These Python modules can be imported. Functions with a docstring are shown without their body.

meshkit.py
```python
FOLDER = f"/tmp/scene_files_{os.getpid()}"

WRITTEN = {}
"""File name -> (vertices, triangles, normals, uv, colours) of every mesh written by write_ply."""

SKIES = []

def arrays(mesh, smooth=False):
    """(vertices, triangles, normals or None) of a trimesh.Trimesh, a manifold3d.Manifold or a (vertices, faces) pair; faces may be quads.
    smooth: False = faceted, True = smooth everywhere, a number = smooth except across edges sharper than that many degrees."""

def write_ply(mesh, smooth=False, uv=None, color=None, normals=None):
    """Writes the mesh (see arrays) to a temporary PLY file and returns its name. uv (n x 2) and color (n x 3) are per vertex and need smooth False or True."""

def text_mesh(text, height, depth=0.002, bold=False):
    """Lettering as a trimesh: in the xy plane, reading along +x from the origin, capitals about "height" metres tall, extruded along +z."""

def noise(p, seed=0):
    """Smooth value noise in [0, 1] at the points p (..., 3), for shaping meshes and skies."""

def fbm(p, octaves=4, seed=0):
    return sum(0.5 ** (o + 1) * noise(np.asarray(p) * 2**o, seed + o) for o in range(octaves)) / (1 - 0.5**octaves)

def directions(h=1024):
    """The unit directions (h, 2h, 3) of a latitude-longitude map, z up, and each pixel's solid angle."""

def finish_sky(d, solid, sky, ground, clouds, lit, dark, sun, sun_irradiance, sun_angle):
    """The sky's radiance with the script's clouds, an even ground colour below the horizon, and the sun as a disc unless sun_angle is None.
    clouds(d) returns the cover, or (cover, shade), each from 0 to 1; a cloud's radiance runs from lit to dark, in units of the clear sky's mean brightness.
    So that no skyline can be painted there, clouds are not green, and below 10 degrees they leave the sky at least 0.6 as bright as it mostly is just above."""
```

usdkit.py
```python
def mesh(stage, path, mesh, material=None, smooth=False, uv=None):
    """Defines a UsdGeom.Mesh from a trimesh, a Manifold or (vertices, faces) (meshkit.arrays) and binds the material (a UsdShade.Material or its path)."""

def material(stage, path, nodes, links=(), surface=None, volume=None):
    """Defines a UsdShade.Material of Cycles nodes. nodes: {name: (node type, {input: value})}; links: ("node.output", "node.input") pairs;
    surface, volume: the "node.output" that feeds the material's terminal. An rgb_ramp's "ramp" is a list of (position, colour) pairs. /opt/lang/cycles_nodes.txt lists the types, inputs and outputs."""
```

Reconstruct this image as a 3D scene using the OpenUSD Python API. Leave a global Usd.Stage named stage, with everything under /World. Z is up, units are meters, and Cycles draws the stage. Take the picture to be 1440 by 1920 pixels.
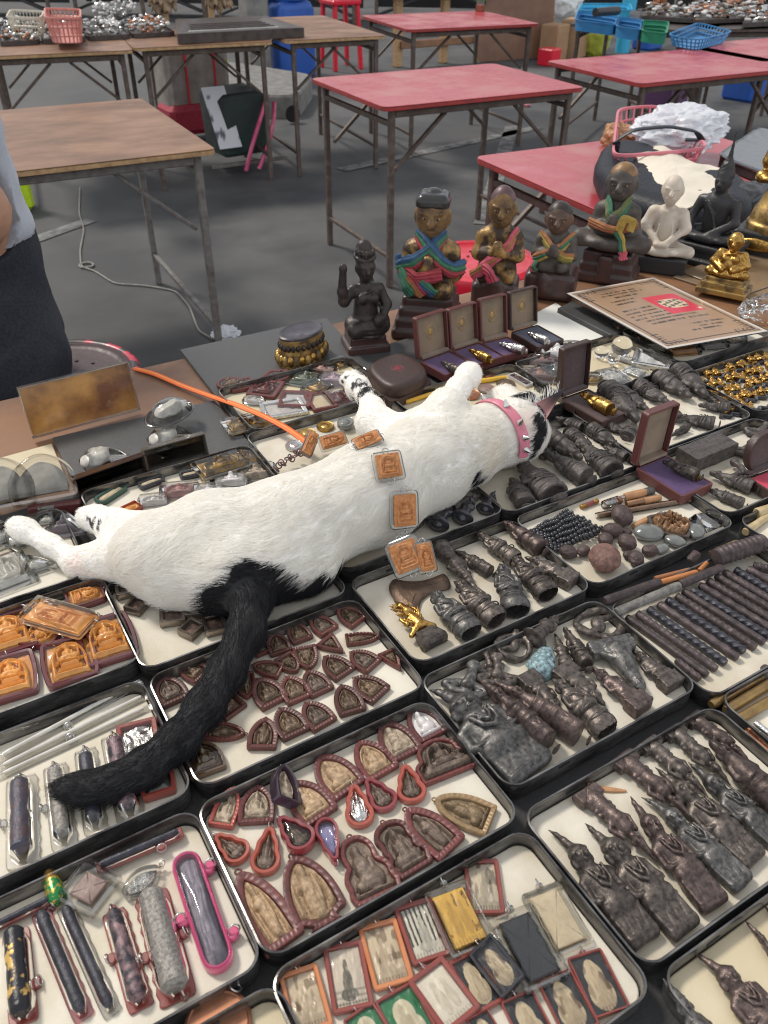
import math, numpy as np, trimesh, usdkit, meshkit, shapely
from pxr import Usd, UsdGeom, UsdLux, UsdShade, Sdf, Gf, Vt

stage = Usd.Stage.CreateInMemory()
UsdGeom.SetStageUpAxis(stage, UsdGeom.Tokens.z)
UsdGeom.SetStageMetersPerUnit(stage, 1.0)
UsdGeom.Xform.Define(stage, '/World'); UsdGeom.Scope.Define(stage, '/World/Looks')

# ---------------------------------------------------------------- camera, sky, sun, exposure
FOC, PITCH, ROLL, YAW = 1560.0, math.radians(36.54), math.radians(-0.536), math.radians(30.99)   # focal length is for a 1440 wide picture
TZ = 0.67                       # top of the stall table
CZ = TZ + 0.022 + 0.57          # camera height
EXPOSURE = 0.78
SUN_DIR = np.array([-0.25, 0.62, 0.80]); SUN_DIR /= np.linalg.norm(SUN_DIR)
cp, sp_, cr, sr = math.cos(PITCH), math.sin(PITCH), math.cos(ROLL), math.sin(ROLL)
_old = lambda v: np.array([math.cos(YAW)*v[0]+math.sin(YAW)*v[1], -math.sin(YAW)*v[0]+math.cos(YAW)*v[1], v[2]])
_f, _r = np.array([0, cp, -sp_]), np.array([1.0, 0, 0]); _d = np.cross(_f, _r)
FWD, RIGHT, DOWN = _old(_f), _old(cr*_r+sr*_d), _old(-sr*_r+cr*_d)
CAM = np.array([0, 0, CZ])
cam = UsdGeom.Camera.Define(stage, '/World/camera')
m4 = np.eye(4); m4[0,:3], m4[1,:3], m4[2,:3], m4[3,:3] = RIGHT, -DOWN, -FWD, CAM
cam.AddTransformOp().Set(Gf.Matrix4d(m4.tolist()))
cam.CreateHorizontalApertureAttr(27.0); cam.CreateVerticalApertureAttr(36.0); cam.CreateFocalLengthAttr(27.0*FOC/1440)
cam.CreateClippingRangeAttr(Gf.Vec2f(0.02, 500)); cam.CreateExposureAttr(EXPOSURE)
cam.CreateFStopAttr(13.0); cam.CreateFocusDistanceAttr(0.92)

el, az = math.asin(SUN_DIR[2]), math.atan2(SUN_DIR[0], SUN_DIR[1])
dome = UsdLux.DomeLight.Define(stage, '/World/sky')
dome.GetPrim().SetCustomDataByKey('kind', 'structure')
skym = usdkit.material(stage, '/World/Looks/sky_overcast', {
    's': ('sky_texture', {'sky_type': 'single_scattering', 'sun_disc': False, 'sun_elevation': el, 'sun_rotation': az}),
    'tc': ('texture_coordinate', {}), 'n': ('noise_texture', {'scale': 2.2, 'detail': 5.0}),
    'r': ('rgb_ramp', {'ramp': [(0.25, (3.2, 3.35, 3.6)), (0.75, (8.2, 8.1, 7.9))]}),
    'm': ('mix_color', {'fac': 0.8}), 'b': ('background_shader', {'strength': 0.096})},
    [('tc.generated', 'n.vector'), ('n.fac', 'r.fac'), ('s.color', 'm.a'), ('r.color', 'm.b'), ('m.result', 'b.color')], surface='b.background')
UsdShade.MaterialBindingAPI.Apply(dome.GetPrim()).Bind(skym)
sun = UsdLux.DistantLight.Define(stage, '/World/sun')
sun.CreateIntensityAttr(0.40); sun.CreateAngleAttr(11.0); sun.CreateNormalizeAttr(True); sun.CreateColorAttr(Gf.Vec3f(1.0, 0.93, 0.83))
zz = SUN_DIR; xx = np.cross([0, 0, 1.0], zz); xx /= np.linalg.norm(xx); yy = np.cross(zz, xx)
m4 = np.eye(4); m4[0,:3], m4[1,:3], m4[2,:3] = xx, yy, zz
sun.AddTransformOp().Set(Gf.Matrix4d(m4.tolist()))

# ---------------------------------------------------------------- measuring helpers
def ray(px, py):
    return FWD + RIGHT*((px-720)/FOC) + DOWN*((py-960)/FOC)
def P(px, py, z):               # the point of height z seen at that place of the photograph
    d = ray(px, py); return CAM + d*((z-CZ)/d[2])
def PB(px, py, b):              # the point on the vertical plane y = b
    d = ray(px, py); return CAM + d*(b/d[1])
def PX(p):                      # where a point shows in the photograph
    v = np.asarray(p)-CAM; w = v@FWD; return np.array([720+FOC*(v@RIGHT)/w, 960+FOC*(v@DOWN)/w])
ZM = dict(A=(0,660,2.769), B=(400,660,2.1818), C=(0,1060,3), D=(0,1480,3), E=(260,1080,2.571), F=(360,1400,2.4), G=(480,1580,1.946), H=(660,900,3), I=(780,1120,2.667),
          J=(960,1320,3), K=(960,880,3), L=(1140,1240,2.8235), M=(560,660,2.769), N=(0,480,3), O=(480,400,3), Q=(960,560,3), R=(0,0,2), S=(720,0,2),
          U=(860,680,6.545), V=(1040,500,3.6), W=(1200,660,5.054), X=(0,0,1))
def zp(k, x, y):
    a, b, s = ZM[k]; return a+x/s, b+y/s

# ---------------------------------------------------------------- scene writing
used = {}
def numbered(path):
    n = used.get(path, -1)+1; used[path] = n
    return path if n == 0 else f'{path}_{n:03d}'
def tag(prim, label=None, cat=None, group=None, kind=None):
    prim = prim.GetPrim() if hasattr(prim, 'GetPrim') else prim
    for k, v in (('label', label), ('category', cat), ('group', group), ('kind', kind)):
        if v: prim.SetCustomDataByKey(k, v)
    return prim
class Thing:
    def __init__(self, name, label, cat, loc=(0,0,0), rz=0, group=None, kind=None):
        self.loc, self.rz = np.asarray(loc, float), rz
        self.path = numbered('/World/'+name)
        x = UsdGeom.Xform.Define(stage, self.path); x.AddTranslateOp().Set(Gf.Vec3d(*map(float, loc))); x.AddRotateZOp().Set(math.degrees(rz))
        tag(x, label, cat, group, kind)
    def local(self, v):
        c, s = math.cos(self.rz), math.sin(self.rz); w = np.asarray(v)-self.loc
        return np.stack([c*w[:,0]+s*w[:,1], -s*w[:,0]+c*w[:,1], w[:,2]], 1)
    def part(self, name, mesh, mat, smooth=40, under=None, label=None, kind=None, col=None):   # mesh in world coordinates
        v, f = vf(mesh); path = numbered((under or self.path)+'/'+name)
        m = put(path, self.local(v), f, mat, smooth, col); tag(m, label=label, kind=kind)
        return path
def vf(mesh):
    if isinstance(mesh, trimesh.Trimesh): return np.array(mesh.vertices), np.array(mesh.faces)
    return np.asarray(mesh[0], float), np.asarray(mesh[1], int)
def put(path, v, f, mat, smooth, col=None):
    if col is not None: smooth = True if smooth else False
    m = usdkit.mesh(stage, path, (v, f), mat, smooth=smooth)
    if col is not None:
        UsdGeom.PrimvarsAPI(m).CreatePrimvar('tint', Sdf.ValueTypeNames.Color3fArray, 'vertex').Set(Vt.Vec3fArray.FromNumpy(np.asarray(col, np.float32)))
    return m
def single(name, mesh, mat, label=None, cat=None, group=None, kind=None, smooth=40, col=None):
    v, f = vf(mesh); m = put(numbered('/World/'+name), v, f, mat, smooth, col); return tag(m, label, cat, group, kind)
def copy_of(src, name, label, cat, loc, rz=0, group=None):
    p = numbered('/World/'+name); x = UsdGeom.Xform.Define(stage, p)
    x.AddTranslateOp().Set(Gf.Vec3d(*map(float, loc))); x.AddRotateZOp().Set(math.degrees(rz))
    x.GetPrim().GetReferences().AddInternalReference(src); x.GetPrim().SetInstanceable(True)
    tag(x, label, cat, group); return x

# ---------------------------------------------------------------- materials
def srgb(r, g, b):
    return tuple(((c/255)/12.92 if c/255 <= 0.04045 else ((c/255+0.055)/1.055)**2.4) for c in (r, g, b))
_m = {}
def mat(name, c1, c2=None, rough=0.5, metal=0.0, ns=60.0, bump=0.0, bs=None, coat=0.0, detail=4.0, spread=(0.35, 0.65), rv=0.12, spec=0.5, vary=0.0, kind='noise', stretch=None, sss=0.0, trans=0.0, emit=None, sheen=0.0, bd=0.002):
    if name in _m: return _m[name]
    c2 = c2 or tuple(x*0.8 for x in c1)
    n = {'tc': ('texture_coordinate', {}), 'mp': ('mapping', {'scale': stretch or (1, 1, 1)}),
         'n': ('noise_texture', {'scale': ns, 'detail': detail, 'roughness': 0.6}) if kind == 'noise' else ('voronoi_texture', {'scale': ns}),
         'r': ('rgb_ramp', {'ramp': [(spread[0], c1), (spread[1], c2)]}),
         'rr': ('map_range', {'from_min': 0.3, 'from_max': 0.7, 'to_min': max(rough-rv, 0.02), 'to_max': min(rough+rv, 1.0)}),
         'p': ('principled_bsdf', {'metallic': metal, 'coat_weight': coat, 'specular_ior_level': spec, 'sheen_weight': sheen})}
    ln = [('tc.object', 'mp.vector'), ('mp.vector', 'n.vector'), ('n.fac' if kind == 'noise' else 'n.distance', 'r.fac'), ('n.fac' if kind == 'noise' else 'n.distance', 'rr.value'), ('rr.result', 'p.roughness')]
    out = 'r.color'
    if vary:
        n['oi'] = ('object_info', {}); n['vr'] = ('map_range', {'to_min': 1-vary, 'to_max': 1+vary}); n['h'] = ('hsv', {'hue': 0.5, 'saturation': 1.0, 'fac': 1.0})
        ln += [('oi.random', 'vr.value'), ('vr.result', 'h.value'), (out, 'h.color')]; out = 'h.color'
    ln.append((out, 'p.base_color'))
    if bump:
        n['b'] = ('bump', {'strength': bump, 'distance': bd}); n['n2'] = ('noise_texture', {'scale': bs or ns*3, 'detail': 5.0, 'roughness': 0.65})
        ln += [('mp.vector', 'n2.vector'), ('n2.fac', 'b.height'), ('b.normal', 'p.normal')]
    if emit: n['p'][1].update(emission_color=c1, emission_strength=emit)
    if trans: n['p'][1].update(transmission_weight=trans)
    if sss: n['p'][1].update(subsurface_weight=sss, subsurface_scale=0.004)
    _m[name] = usdkit.material(stage, '/World/Looks/'+name, n, ln, surface='p.BSDF'); return _m[name]
def pane(name, tint, ior=1.45, add=0.03, rough=0.04):
    if name in _m: return _m[name]
    _m[name] = usdkit.material(stage, '/World/Looks/'+name, {'f': ('fresnel', {'IOR': ior}), 'a': ('math', {'math_type': 'add', 'value2': add, 'use_clamp': True}), 't': ('transparent_bsdf', {'color': tint}),
        'g': ('glossy_bsdf', {'color': (0.95, 0.95, 0.95), 'roughness': rough}), 'm': ('mix_closure', {})},
        [('f.fac', 'a.value1'), ('a.value', 'm.fac'), ('t.BSDF', 'm.closure1'), ('g.BSDF', 'm.closure2')], surface='m.closure')
    return _m[name]
def tinted(name, rough=0.6, bump=0.0, bs=300.0, metal=0.0, coat=0.0, grain=0.15, ns=900.0):     # colour from the mesh's own print
    if name in _m: return _m[name]
    n = {'a': ('attribute', {'attribute': 'tint'}), 'tc': ('texture_coordinate', {}), 'n': ('noise_texture', {'scale': ns, 'detail': 3.0}), 'vr': ('map_range', {'from_min': 0.3, 'from_max': 0.7, 'to_min': 1-grain, 'to_max': 1+grain}),
         'h': ('hsv', {'hue': 0.5, 'saturation': 1.0, 'fac': 1.0}), 'p': ('principled_bsdf', {'roughness': rough, 'metallic': metal, 'coat_weight': coat})}
    ln = [('tc.object', 'n.vector'), ('n.fac', 'vr.value'), ('vr.result', 'h.value'), ('a.color', 'h.color'), ('h.color', 'p.base_color')]
    if bump:
        n['b'] = ('bump', {'strength': bump, 'distance': 0.001}); n['n2'] = ('noise_texture', {'scale': bs, 'detail': 5.0}); ln += [('tc.object', 'n2.vector'), ('n2.fac', 'b.height'), ('b.normal', 'p.normal')]
    _m[name] = usdkit.material(stage, '/World/Looks/'+name, n, ln, surface='p.BSDF'); return _m[name]

# ---------------------------------------------------------------- shapes
def cat_(*ms):
    vs, fs, n = [], [], 0
    for m in ms:
        v, f = vf(m); vs.append(v); fs.append(f+n); n += len(v)
    return np.vstack(vs), np.vstack(fs)
def xf(mesh, M):
    v, f = vf(mesh); return v@M[:3,:3].T+M[:3,3], f
def at(o, y=(0,1,0), up=(0,0,1), s=1.0):      # frame at o: y axis along y, z as near to up as can be
    y = np.asarray(y, float); y = y/np.linalg.norm(y); x = np.cross(y, up); x /= np.linalg.norm(x); z = np.cross(x, y)
    M = np.eye(4); M[:3,0], M[:3,1], M[:3,2], M[:3,3] = x*s, y*s, z*s, o; return M
def rotm(ax, a):
    ax = np.asarray(ax, float); ax /= np.linalg.norm(ax); return trimesh.transformations.rotation_matrix(a, ax)
def bx(x0, x1, y0, y1, z0, z1, c=0.0):          # box with chamfered edges
    if c <= 0:
        m = trimesh.creation.box([x1-x0, y1-y0, z1-z0]); m.apply_translation([(x0+x1)/2, (y0+y1)/2, (z0+z1)/2]); return vf(m)
    o = np.array([[x0, y0+c], [x0+c, y0], [x1-c, y0], [x1, y0+c], [x1, y1-c], [x1-c, y1], [x0+c, y1], [x0, y1-c]])
    return loft(o, [(c, z0), (0, z0+c), (0, z1-c), (c, z1)])
def normals2(o):
    e = np.roll(o, -1, 0)-o; e /= np.linalg.norm(e, axis=1, keepdims=True)+1e-12; n = np.stack([e[:,1], -e[:,0]], 1)
    m = n+np.roll(n, 1, 0); m /= np.linalg.norm(m, axis=1, keepdims=True)+1e-9; k = np.clip((m*n).sum(1), 0.5, 1); return m/k[:, None]
def inset(o, d, nn=None):        # o drawn in by d, point for point, without crossing itself in tight corners
    o = np.asarray(o, float)
    if d > 1e-6:
        g = shapely.Polygon(o).buffer(0).buffer(-d, join_style='mitre', mitre_limit=3.0); g = max(getattr(g, 'geoms', [g]), key=lambda q: q.area)
        if not g.is_empty and g.area > 0: r = g.exterior; return shapely.get_coordinates(shapely.line_interpolate_point(r, shapely.line_locate_point(r, shapely.points(o))))
    return o-(normals2(o) if nn is None else nn)*d
def loft(o, rings, cap0=True, cap1=True, zmod=None):   # o counter-clockwise; rings of (inset, z)
    o = np.asarray(o, float); N = len(o); nn = normals2(o); vs = []
    for i, (ins, z) in enumerate(rings):
        p = o-nn*ins if ins < 8e-4 else inset(o, ins, nn); zz = np.full(N, z, float)
        if zmod is not None and i in zmod: zz = zz+zmod[i]
        vs.append(np.column_stack([p, zz]))
    v = np.vstack(vs); i = np.arange(N); j = (i+1) % N; fs = []
    for k in range(len(rings)-1):
        a, b = k*N, (k+1)*N; fs += [np.stack([a+i, a+j, b+j], 1), np.stack([a+i, b+j, b+i], 1)]
    for on, q, flip in ((cap0, vs[0], True), (cap1, vs[-1], False)):          # the caps have their own vertices, so they shade flat
        if on: b = len(v); v = np.vstack([v, q, np.append(q[:, :2].mean(0), q[:, 2].mean())]); fs.append(np.stack([b+j, b+i, np.full(N, b+N)], 1) if flip else np.stack([b+i, b+j, np.full(N, b+N)], 1))
    return v, np.vstack(fs)
def rrect(x0, x1, y0, y1, r, n=4):
    o = []
    for cx, cy, a0 in ((x1-r, y0+r, -90), (x1-r, y1-r, 0), (x0+r, y1-r, 90), (x0+r, y0+r, 180)):
        for k in range(n+1):
            a = math.radians(a0+90*k/n); o.append((cx+r*math.cos(a), cy+r*math.sin(a)))
    return np.array(o)
def tube(pts, r, n=8, caps=True):
    p = np.asarray(pts, float); t = np.gradient(p, axis=0); t /= np.linalg.norm(t, axis=1, keepdims=True)+1e-12
    a = np.zeros_like(p); ref = np.array([0, 0, 1.0]) if abs(t[0, 2]) < 0.9 else np.array([1.0, 0, 0])
    for k in range(len(p)):
        x = ref-t[k]*(ref@t[k]); x /= np.linalg.norm(x)+1e-12; a[k] = x; ref = x
    b = np.cross(t, a); ang = np.arange(n)*2*np.pi/n; rr = np.broadcast_to(r, (len(p),)).reshape(-1, 1, 1)
    v = (p[:, None]+rr*(np.cos(ang)[None, :, None]*a[:, None]+np.sin(ang)[None, :, None]*b[:, None])).reshape(-1, 3); fs = []
    i, j = np.meshgrid(np.arange(len(p)-1), np.arange(n), indexing='ij'); q = [i*n+j, i*n+(j+1) % n, (i+1)*n+(j+1) % n, (i+1)*n+j]; q = [x.ravel() for x in q]
    fs += [np.stack([q[0], q[1], q[2]], 1), np.stack([q[0], q[2], q[3]], 1)]
    if caps:
        v = np.vstack([v, p[0], p[-1]]); k = np.arange(n); L = (len(p)-1)*n
        fs += [np.stack([(k+1) % n, k, np.full(n, len(v)-2)], 1), np.stack([L+k, L+(k+1) % n, np.full(n, len(v)-1)], 1)]
    return v, np.vstack(fs)
def bar(a, b, w, h=None, c=0.0):                # square bar from a to b
    a, b = np.asarray(a, float), np.asarray(b, float); h = h or w; L = np.linalg.norm(b-a); up = (0, 0, 1) if abs((b-a)[2]) < 0.95*L else (1, 0, 0)
    return xf(bx(-w/2, w/2, 0, L, -h/2, h/2, c or w*0.12), at(a, b-a, up))
def ring(R, r, n=20, k=8):
    t = np.linspace(0, 2*np.pi, n, endpoint=False); s = np.linspace(0, 2*np.pi, k, endpoint=False); T, S = np.meshgrid(t, s, indexing='ij')
    v = np.stack([(R+r*np.cos(S))*np.cos(T), (R+r*np.cos(S))*np.sin(T), r*np.sin(S)], -1).reshape(-1, 3)
    i, j = np.meshgrid(np.arange(n), np.arange(k), indexing='ij'); q = [(i*k+j).ravel(), (((i+1) % n)*k+j).ravel(), (((i+1) % n)*k+(j+1) % k).ravel(), (i*k+(j+1) % k).ravel()]
    return v, np.vstack([np.stack([q[0], q[1], q[2]], 1), np.stack([q[0], q[2], q[3]], 1)])
def lathe(prof, n=24, sx=1.0, sy=1.0):          # profile of (radius, z) upwards
    a = np.arange(n)*2*np.pi/n; o = np.stack([np.cos(a)*sx, np.sin(a)*sy], 1); N = n; v = np.vstack([np.column_stack([o*r, np.full(n, z)]) for r, z in prof]); fs = []
    i = np.arange(N); j = (i+1) % N
    for k in range(len(prof)-1):
        p, q = k*N, (k+1)*N; fs += [np.stack([p+i, p+j, q+j], 1), np.stack([p+i, q+j, q+i], 1)]
    v = np.vstack([v, [0, 0, prof[0][1]], [0, 0, prof[-1][1]]]); L = (len(prof)-1)*N
    fs += [np.stack([j, i, np.full(N, len(v)-2)], 1), np.stack([L+i, L+j, np.full(N, len(v)-1)], 1)]
    return v, np.vstack(fs)
def ball(c, r, sub=2):
    m = trimesh.creation.icosphere(sub); return np.array(m.vertices)*np.asarray(r)+np.asarray(c), np.array(m.faces)
def rumple(mesh, amp, scale, seed=0):
    v, f = vf(mesh); d = np.stack([meshkit.fbm(v*scale+17*k, 3, seed+k) for k in range(3)], 1)-0.5; return v+d*2*amp, f

# ---------------------------------------------------------------- signed distance modelling (surface nets)
class S:
    def __init__(self, k=0.02): self.k, self.it, self.lo, self.hi = k, [], np.full(3, 1e9), np.full(3, -1e9)
    def grow(self, *ps):
        for p, r in ps: self.lo = np.minimum(self.lo, np.asarray(p)-r); self.hi = np.maximum(self.hi, np.asarray(p)+r)
    def e(self, c, r, R=None, k=None, op=1):
        c, r = np.asarray(c, float), np.broadcast_to(np.asarray(r, float), (3,)).copy()
        if op == 1: self.grow((c, r.max()))
        def f(p):
            q = p-c
            if R is not None: q = q@R
            a = np.linalg.norm(q/r, axis=1); return a*(a-1)/(np.linalg.norm(q/(r*r), axis=1)+1e-9)
        self.it.append((f, self.k if k is None else k, op)); return self
    def c(self, a, b, ra, rb=None, k=None, op=1, sq=(1, 1, 1)):
        a, b, sq = np.asarray(a, float), np.asarray(b, float), np.asarray(sq, float); rb = ra if rb is None else rb
        if op == 1: self.grow((a, ra/sq.min()), (b, rb/sq.min()))
        def f(p):
            q = (p-a)*sq; d = (b-a)*sq; h = np.clip(q@d/(d@d+1e-12), 0, 1); return np.linalg.norm(q-h[:, None]*d, axis=1)-(ra+(rb-ra)*h)
        self.it.append((f, self.k if k is None else k, op)); return self
    def chain(self, pts, rs, k=None):
        for i in range(len(pts)-1): self.c(pts[i], pts[i+1], rs[i], rs[i+1], k)
        return self
    def b(self, c, h, r=0.01, R=None, k=None, op=1, taper=0.0):     # box; taper narrows x, y with z
        c, h = np.asarray(c, float), np.asarray(h, float)
        if op == 1: self.grow((c, np.linalg.norm(h)))
        def f(p):
            q = p-c
            if R is not None: q = q@R
            if taper: q = q.copy(); s = 1-taper*q[:, 2]/h[2]; q[:, 0] /= s; q[:, 1] /= s
            d = np.abs(q)-(h-r); return np.linalg.norm(np.maximum(d, 0), axis=1)+np.minimum(d.max(1), 0)-r
        self.it.append((f, self.k if k is None else k, op)); return self
    def t(self, c, Rr, r, n=(0, 0, 1), sx=1.0, k=None, op=1):       # ring
        c, n = np.asarray(c, float), np.asarray(n, float); n = n/np.linalg.norm(n)
        if op == 1: self.grow((c, Rr+r))
        def f(p):
            q = p-c; h = q@n; w = q-h[:, None]*n; return np.hypot(np.linalg.norm(w, axis=1)-Rr, h)-r
        self.it.append((f, self.k if k is None else k, op)); return self
    def __call__(self, p):
        d = np.full(len(p), 1e3)
        for f, k, op in self.it:
            g = f(p)
            if op == 1:
                if k > 0: h = np.maximum(k-np.abs(d-g), 0)/k; d = np.minimum(d, g)-h*h*k*0.25
                else: d = np.minimum(d, g)
            else:
                kk = max(k*0.5, 1e-6); h = np.maximum(kk-np.abs(d+g), 0)/kk; d = np.maximum(d, -g)+h*h*kk*0.25
        return d
    def mesh(self, res, pad=0.04, fn=None, lo=None, hi=None, relax=1):
        pad = max(pad, 2.5*res); lo = self.lo-pad if lo is None else np.asarray(lo); hi = self.hi+pad if hi is None else np.asarray(hi)
        B = 4; nb = np.ceil(((hi-lo)/res+1)/B).astype(int); n = nb*B
        val = lambda p: (lambda d: d if fn is None else fn(p, d))(self(p))
        gc = np.stack(np.meshgrid(*[lo[k]+res*(B*np.arange(nb[k])+(B-1)/2) for k in range(3)], indexing='ij'), -1).reshape(-1, 3); dc = val(gc)     # coarse blocks first
        D = np.repeat(np.repeat(np.repeat(dc.reshape(nb), B, 0), B, 1), B, 2); act = np.argwhere((np.abs(dc) < B*res*2.0).reshape(nb)); off = np.array(list(np.ndindex(B, B, B)))
        for i in range(0, len(act), 3000):
            ix = (act[i:i+3000, None]*B+off[None]).reshape(-1, 3); D[tuple(ix.T)] = val(lo+res*ix)
        d = D
        return nets(d.reshape(n), lo, res, relax)
def nets(D, lo, res, relax=1):
    n = np.array(D.shape); neg = D < 0
    cnt = np.zeros(n-1, np.int8); acc = np.zeros((*(n-1), 3)); num = np.zeros(n-1)
    for i, j, k in np.ndindex(2, 2, 2): cnt += neg[i:n[0]-1+i, j:n[1]-1+j, k:n[2]-1+k]
    act = (cnt > 0) & (cnt < 8)
    cor = {c: D[c[0]:n[0]-1+c[0], c[1]:n[1]-1+c[1], c[2]:n[2]-1+c[2]] for c in np.ndindex(2, 2, 2)}
    for c in np.ndindex(2, 2, 2):
        for ax in range(3):
            if c[ax]: continue
            e = list(c); e[ax] = 1; a, b = cor[c], cor[tuple(e)]; cross = ((a < 0) != (b < 0)) & act
            if not cross.any(): continue
            t = a[cross]/(a[cross]-b[cross]); w = np.array(c, float)[None].repeat(len(t), 0); w[:, ax] += t; acc[cross] += w; num[cross] += 1
    idx = -np.ones(n-1, int); idx[act] = np.arange(act.sum()); cell = np.argwhere(act); v = lo+res*(cell+acc[act]/num[act][:, None]); fs = []
    for ax in range(3):
        o = [1, 1, 1]; o[ax] = 0; sl0 = [slice(1, n[k]-1) if k != ax else slice(0, n[k]-1) for k in range(3)]; sl1 = list(sl0); sl1[ax] = slice(1, n[ax])
        a, b = neg[tuple(sl0)], neg[tuple(sl1)]; w = np.argwhere(a != b)
        if not len(w): continue
        fl = a[tuple(w.T)]; base = w+np.array([1 if k != ax else 0 for k in range(3)]); u1, u2 = (ax+1) % 3, (ax+2) % 3; e1, e2 = np.eye(3, dtype=int)[u1], np.eye(3, dtype=int)[u2]
        q = [idx[tuple((base-s).T)] for s in (e1+e2, e2, 0*e1, e1)]
        for tri in ((0, 1, 2), (0, 2, 3)):
            t = np.stack([q[k] for k in tri], 1); t[~fl] = t[~fl][:, ::-1]; fs.append(t)
    f = np.vstack(fs); f = f[(f >= 0).all(1)]
    for _ in range(relax):
        s, c = np.zeros_like(v), np.zeros(len(v))
        for a, b in ((0, 1), (1, 2), (2, 0)):
            np.add.at(s, f[:, a], v[f[:, b]]); np.add.at(c, f[:, a], 1); np.add.at(s, f[:, b], v[f[:, a]]); np.add.at(c, f[:, b], 1)
        v = v*0.5+0.5*s/np.maximum(c, 1)[:, None]
    return v, f
# ---------------------------------------------------------------- materials in use
M_ASPH = mat('asphalt', (0.034, 0.035, 0.038), (0.096, 0.096, 0.096), rough=0.74, ns=2.1, bump=0.4, bs=200, detail=12, rv=0.2, spread=(0.38, 0.66))
M_LINE = mat('worn_road_paint', (0.19, 0.19, 0.185), (0.095, 0.094, 0.092), rough=0.8, ns=16, spread=(0.42, 0.58), detail=8)
M_CONC = mat('concrete', (0.20, 0.195, 0.18), (0.13, 0.125, 0.12), rough=0.85, ns=14, bump=0.3)
M_WOOD = mat('brown_plywood', (0.25, 0.125, 0.062), (0.130, 0.066, 0.038), rough=0.5, ns=5, stretch=(1, 1.7, 1), bump=0.12, bs=120, detail=8, rv=0.15)
M_WOODE = mat('raw_plywood_edge', (0.46, 0.30, 0.15), (0.30, 0.18, 0.09), rough=0.7, ns=60)
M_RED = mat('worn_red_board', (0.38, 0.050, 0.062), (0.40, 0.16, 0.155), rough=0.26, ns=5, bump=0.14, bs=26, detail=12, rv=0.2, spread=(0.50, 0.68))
M_REDE = mat('red_edge', (0.33, 0.04, 0.035), (0.22, 0.03, 0.03), rough=0.45, ns=40)
M_IRON = mat('painted_angle_iron', (0.085, 0.06, 0.05), (0.16, 0.13, 0.11), rough=0.55, ns=35, metal=0.3, bump=0.2, spread=(0.45, 0.75))
M_IRONG = mat('grey_steel', (0.20, 0.19, 0.18), (0.12, 0.10, 0.09), rough=0.5, ns=35, metal=0.4, spread=(0.4, 0.7))
M_DARKWOOD = mat('dark_wood', (0.03, 0.024, 0.022), (0.06, 0.045, 0.04), rough=0.45, ns=25, stretch=(1, 8, 1), bump=0.15)
M_TIN = mat('worn_tin', (0.075, 0.070, 0.068), (0.36, 0.35, 0.335), rough=0.24, metal=0.9, ns=26, stretch=(1, 1, 3), detail=8, spread=(0.35, 0.8), rv=0.14, bump=0.06, bs=90)
M_SLOT = mat('dark_slot', (0.01, 0.01, 0.01), rough=0.6)
M_FOAM = mat('cream_foam', (0.50, 0.445, 0.34), (0.65, 0.61, 0.52), rough=0.62, ns=14, bump=0.35, bs=700, vary=0.05, bd=0.0008)
M_FOAMY = mat('yellowed_foam', (0.50, 0.42, 0.27), (0.58, 0.51, 0.36), rough=0.62, ns=9, bump=0.35, bs=700, bd=0.0008)
M_GREYF = mat('grey_sparkle_foam', (0.040, 0.040, 0.041), (0.095, 0.095, 0.095), rough=0.55, ns=700, bump=0.4, bs=1400, spread=(0.4, 0.7), bd=0.0006)
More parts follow.
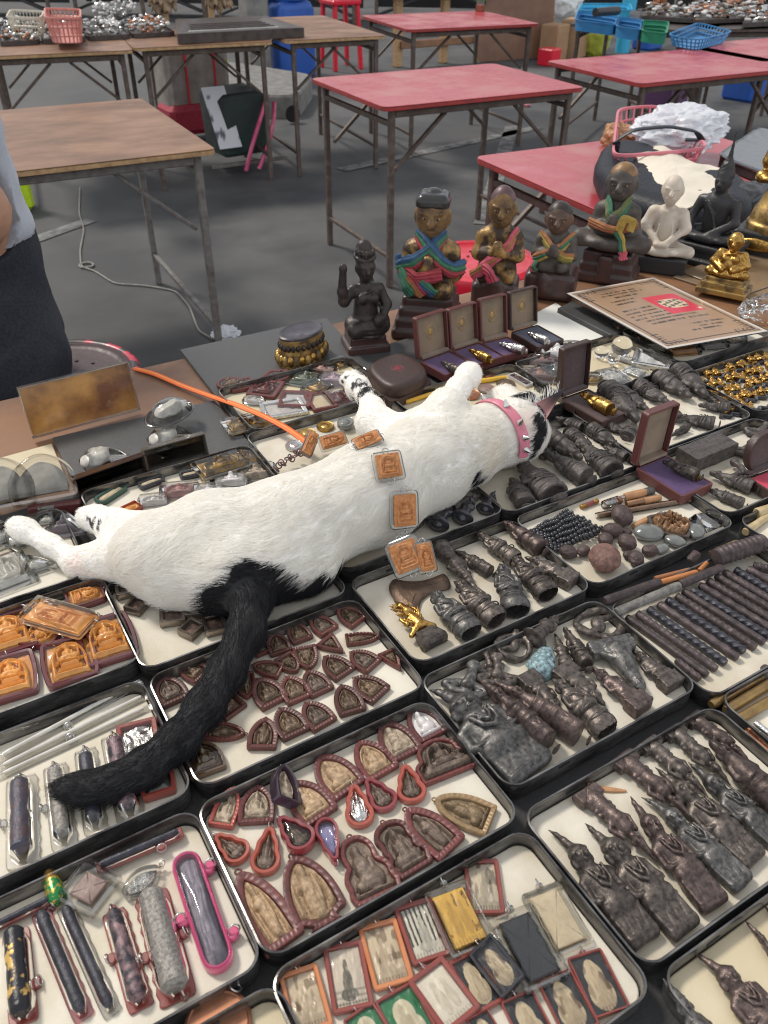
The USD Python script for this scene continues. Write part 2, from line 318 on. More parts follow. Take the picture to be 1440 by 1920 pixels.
M_PAPER = mat('white_card', (0.72, 0.71, 0.66), (0.66, 0.65, 0.60), rough=0.6, ns=20)
M_BLACK = mat('black_plastic', (0.012, 0.012, 0.014), (0.022, 0.022, 0.024), rough=0.35, ns=60)

# ---------------------------------------------------------------- ground
g = np.array([[-60, -20, 0], [60, -20, 0], [60, 140, 0], [-60, 140, 0.0]])
single('ground', (g, [[0, 1, 2], [0, 2, 3]]), M_ASPH, kind='structure')
def strip(p0, p1, w, z):
    a, b = P(*p0, z), P(*p1, z); d = (b-a)/np.linalg.norm(b-a); n = np.array([-d[1], d[0], 0])*w/2
    return np.array([a-n, b-n, b+n, a+n]), [[0, 1, 2], [0, 2, 3]]
for p0, p1, w in (((640, 318), (1010, 238), 0.09), ((905, 420), (960, 235), 0.09), ((20, 465), (170, 412), 0.08)):
    single('painted_line', strip(p0, p1, w, 0.004), M_LINE, kind='structure')

# ---------------------------------------------------------------- tables
def rect_from(q, z):
    c = [P(*p, z) for p in q]; m = np.mean(c, 0); u = (c[1]-c[0])+(c[2]-c[3]); v = (c[3]-c[0])+(c[2]-c[1]); lu, lv = np.linalg.norm(u)/2, np.linalg.norm(v)/2
    a = math.atan2(u[1], u[0]); b = math.atan2(v[1], v[0])-math.pi/2; d = (b-a+math.pi) % (2*math.pi)-math.pi; a += d/2
    return m, a, lu, lv
def table(name, label, q, mtop, medge, group=None, mleg=None, r=0.03, th=0.016, z=TZ, rest=None, brace=True):
    mleg = mleg or M_IRON
    if rest is None: m, a, lu, lv = rect_from(q, z)
    else:            # right-front and right-back corners seen; it runs on by rest metres (negative: to the left)
        p0, p1 = P(*q[0], z), P(*q[1], z); v = p1-p0; lv = np.linalg.norm(v); a = math.atan2(v[1], v[0])-math.pi/2; u = np.array([math.cos(a), math.sin(a), 0]); lu = abs(rest); m = (p0+p1)/2+u*rest/2
    t = Thing(name, label, 'table', (m[0], m[1], 0), a, group)
    W = lambda mm: xf(mm, trimesh.transformations.translation_matrix([m[0], m[1], 0])@rotm((0, 0, 1), a))
    o = rrect(-lu/2, lu/2, -lv/2, lv/2, r, 5)
    top = loft(o, [(0.002, z-0.003), (0, z-0.001), (0.003, z)], cap0=False); t.part('tabletop', W(top), mtop)
    t.part('edge_band', W(loft(o, [(0.012, z-th), (0.001, z-th), (0, z-th+0.002), (0, z-0.004), (0.002, z-0.0035)], cap0=True, cap1=False)), medge)
    L, D, zt, w = lu/2-0.05, lv/2-0.035, z-th-0.001, 0.022
    for sx in (-1, 1):
        for sy in (-1, 1): t.part('leg', W(bar((sx*L, sy*D, 0.0), (sx*L, sy*D, zt), w)), mleg)
        t.part('end_rail', W(bar((sx*L, -D+w/2, 0.12), (sx*L, D-w/2, 0.12), 0.016)), mleg)
        t.part('end_rail', W(bar((sx*L, -D+w/2, zt-0.05), (sx*L, D-w/2, zt-0.05), 0.018)), mleg)
    for sy in (-1, 1):
        t.part('apron', W(bar((-L+w/2, sy*D, zt-0.015), (L-w/2, sy*D, zt-0.015), 0.024)), mleg)
        if brace:
            for sx in (-1, 1): t.part('brace', W(bar((sx*(L-0.02), sy*(D-0.024), zt-0.22), (sx*(L-0.24), sy*(D-0.024), zt-0.03), 0.018, 0.012)), mleg)
    t.frame = W; t.size = (lu, lv); return t
RT = 'red topped folding tables standing empty'
tW = table('wooden_table', 'bare brown wooden table with raw edge behind the person in grey', [(405, 279), (265, 184)], M_WOOD, M_WOODE, mleg=M_IRONG, rest=-0.95, r=0.02)
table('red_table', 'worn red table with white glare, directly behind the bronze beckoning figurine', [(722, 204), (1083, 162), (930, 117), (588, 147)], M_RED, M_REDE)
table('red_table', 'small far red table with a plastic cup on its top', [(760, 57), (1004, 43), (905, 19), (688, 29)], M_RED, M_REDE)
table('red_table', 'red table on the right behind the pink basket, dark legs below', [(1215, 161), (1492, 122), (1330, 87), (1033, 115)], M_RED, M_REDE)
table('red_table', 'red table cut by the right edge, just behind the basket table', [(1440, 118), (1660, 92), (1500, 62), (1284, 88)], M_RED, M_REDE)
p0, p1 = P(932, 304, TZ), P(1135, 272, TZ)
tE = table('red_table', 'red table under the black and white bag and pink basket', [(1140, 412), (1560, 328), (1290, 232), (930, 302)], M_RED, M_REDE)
table('wooden_table', 'plywood table under the dark carved panel at the upper left', [(245, 92), (507, 76), (455, 50), (225, 60)], M_WOOD, M_WOODE, mleg=M_IRON)
table('wooden_table', 'plywood table with bare tan top beside the blue drum', [(509, 76), (738, 67), (592, 27), (462, 36)], M_WOOD, M_WOODE)
table('wooden_table', 'plywood table with rows of silver amulets at the upper left corner', [(-40, 108), (243, 92), (222, 58), (-30, 66)], M_WOOD, M_WOODE)
table('wooden_table', 'far table holding blue and green plastic baskets', [(1100, 42), (1372, 66), (1330, 30), (1120, 14)], M_DARKWOOD, M_IRON, brace=False)
table('wooden_table', 'far table of crowded trays at the upper right corner', [(1300, 64), (1560, 42), (1500, 10), (1280, 22)], M_DARKWOOD, M_IRON, brace=False)

st = Thing('stall_table', 'long brown wooden stall table under all the amulet trays', 'table', (0.4, 0.6, 0))
BE = 1.195
st.part('tabletop', bx(-1.0, 1.9, -0.06, BE, TZ-0.003, TZ), M_WOOD); st.part('edge_band', bx(-0.998, 1.898, -0.058, BE-0.002, TZ-0.018, TZ-0.0035), M_WOODE)
for x in (-0.92, 0.42, 1.82):
    for y in (0.0, BE-0.06): st.part('leg', bar((x, y, 0), (x, y, TZ-0.018), 0.025), M_IRON)
for y in (0.0, BE-0.06): st.part('apron', bar((-0.9, y, TZ-0.034), (1.8, y, TZ-0.034), 0.022), M_IRON)

single('foam_mat', bx(-.16, 1.20, -.05, .905, TZ+.0001, TZ+.0006), mat('black_foam_mat', (0.020, 0.020, 0.021), (0.040, 0.040, 0.041), rough=0.6, ns=600, bump=0.4, bs=1400), 'large dark foam mat spread under the rows of tin trays', 'mat', smooth=False)
# ---------------------------------------------------------------- boards and cards lying on the table
def slab(name, label, cat, q, z, th, m, group=None, smooth=30):
    c = np.array([P(*p, z+th)[:2] for p in q])
    if np.cross(c[1]-c[0], c[2]-c[0]) < 0: c = c[::-1]
    o = np.vstack([np.linspace(c[i], c[(i+1) % 4], 8, endpoint=False) for i in range(4)])
    return single(name, loft(o, [(0.001, z), (0, z+0.001), (0, z+th-0.001), (0.001, z+th)]), m, label, cat, group, smooth=smooth)
slab('foam_board', 'dark grey sparkling foam board under the oval gilt pedestal', 'board', [(337, 655), (612, 595), (745, 742), (478, 838)], TZ+0.0005, 0.006, M_GREYF)
slab('foam_board', 'dark grey foam board in front of the black beckoning figurine', 'board', [(640, 672), (800, 622), (900, 700), (752, 768)], TZ+0.0005, 0.005, M_GREYF)
slab('foam_board', 'dark grey foam board under the clear domes and amber lid', 'board', [(98, 820), (402, 750), (474, 836), (146, 926)], TZ+0.0005, 0.006, M_GREYF)
slab('foam_board', 'thick grey foam pad half under the brown certificate', 'board', [(1046, 577), (1074, 564), (1178, 616), (1150, 630)], TZ+0.0005, 0.012, M_GREYF)
slab('cream_card', 'cream foam sheet under the arched clear case at the left edge', 'card', [(-30, 866), (97, 831), (128, 905), (-30, 950)], TZ+0.0005, 0.004, M_FOAMY)
slab('white_card', 'blank white card beside the open navy ring box', 'card', [(985, 596), (1042, 567), (1136, 628), (1062, 664)], TZ+0.0005, 0.003, M_PAPER)

# ---------------------------------------------------------------- tin trays
TR = dict(
 tubes2=(-.142, .270, 'shallow tin tray holding tubes and the pink capsule'), tubes=(-.136, .420, 'tin tray of clear tube cases under the tail tip'), orange=(-.128, .578, 'tin tray of orange amulets'),
 clear=(-.136, .724, 'tin tray of clear triangular cases under the hind paws'), scraps=(-.140, .120, 'tin tray holding one copper disc at the bottom edge'),
 photo=(.070, .126, 'tin tray of framed photograph lockets'), red=(.074, .270, 'tin tray of red framed arched and gourd shaped amulets'), brown=(.083, .418, 'tin tray of many small brown framed amulets'),
 cases=(.083, .563, 'tin tray of small square metal cases under the rump of the cat'), silver=(.105, .742, 'tin tray of clear and green amulets behind the cat'), coin=(.325, .764, 'tin tray of loose coins and the orange chain end behind the cat'),
 horn=(.288, .137, 'tin tray of long horned bronze figures'), mixed=(.294, .293, 'tin tray of knotted and standing bronze figures'), bell=(.303, .443, 'tin tray with the axe blade and seated bell figures'),
 disc=(.306, .594, 'tin tray of figures with black disc bases beside the cat'), pendant=(.340, .902, 'tin tray of glossy pendants under the spotted paw'),
 roll=(.508, .278, 'tin tray of dark engraved rolls'), bead=(.518, .443, 'tin tray of black beads, nuts and wooden vials'), wood=(.518, .588, 'tin tray of dark wooden figures below the head of the cat'),
 pen=(.545, .757, 'tin tray with yellow pen and coins under the raised paw'), brass=(.512, .140, 'tin tray of brass tubes at the right edge'),
 block=(.736, .459, 'tin tray with the dark carved block'), bundle=(.737, .600, 'tin tray of dark figures behind the purple ring box'), crystal=(.760, .757, 'tin tray of clear crystal pendants and glass ball'),
 bone=(.738, .312, 'tin tray of pale horn pieces at the right edge'), gold=(.962, .600, 'tin tray of rows of gold figures'), paper=(.985, .763, 'tin tray under the brown certificate'), spear=(.292, -.004, 'tin tray of spear tipped figures at the bottom right corner'))
TW, TD, TH = 0.2145, 0.1355, 0.022
FZ = TZ+0.0105                # top of the foam in the trays
o = rrect(-TW/2, TW/2, -TD/2, TD/2, 0.015, 6)
def tray_parts(path, foam):
    sh = loft(o, [(0.003, 0), (0.0006, 0.0012), (0.0, 0.004), (0, TH-0.0016), (-0.0007, TH-0.001), (-0.0006, TH), (0.0008, TH+0.0003), (0.0016, TH-0.001), (0.0016, 0.0022), (0.004, 0.0014)])
    put(path+'/tin_shell', *sh, M_TIN, 35)
    put(path+'/foam_liner', *loft(o, [(0.0022, 0.0018), (0.0022, 0.0092), (0.0030, 0.0098)]), foam, 35)
    for k, (x, y, s) in enumerate(((-.055, TD/2-.0021, 1), (.06, TD/2-.0021, 1), (-.05, -TD/2-.0003, 1), (.055, -TD/2-.0003, 1))):
        put(path+'/latch_slot'+('' if k == 0 else f'_{k:03d}'), *bx(x-.006, x+.006, y, y+.0012, TH-.0075, TH-.0045), M_SLOT, False)
first = {}
for k, (a, b, lab) in TR.items():
    foam = M_FOAMY if k in ('spear', 'scraps', 'pen', 'pendant', 'crystal') else M_FOAM
    loc = (a+.106, b+.0645, TZ+0.0007)
    if foam not in first:
        t = Thing('tin_tray', lab, 'tray', loc, group='tin trays set out on the stall table'); tray_parts(t.path, foam); first[foam] = t.path
    else: copy_of(first[foam], 'tin_tray', lab, 'tray', loc, group='tin trays set out on the stall table')
# ---------------------------------------------------------------- the cat
def CP(px, py, z): return P(px, py, TZ+z)
def px_m(px, py, z=0.05): return FOC/((CP(px, py, z)-CAM)@FWD)      # pixels per metre there
BONES = []                     # (a, b, ra, rb, flow, flat)
def bone(pts, flow=1, flat=1.0, k=None):
    q = [CP(x, y, z) for x, y, z, r in pts]; r = [p[3] for p in pts]
    for i in range(len(q)-1): BONES.append((q[i], q[i+1], r[i], r[i+1], flow, flat, k))
bone([(296, 1042, .052, .040), (400, 1014, .056, .047), (545, 992, .060, .051), (700, 922, .062, .0525), (800, 866, .061, .051), (868, 838, .055, .043), (925, 816, .052, .036)], -1)
bone([(335, 1078, .040, .034), (440, 1072, .045, .040), (560, 1040, .046, .042)], -1)
bone([(925, 816, .052, .036), (966, 812, .050, .036)], -1)                                   # neck into the skull
bone([(966, 804, .052, .036), (976, 799, .056, .0335)], -1)
bone([(966, 780, .056, .026), (940, 757, .056, .0175)], -1)                                   # muzzle
bone([(955, 765, .048, .020), (922, 752, .050, .010)], -1)                                   # chin
bone([(806, 806, .084, .031), (836, 764, .096, .0190), (860, 728, .096, .0120), (878, 704, .089, .0125)], 1, k=.016)      # raised fore leg
bone([(878, 706, .090, .0130), (884, 697, .085, .0120)], 1)
bone([(735, 815, .072, .027), (702, 792, .077, .0190), (698, 768, .074, .0140)], 1, k=.018)
bone([(698, 768, .074, .0140), (690, 748, .071, .0110), (672, 728, .066, .0140), (660, 714, .062, .0125)], 1, k=.012)     # folded fore leg, pads out
bone([(300, 1032, .050, .036), (225, 1044, .037, .0225), (165, 1054, .028, .0145), (140, 1056, .025, .0110)], 1)       # thigh to heel
bone([(148, 1056, .025, .0120), (95, 1022, .031, .0098), (48, 994, .034, .0112), (32, 988, .033, .0105)], 1, k=.010)  # hind foot
bone([(270, 1004, .052, .026), (215, 987, .046, .0175), (182, 973, .042, .0130), (164, 970, .039, .0118)], 1, k=.012)   # other hind foot
NTAIL = len(BONES)
bone([(448, 1072, .050, 0.0209), (472, 1120, .043, 0.0178), (462, 1182, .036, 0.0157), (425, 1257, .030, 0.0148), (385, 1322, .028, 0.0144), (335, 1387, .028, 0.0139), (275, 1437, .028, 0.0130), (215, 1466, .028, 0.0117), (160, 1478, .028, 0.0104), (120, 1478, .028, 0.0083)], 1, k=.012)
sd = S(.018)
for a, b, ra, rb, fl, flat, k in BONES: sd.c(a, b, ra, rb, k)
# toes
for x, y, z, r in ((893, 692, .080, .0068), (886, 687, .083, .0070), (877, 687, .087, .0070), (896, 700, .078, .0064)): sd.e(CP(x, y, z), r, k=.003)
for x, y, z, r in ((645, 712, .066, .0072), (652, 704, .064, .0072), (664, 702, .060, .0072), (680, 712, .058, .0068)): sd.e(CP(x, y, z), r, k=.003)
for x, y, z, r in ((24, 982, .036, .0070), (24, 990, .032, .0070), (32, 998, .030, .0066), (34, 978, .040, .0064)): sd.e(CP(x, y, z), r, k=.003)
for x, y, z, r in ((156, 962, .046, .0066), (152, 970, .041, .0068), (155, 979, .036, .0066), (166, 984, .033, .0060)): sd.e(CP(x, y, z), r, k=.003)
# face: nose, closed eyes, cheeks
sd.e(CP(926, 745, .060), (.0075, .0075, .006), k=.006); sd.e(CP(945, 742, .066), .013, k=.012); sd.e(CP(990, 752, .078), .011, k=.012)
def SP(px, py):                 # the point of the coat seen at that place
    d = ray(px, py); d = d/np.linalg.norm(d); t = 0.75
    for _ in range(60):
        s_ = float(sd((CAM+d*t)[None])[0]); t += s_*0.8
        if abs(s_) < 1e-4 or t > 2: break
    return CAM+d*min(t, 1.6)
EAR0, EARB, EART = SP(970, 770)-np.array([0, 0, .003]), SP(1006, 806)-np.array([0, 0, .004]), CP(1058, 729, .098)
def ear_blade(root1, root2, tip, th):
    n = np.cross(root2-root1, tip-root1); n /= np.linalg.norm(n); vs = []; cols = 7; rows = 10
    for i in range(rows+1):
        t = i/rows; l = root1+(tip-root1)*(t+0.10*math.sin(t*math.pi)) if False else root1*(1-t)+tip*t; r = root2*(1-t)+tip*t
        bow = 0.10*math.sin(t*math.pi)
        for j in range(cols+1):
            u = j/cols; e = (u-0.5)*2; p = l+(r-l)*u+(r-l)*e*bow*0.5
            vs.append(p-n*th*2.6*(1-e*e)*(1-t))
    v = np.array(vs); k = cols+1; fs = []
    for i in range(rows):
        for j in range(cols): a = i*k+j; fs += [(a, a+1, a+k+1), (a, a+k+1, a+k)]
    f = np.array(fs); m = trimesh.Trimesh(v, f, process=False); vn = m.vertex_normals; N = len(v)
    border = [j for j in range(k)]+[i*k+cols for i in range(1, rows+1)]+[rows*k+j for j in range(cols-1, -1, -1)]+[i*k for i in range(rows-1, 0, -1)]
    side = []
    for i in range(len(border)): a, b = border[i], border[(i+1) % len(border)]; side += [(a, b+N, b), (a, a+N, b+N)]
    return np.vstack([v, v-vn*0.0012]), np.vstack([f, f[:, ::-1]+N, np.array(side)])
floor_fn = lambda g, d: np.maximum(d, (TZ+0.013)-g[:, 2])
catv, catf = sd.mesh(0.0036, fn=floor_fn, relax=2)
HEADMARKS = [(SP(x, y), r) for x, y, r in ((996, 748, .013), (985, 745, .010), (1008, 752, .012), (1016, 790, .012), (1018, 806, .012), (1014, 822, .011), (1009, 838, .010), (1003, 852, .008), (1022, 772, .014), (904, 899, .011), (897, 892, .009))]
def black_at(p):                # where the coat is black
    b = np.zeros(len(p), bool); w = (meshkit.fbm(p*55, 3, 5)-0.5)*0.022
    for x, y, z, r in ((455, 1128, .045, .030), (482, 1112, .046, .036), (418, 1132, .034, .022), (520, 1110, .032, .030), (580, 1096, .026, .026), (640, 1074, .022, .020), (470, 1165, .04, .03), (440, 1225, .034, .035), (400, 1300, .03, .04), (350, 1370, .03, .045),
                       (300, 1420, .03, .045), (240, 1455, .03, .04), (180, 1470, .03, .04), (120, 1480, .03, .035), (690, 748, .072, .0155), (681, 737, .068, .0115), (455, 1105, .075, .026), (478, 1098, .07, .026), (500, 1130, .04, .02), (440, 1150, .05, .018)):
        b |= np.linalg.norm(p-CP(x, y, z), axis=1) < r+w
    for c, r in HEADMARKS: b |= np.linalg.norm(p-c, axis=1) < r+w*.5
    return b
PADS = [(SP(x, y), r) for x, y, r in ((172, 984, .0055), (166, 974, .0036), (176, 973, .0036), (186, 978, .0036), (182, 990, .004), (643, 716, .0034), (650, 707, .0034), (661, 704, .0034), (673, 711, .0032), (664, 722, .0062))]
def pad_at(p):
    b = np.zeros(len(p), bool)
    for c, r in PADS: b |= np.linalg.norm(p-c, axis=1) < r
    return b
PINKEAR = SP(996, 790)
def cream_at(p):                # warmer cream on the chest and neck, pink skin at the heel
    a = np.clip(1-np.linalg.norm(p-CP(945, 850, .07), axis=1)/.06, 0, 1)*0.6+0.35*np.clip((meshkit.fbm(p*22, 3, 9)-0.45)*2, 0, 1)
    k = np.maximum(np.clip(1-np.linalg.norm(p-CP(142, 1058, .034), axis=1)/.020, 0, 1), .8*np.clip(1.4-np.linalg.norm(p-PINKEAR, axis=1)/.019, 0, 1))
    return a, k
def coat(p):
    a, k = cream_at(p); w = np.array([0.86, 0.845, 0.81]); c = w*(1-a[:, None]*0.5)+np.array([0.80, 0.71, 0.56])*a[:, None]*0.5
    c = c*(1-k[:, None]*0.6)+np.array([0.85, 0.52, 0.45])*k[:, None]*0.6; c[black_at(p)] = (0.012, 0.012, 0.014); c[pad_at(p)] = (0.02, 0.018, 0.02); return c
M_CATSKIN = tinted('cat_coat', rough=0.75, bump=0.25, bs=500, grain=0.06)
catT = Thing('cat', 'black and white cat sprawled asleep on its side across the amulet trays', 'cat', CP(560, 1000, 0))
catT.part('body', (catv, catf), M_CATSKIN, True, col=coat(catv))
def earcol(v, t0, inner):
    t = np.clip(np.linalg.norm(v-EART, axis=1)/np.linalg.norm(EART-EAR0), 0, 1); c = np.array([0.62, 0.30, 0.29])*np.clip((t-0.25)/0.5, 0, 1)[:, None]+np.array([0.03, 0.02, 0.022])*(1-np.clip((t-0.12)/0.4, 0, 1))[:, None]
    c[len(v)//2:] = (0.012, 0.012, 0.014); return c
ev, ef = ear_blade(EAR0, EARB, EART, 0.004)
catT.part('ear', (ev, ef), tinted('cat_ear', rough=0.7, grain=0.1), True, col=earcol(ev, 0, True))
E2a, E2b, E2t = CP(998, 752, .070), CP(1012, 762, .050), CP(1030, 738, .035)
ev, ef = ear_blade(E2a, E2b, E2t, 0.003); catT.part('ear', (ev, ef), M_BLACK, True)
catT.part('nose', ball(CP(921, 745, .062), (.0035, .0035, .0028)), mat('pink_nose', (0.62, 0.30, 0.28), rough=0.5))
# fur
def fur(n, seed):
    r = np.random.default_rng(seed); tri = catv[catf]; ar = np.linalg.norm(np.cross(tri[:,1]-tri[:,0], tri[:,2]-tri[:,0]), axis=1); fi = r.choice(len(catf), n, p=ar/ar.sum())
    u, w = r.random(n), r.random(n); s = u+w > 1; u[s], w[s] = 1-u[s], 1-w[s]; t = tri[fi]; p = t[:,0]+(t[:,1]-t[:,0])*u[:,None]+(t[:,2]-t[:,0])*w[:,None]
    nm = np.cross(t[:,1]-t[:,0], t[:,2]-t[:,0]); nm /= np.linalg.norm(nm, axis=1, keepdims=True)+1e-12
    dist = np.full(n, 1e9); fl = np.zeros((n, 3)); body = np.ones(n); up = np.ones(n)
    for i, (a, b, ra, rb, f_, flat, k) in enumerate(BONES):
        d = b-a; h = np.clip((p-a)@d/(d@d), 0, 1); q = np.abs(np.linalg.norm(p-a-h[:,None]*d, axis=1)-(ra+(rb-ra)*h)); m = q < dist
        dist[m] = q[m]; fl[m] = d/np.linalg.norm(d)*f_; L = 1.0 if i < 8 else 0.7 if i < 13 else 0.85 if i >= NTAIL else 0.4; body[m] = L; up[m] = .55 if i >= NTAIL else 1.0
    fl = fl-nm*(fl*nm).sum(1)[:,None]; fl /= np.linalg.norm(fl, axis=1, keepdims=True)+1e-9
    sw = np.stack([meshkit.fbm(p*28+k*9, 2, 31+k) for k in range(3)], 1)-0.5; fl = fl+sw*1.3+r.normal(0, .16, (n, 3))
    fl = fl-nm*(fl*nm).sum(1)[:,None]; fl /= np.linalg.norm(fl, axis=1, keepdims=True)+1e-9
    L = 0.0120*body*r.uniform(.7, 1.3, n); d1 = nm*0.38*up[:, None]+fl*0.8; d2 = nm*0.10+fl; d2[:,2] -= 0.10
    c = np.stack([p-nm*.0012, p+d1*L[:,None]*.35, p+d1*L[:,None]*.35+d2*L[:,None]*.38, p+d1*L[:,None]*.35+d2*L[:,None]*.38+(d2+[0,0,-.16])*L[:,None]*.38], 1)
    c[:,:,2] = np.maximum(c[:,:,2], TZ+.011); return p, c
def curves(path, c, mat_, w0):
    b = UsdGeom.BasisCurves.Define(stage, path); n = len(c)
    b.CreateTypeAttr('linear'); b.CreateCurveVertexCountsAttr(Vt.IntArray.FromNumpy(np.full(n, c.shape[1], np.int32)))
    b.CreatePointsAttr(Vt.Vec3fArray.FromNumpy(c.reshape(-1, 3).astype(np.float32)))
    w = np.tile(np.linspace(1, .25, c.shape[1])*w0, n).astype(np.float32); b.CreateWidthsAttr(Vt.FloatArray.FromNumpy(w)); b.SetWidthsInterpolation('vertex')
    UsdShade.MaterialBindingAPI.Apply(b.GetPrim()).Bind(mat_); return b
fp, fc = fur(90000, 3); ok = ~pad_at(fp) & (fp[:,2] > TZ+.012); fp, fc = fp[ok], fc[ok]
# keep fur off the middle of the collar
blk = black_at(fp+np.random.default_rng(2).normal(0, .0015, fp.shape)); crm = (cream_at(fp)[0] > np.random.default_rng(1).uniform(.25, .9, len(fp))) & ~blk
def hairmat(name, c, rough=0.5): return usdkit.material(stage, '/World/Looks/'+name, {'p': ('principled_bsdf', {'base_color': c, 'roughness': rough, 'specular_ior_level': 0.35}), 't': ('translucent_bsdf', {'color': c}), 'm': ('mix_closure', {'fac': 0.3})}, [('p.BSDF', 'm.closure1'), ('t.BSDF', 'm.closure2')], surface='m.closure')
for nm, sel, c in (('white_fur', ~blk & ~crm, (.87, .845, .79)), ('cream_fur', crm, (.80, .70, .54)), ('black_fur', blk, (.013, .013, .016))):
    cc = catT.local(fc[sel].reshape(-1, 3)).reshape(-1, 4, 3); b = curves(numbered(catT.path+'/'+nm), cc, hairmat(nm+'_look', c), .00042); tag(b, kind='stuff')
# whiskers and ear tufts
r = np.random.default_rng(8); wh = []
for k in range(9):
    a = CP(930+r.uniform(-4, 6), 748+r.uniform(-5, 5), .066); e = CP(890+r.uniform(-8, 18), 738+r.uniform(-16, 26), .062+r.uniform(-.01, .02)); m_ = (a+e)/2+[0, 0, .006]; wh.append([a, m_*.6+a*.4, m_*.5+e*.5, e])
for k in range(90):
    t = r.uniform(0, .9); a = EAR0*(1-t)+EART*t; e = a+CP(1000, 730, .1)-CP(1000, 760, .085)+r.normal(0, .004, 3); wh.append([a, a+(e-a)*.3, a+(e-a)*.6, a+(e-a)*(.75-.3*t)])
b = curves(catT.path+'/whiskers', catT.local(np.array(wh).reshape(-1, 3)).reshape(-1, 4, 3), hairmat('whisker_look', (.8, .78, .75)), .0005); tag(b, kind='stuff')

# ---------------------------------------------------------------- collar
M_PINK = mat('pink_leather', (0.60, 0.20, 0.26), (0.52, 0.16, 0.22), rough=0.45, ns=120, bump=0.15)
M_CHROME = mat('chrome', (0.75, 0.74, 0.72), (0.62, 0.61, 0.6), rough=0.14, metal=1.0, ns=30, rv=0.05)
ctr0, ax = CP(952, 822, .055), CP(985, 795, .056)-CP(925, 822, .056); ax[2] = 0; ax /= np.linalg.norm(ax)
side = np.cross(ax, [0, 0, 1.0]); upv = np.array([0, 0, 1.0])
def surf(dirv, c):                   # march out to the coat
    t = np.linspace(0, .09, 91); p = c+dirv*t[:, None]; d = sd(p); k = np.argmax(d > 0); return t[k]
cs, out = [], []
angs = np.linspace(-2.0, 2.0, 41)
for a in angs:
    dv = side*math.sin(a)+upv*math.cos(a); row = []
    for s in (-.0062, -.002, .002, .0062):
        c = ctr0+ax*s; row.append(c+dv*(surf(dv, c)+.0060))
    cs.append(row); out.append(dv)
cs, out = np.array(cs), np.array(out)
for _ in range(3): cs[1:-1] = .5*cs[1:-1]+.25*(cs[:-2]+cs[2:])
vo = cs.copy(); vo[:,0] -= out*.0008; vo[:,3] -= out*.0008; vi = cs-out[:,None]*.0035
def sheet(A, B):
    n, k = A.shape[:2]; v = np.vstack([A.reshape(-1,3), B.reshape(-1,3)]); N = n*k; fs = []
    for i in range(n-1):
        for j in range(k-1): a = i*k+j; fs += [(a, a+1, a+k+1), (a, a+k+1, a+k), (N+a, N+a+k+1, N+a+1), (N+a, N+a+k, N+a+k+1)]
        for j, s in ((0, 1), (k-1, -1)):
            a, b = i*k+j, (i+1)*k+j; q = [(a, b, b+N), (a, b+N, a+N)]; fs += q if s > 0 else [x[::-1] for x in q]
    return v, np.array(fs)
col = Thing('cat_collar', 'pink leather collar with pointed chrome studs on the neck of the cat', 'collar', ctr0)
col.part('band', sheet(vo, vi), M_PINK, True)
for a in (-1.45, -.80, -.12, .52, 1.12, 1.62):
    i = np.interp(a, angs, np.arange(len(angs))); i0 = int(i); pc = cs[i0].mean(0); dv = out[i0]
    M = at(pc-dv*.001, np.cross(dv, ax), dv); col.part('stud', xf(lathe([(.0038, 0), (.0042, .0012), (.0038, .0022), (.0030, .0045), (.0016, .0078), (.0004, .0096)], 14), M), M_CHROME)
# ---------------------------------------------------------------- looks of the goods
M_BRZ = mat('dark_bronze', (0.150, 0.124, 0.108), (0.040, 0.034, 0.031), rough=0.41, metal=0.6, ns=240, bump=0.4, bs=800, vary=0.25, bd=0.0008, spread=(0.3, 0.66))
M_BRZR = mat('reddish_bronze', (0.145, 0.104, 0.092), (0.043, 0.033, 0.031), rough=0.41, metal=0.6, ns=240, bump=0.4, bs=800, vary=0.25, bd=0.0008, spread=(0.3, 0.66))
M_BRZG = mat('grey_bronze', (0.150, 0.145, 0.138), (0.042, 0.039, 0.038), rough=0.41, metal=0.6, ns=240, bump=0.4, bs=800, vary=0.25, bd=0.0008, spread=(0.3, 0.66))
M_BRZV = mat('verdigris_bronze', (0.34, 0.50, 0.54), (0.10, 0.13, 0.14), rough=0.5, metal=0.4, ns=260, bump=0.6, bs=500)
M_OLDWOOD = mat('blackened_wood', (0.085, 0.072, 0.066), (0.038, 0.032, 0.030), rough=0.42, metal=0.25, ns=160, bump=0.5, bs=600, stretch=(1, 1, 1), vary=0.2, bd=0.0015)
M_GOLD = mat('gold', (0.58, 0.35, 0.10), (0.22, 0.12, 0.035), rough=0.28, metal=1.0, ns=260, bump=0.4, bs=700, bd=0.0008)
M_GILT = mat('worn_gilding', (0.42, 0.27, 0.09), (0.11, 0.075, 0.045), rough=0.4, metal=0.75, ns=45, bump=0.4, bs=260, spread=(0.42, 0.62))
M_SILVER = mat('silver', (0.72, 0.71, 0.68), (0.42, 0.41, 0.40), rough=0.22, metal=1.0, ns=200, bump=0.3, bs=600)
M_BRASS = mat('old_brass', (0.40, 0.27, 0.11), (0.24, 0.15, 0.07), rough=0.36, metal=0.9, ns=50, bump=0.15)
M_COPPER = mat('copper', (0.50, 0.22, 0.12), (0.32, 0.15, 0.09), rough=0.34, metal=0.9, ns=60)
M_MAROON = mat('maroon_plastic', (0.140, 0.036, 0.032), (0.070, 0.020, 0.019), rough=0.42, ns=260, coat=0.0, vary=0.25)
M_BROWNF = mat('brown_lacquer', (0.105, 0.030, 0.022), (0.070, 0.021, 0.017), rough=0.42, ns=260, coat=0.0, vary=0.3)
M_CORAL = mat('coral_plastic', (0.32, 0.062, 0.036), (0.25, 0.046, 0.030), rough=0.28, ns=160, coat=0.4)
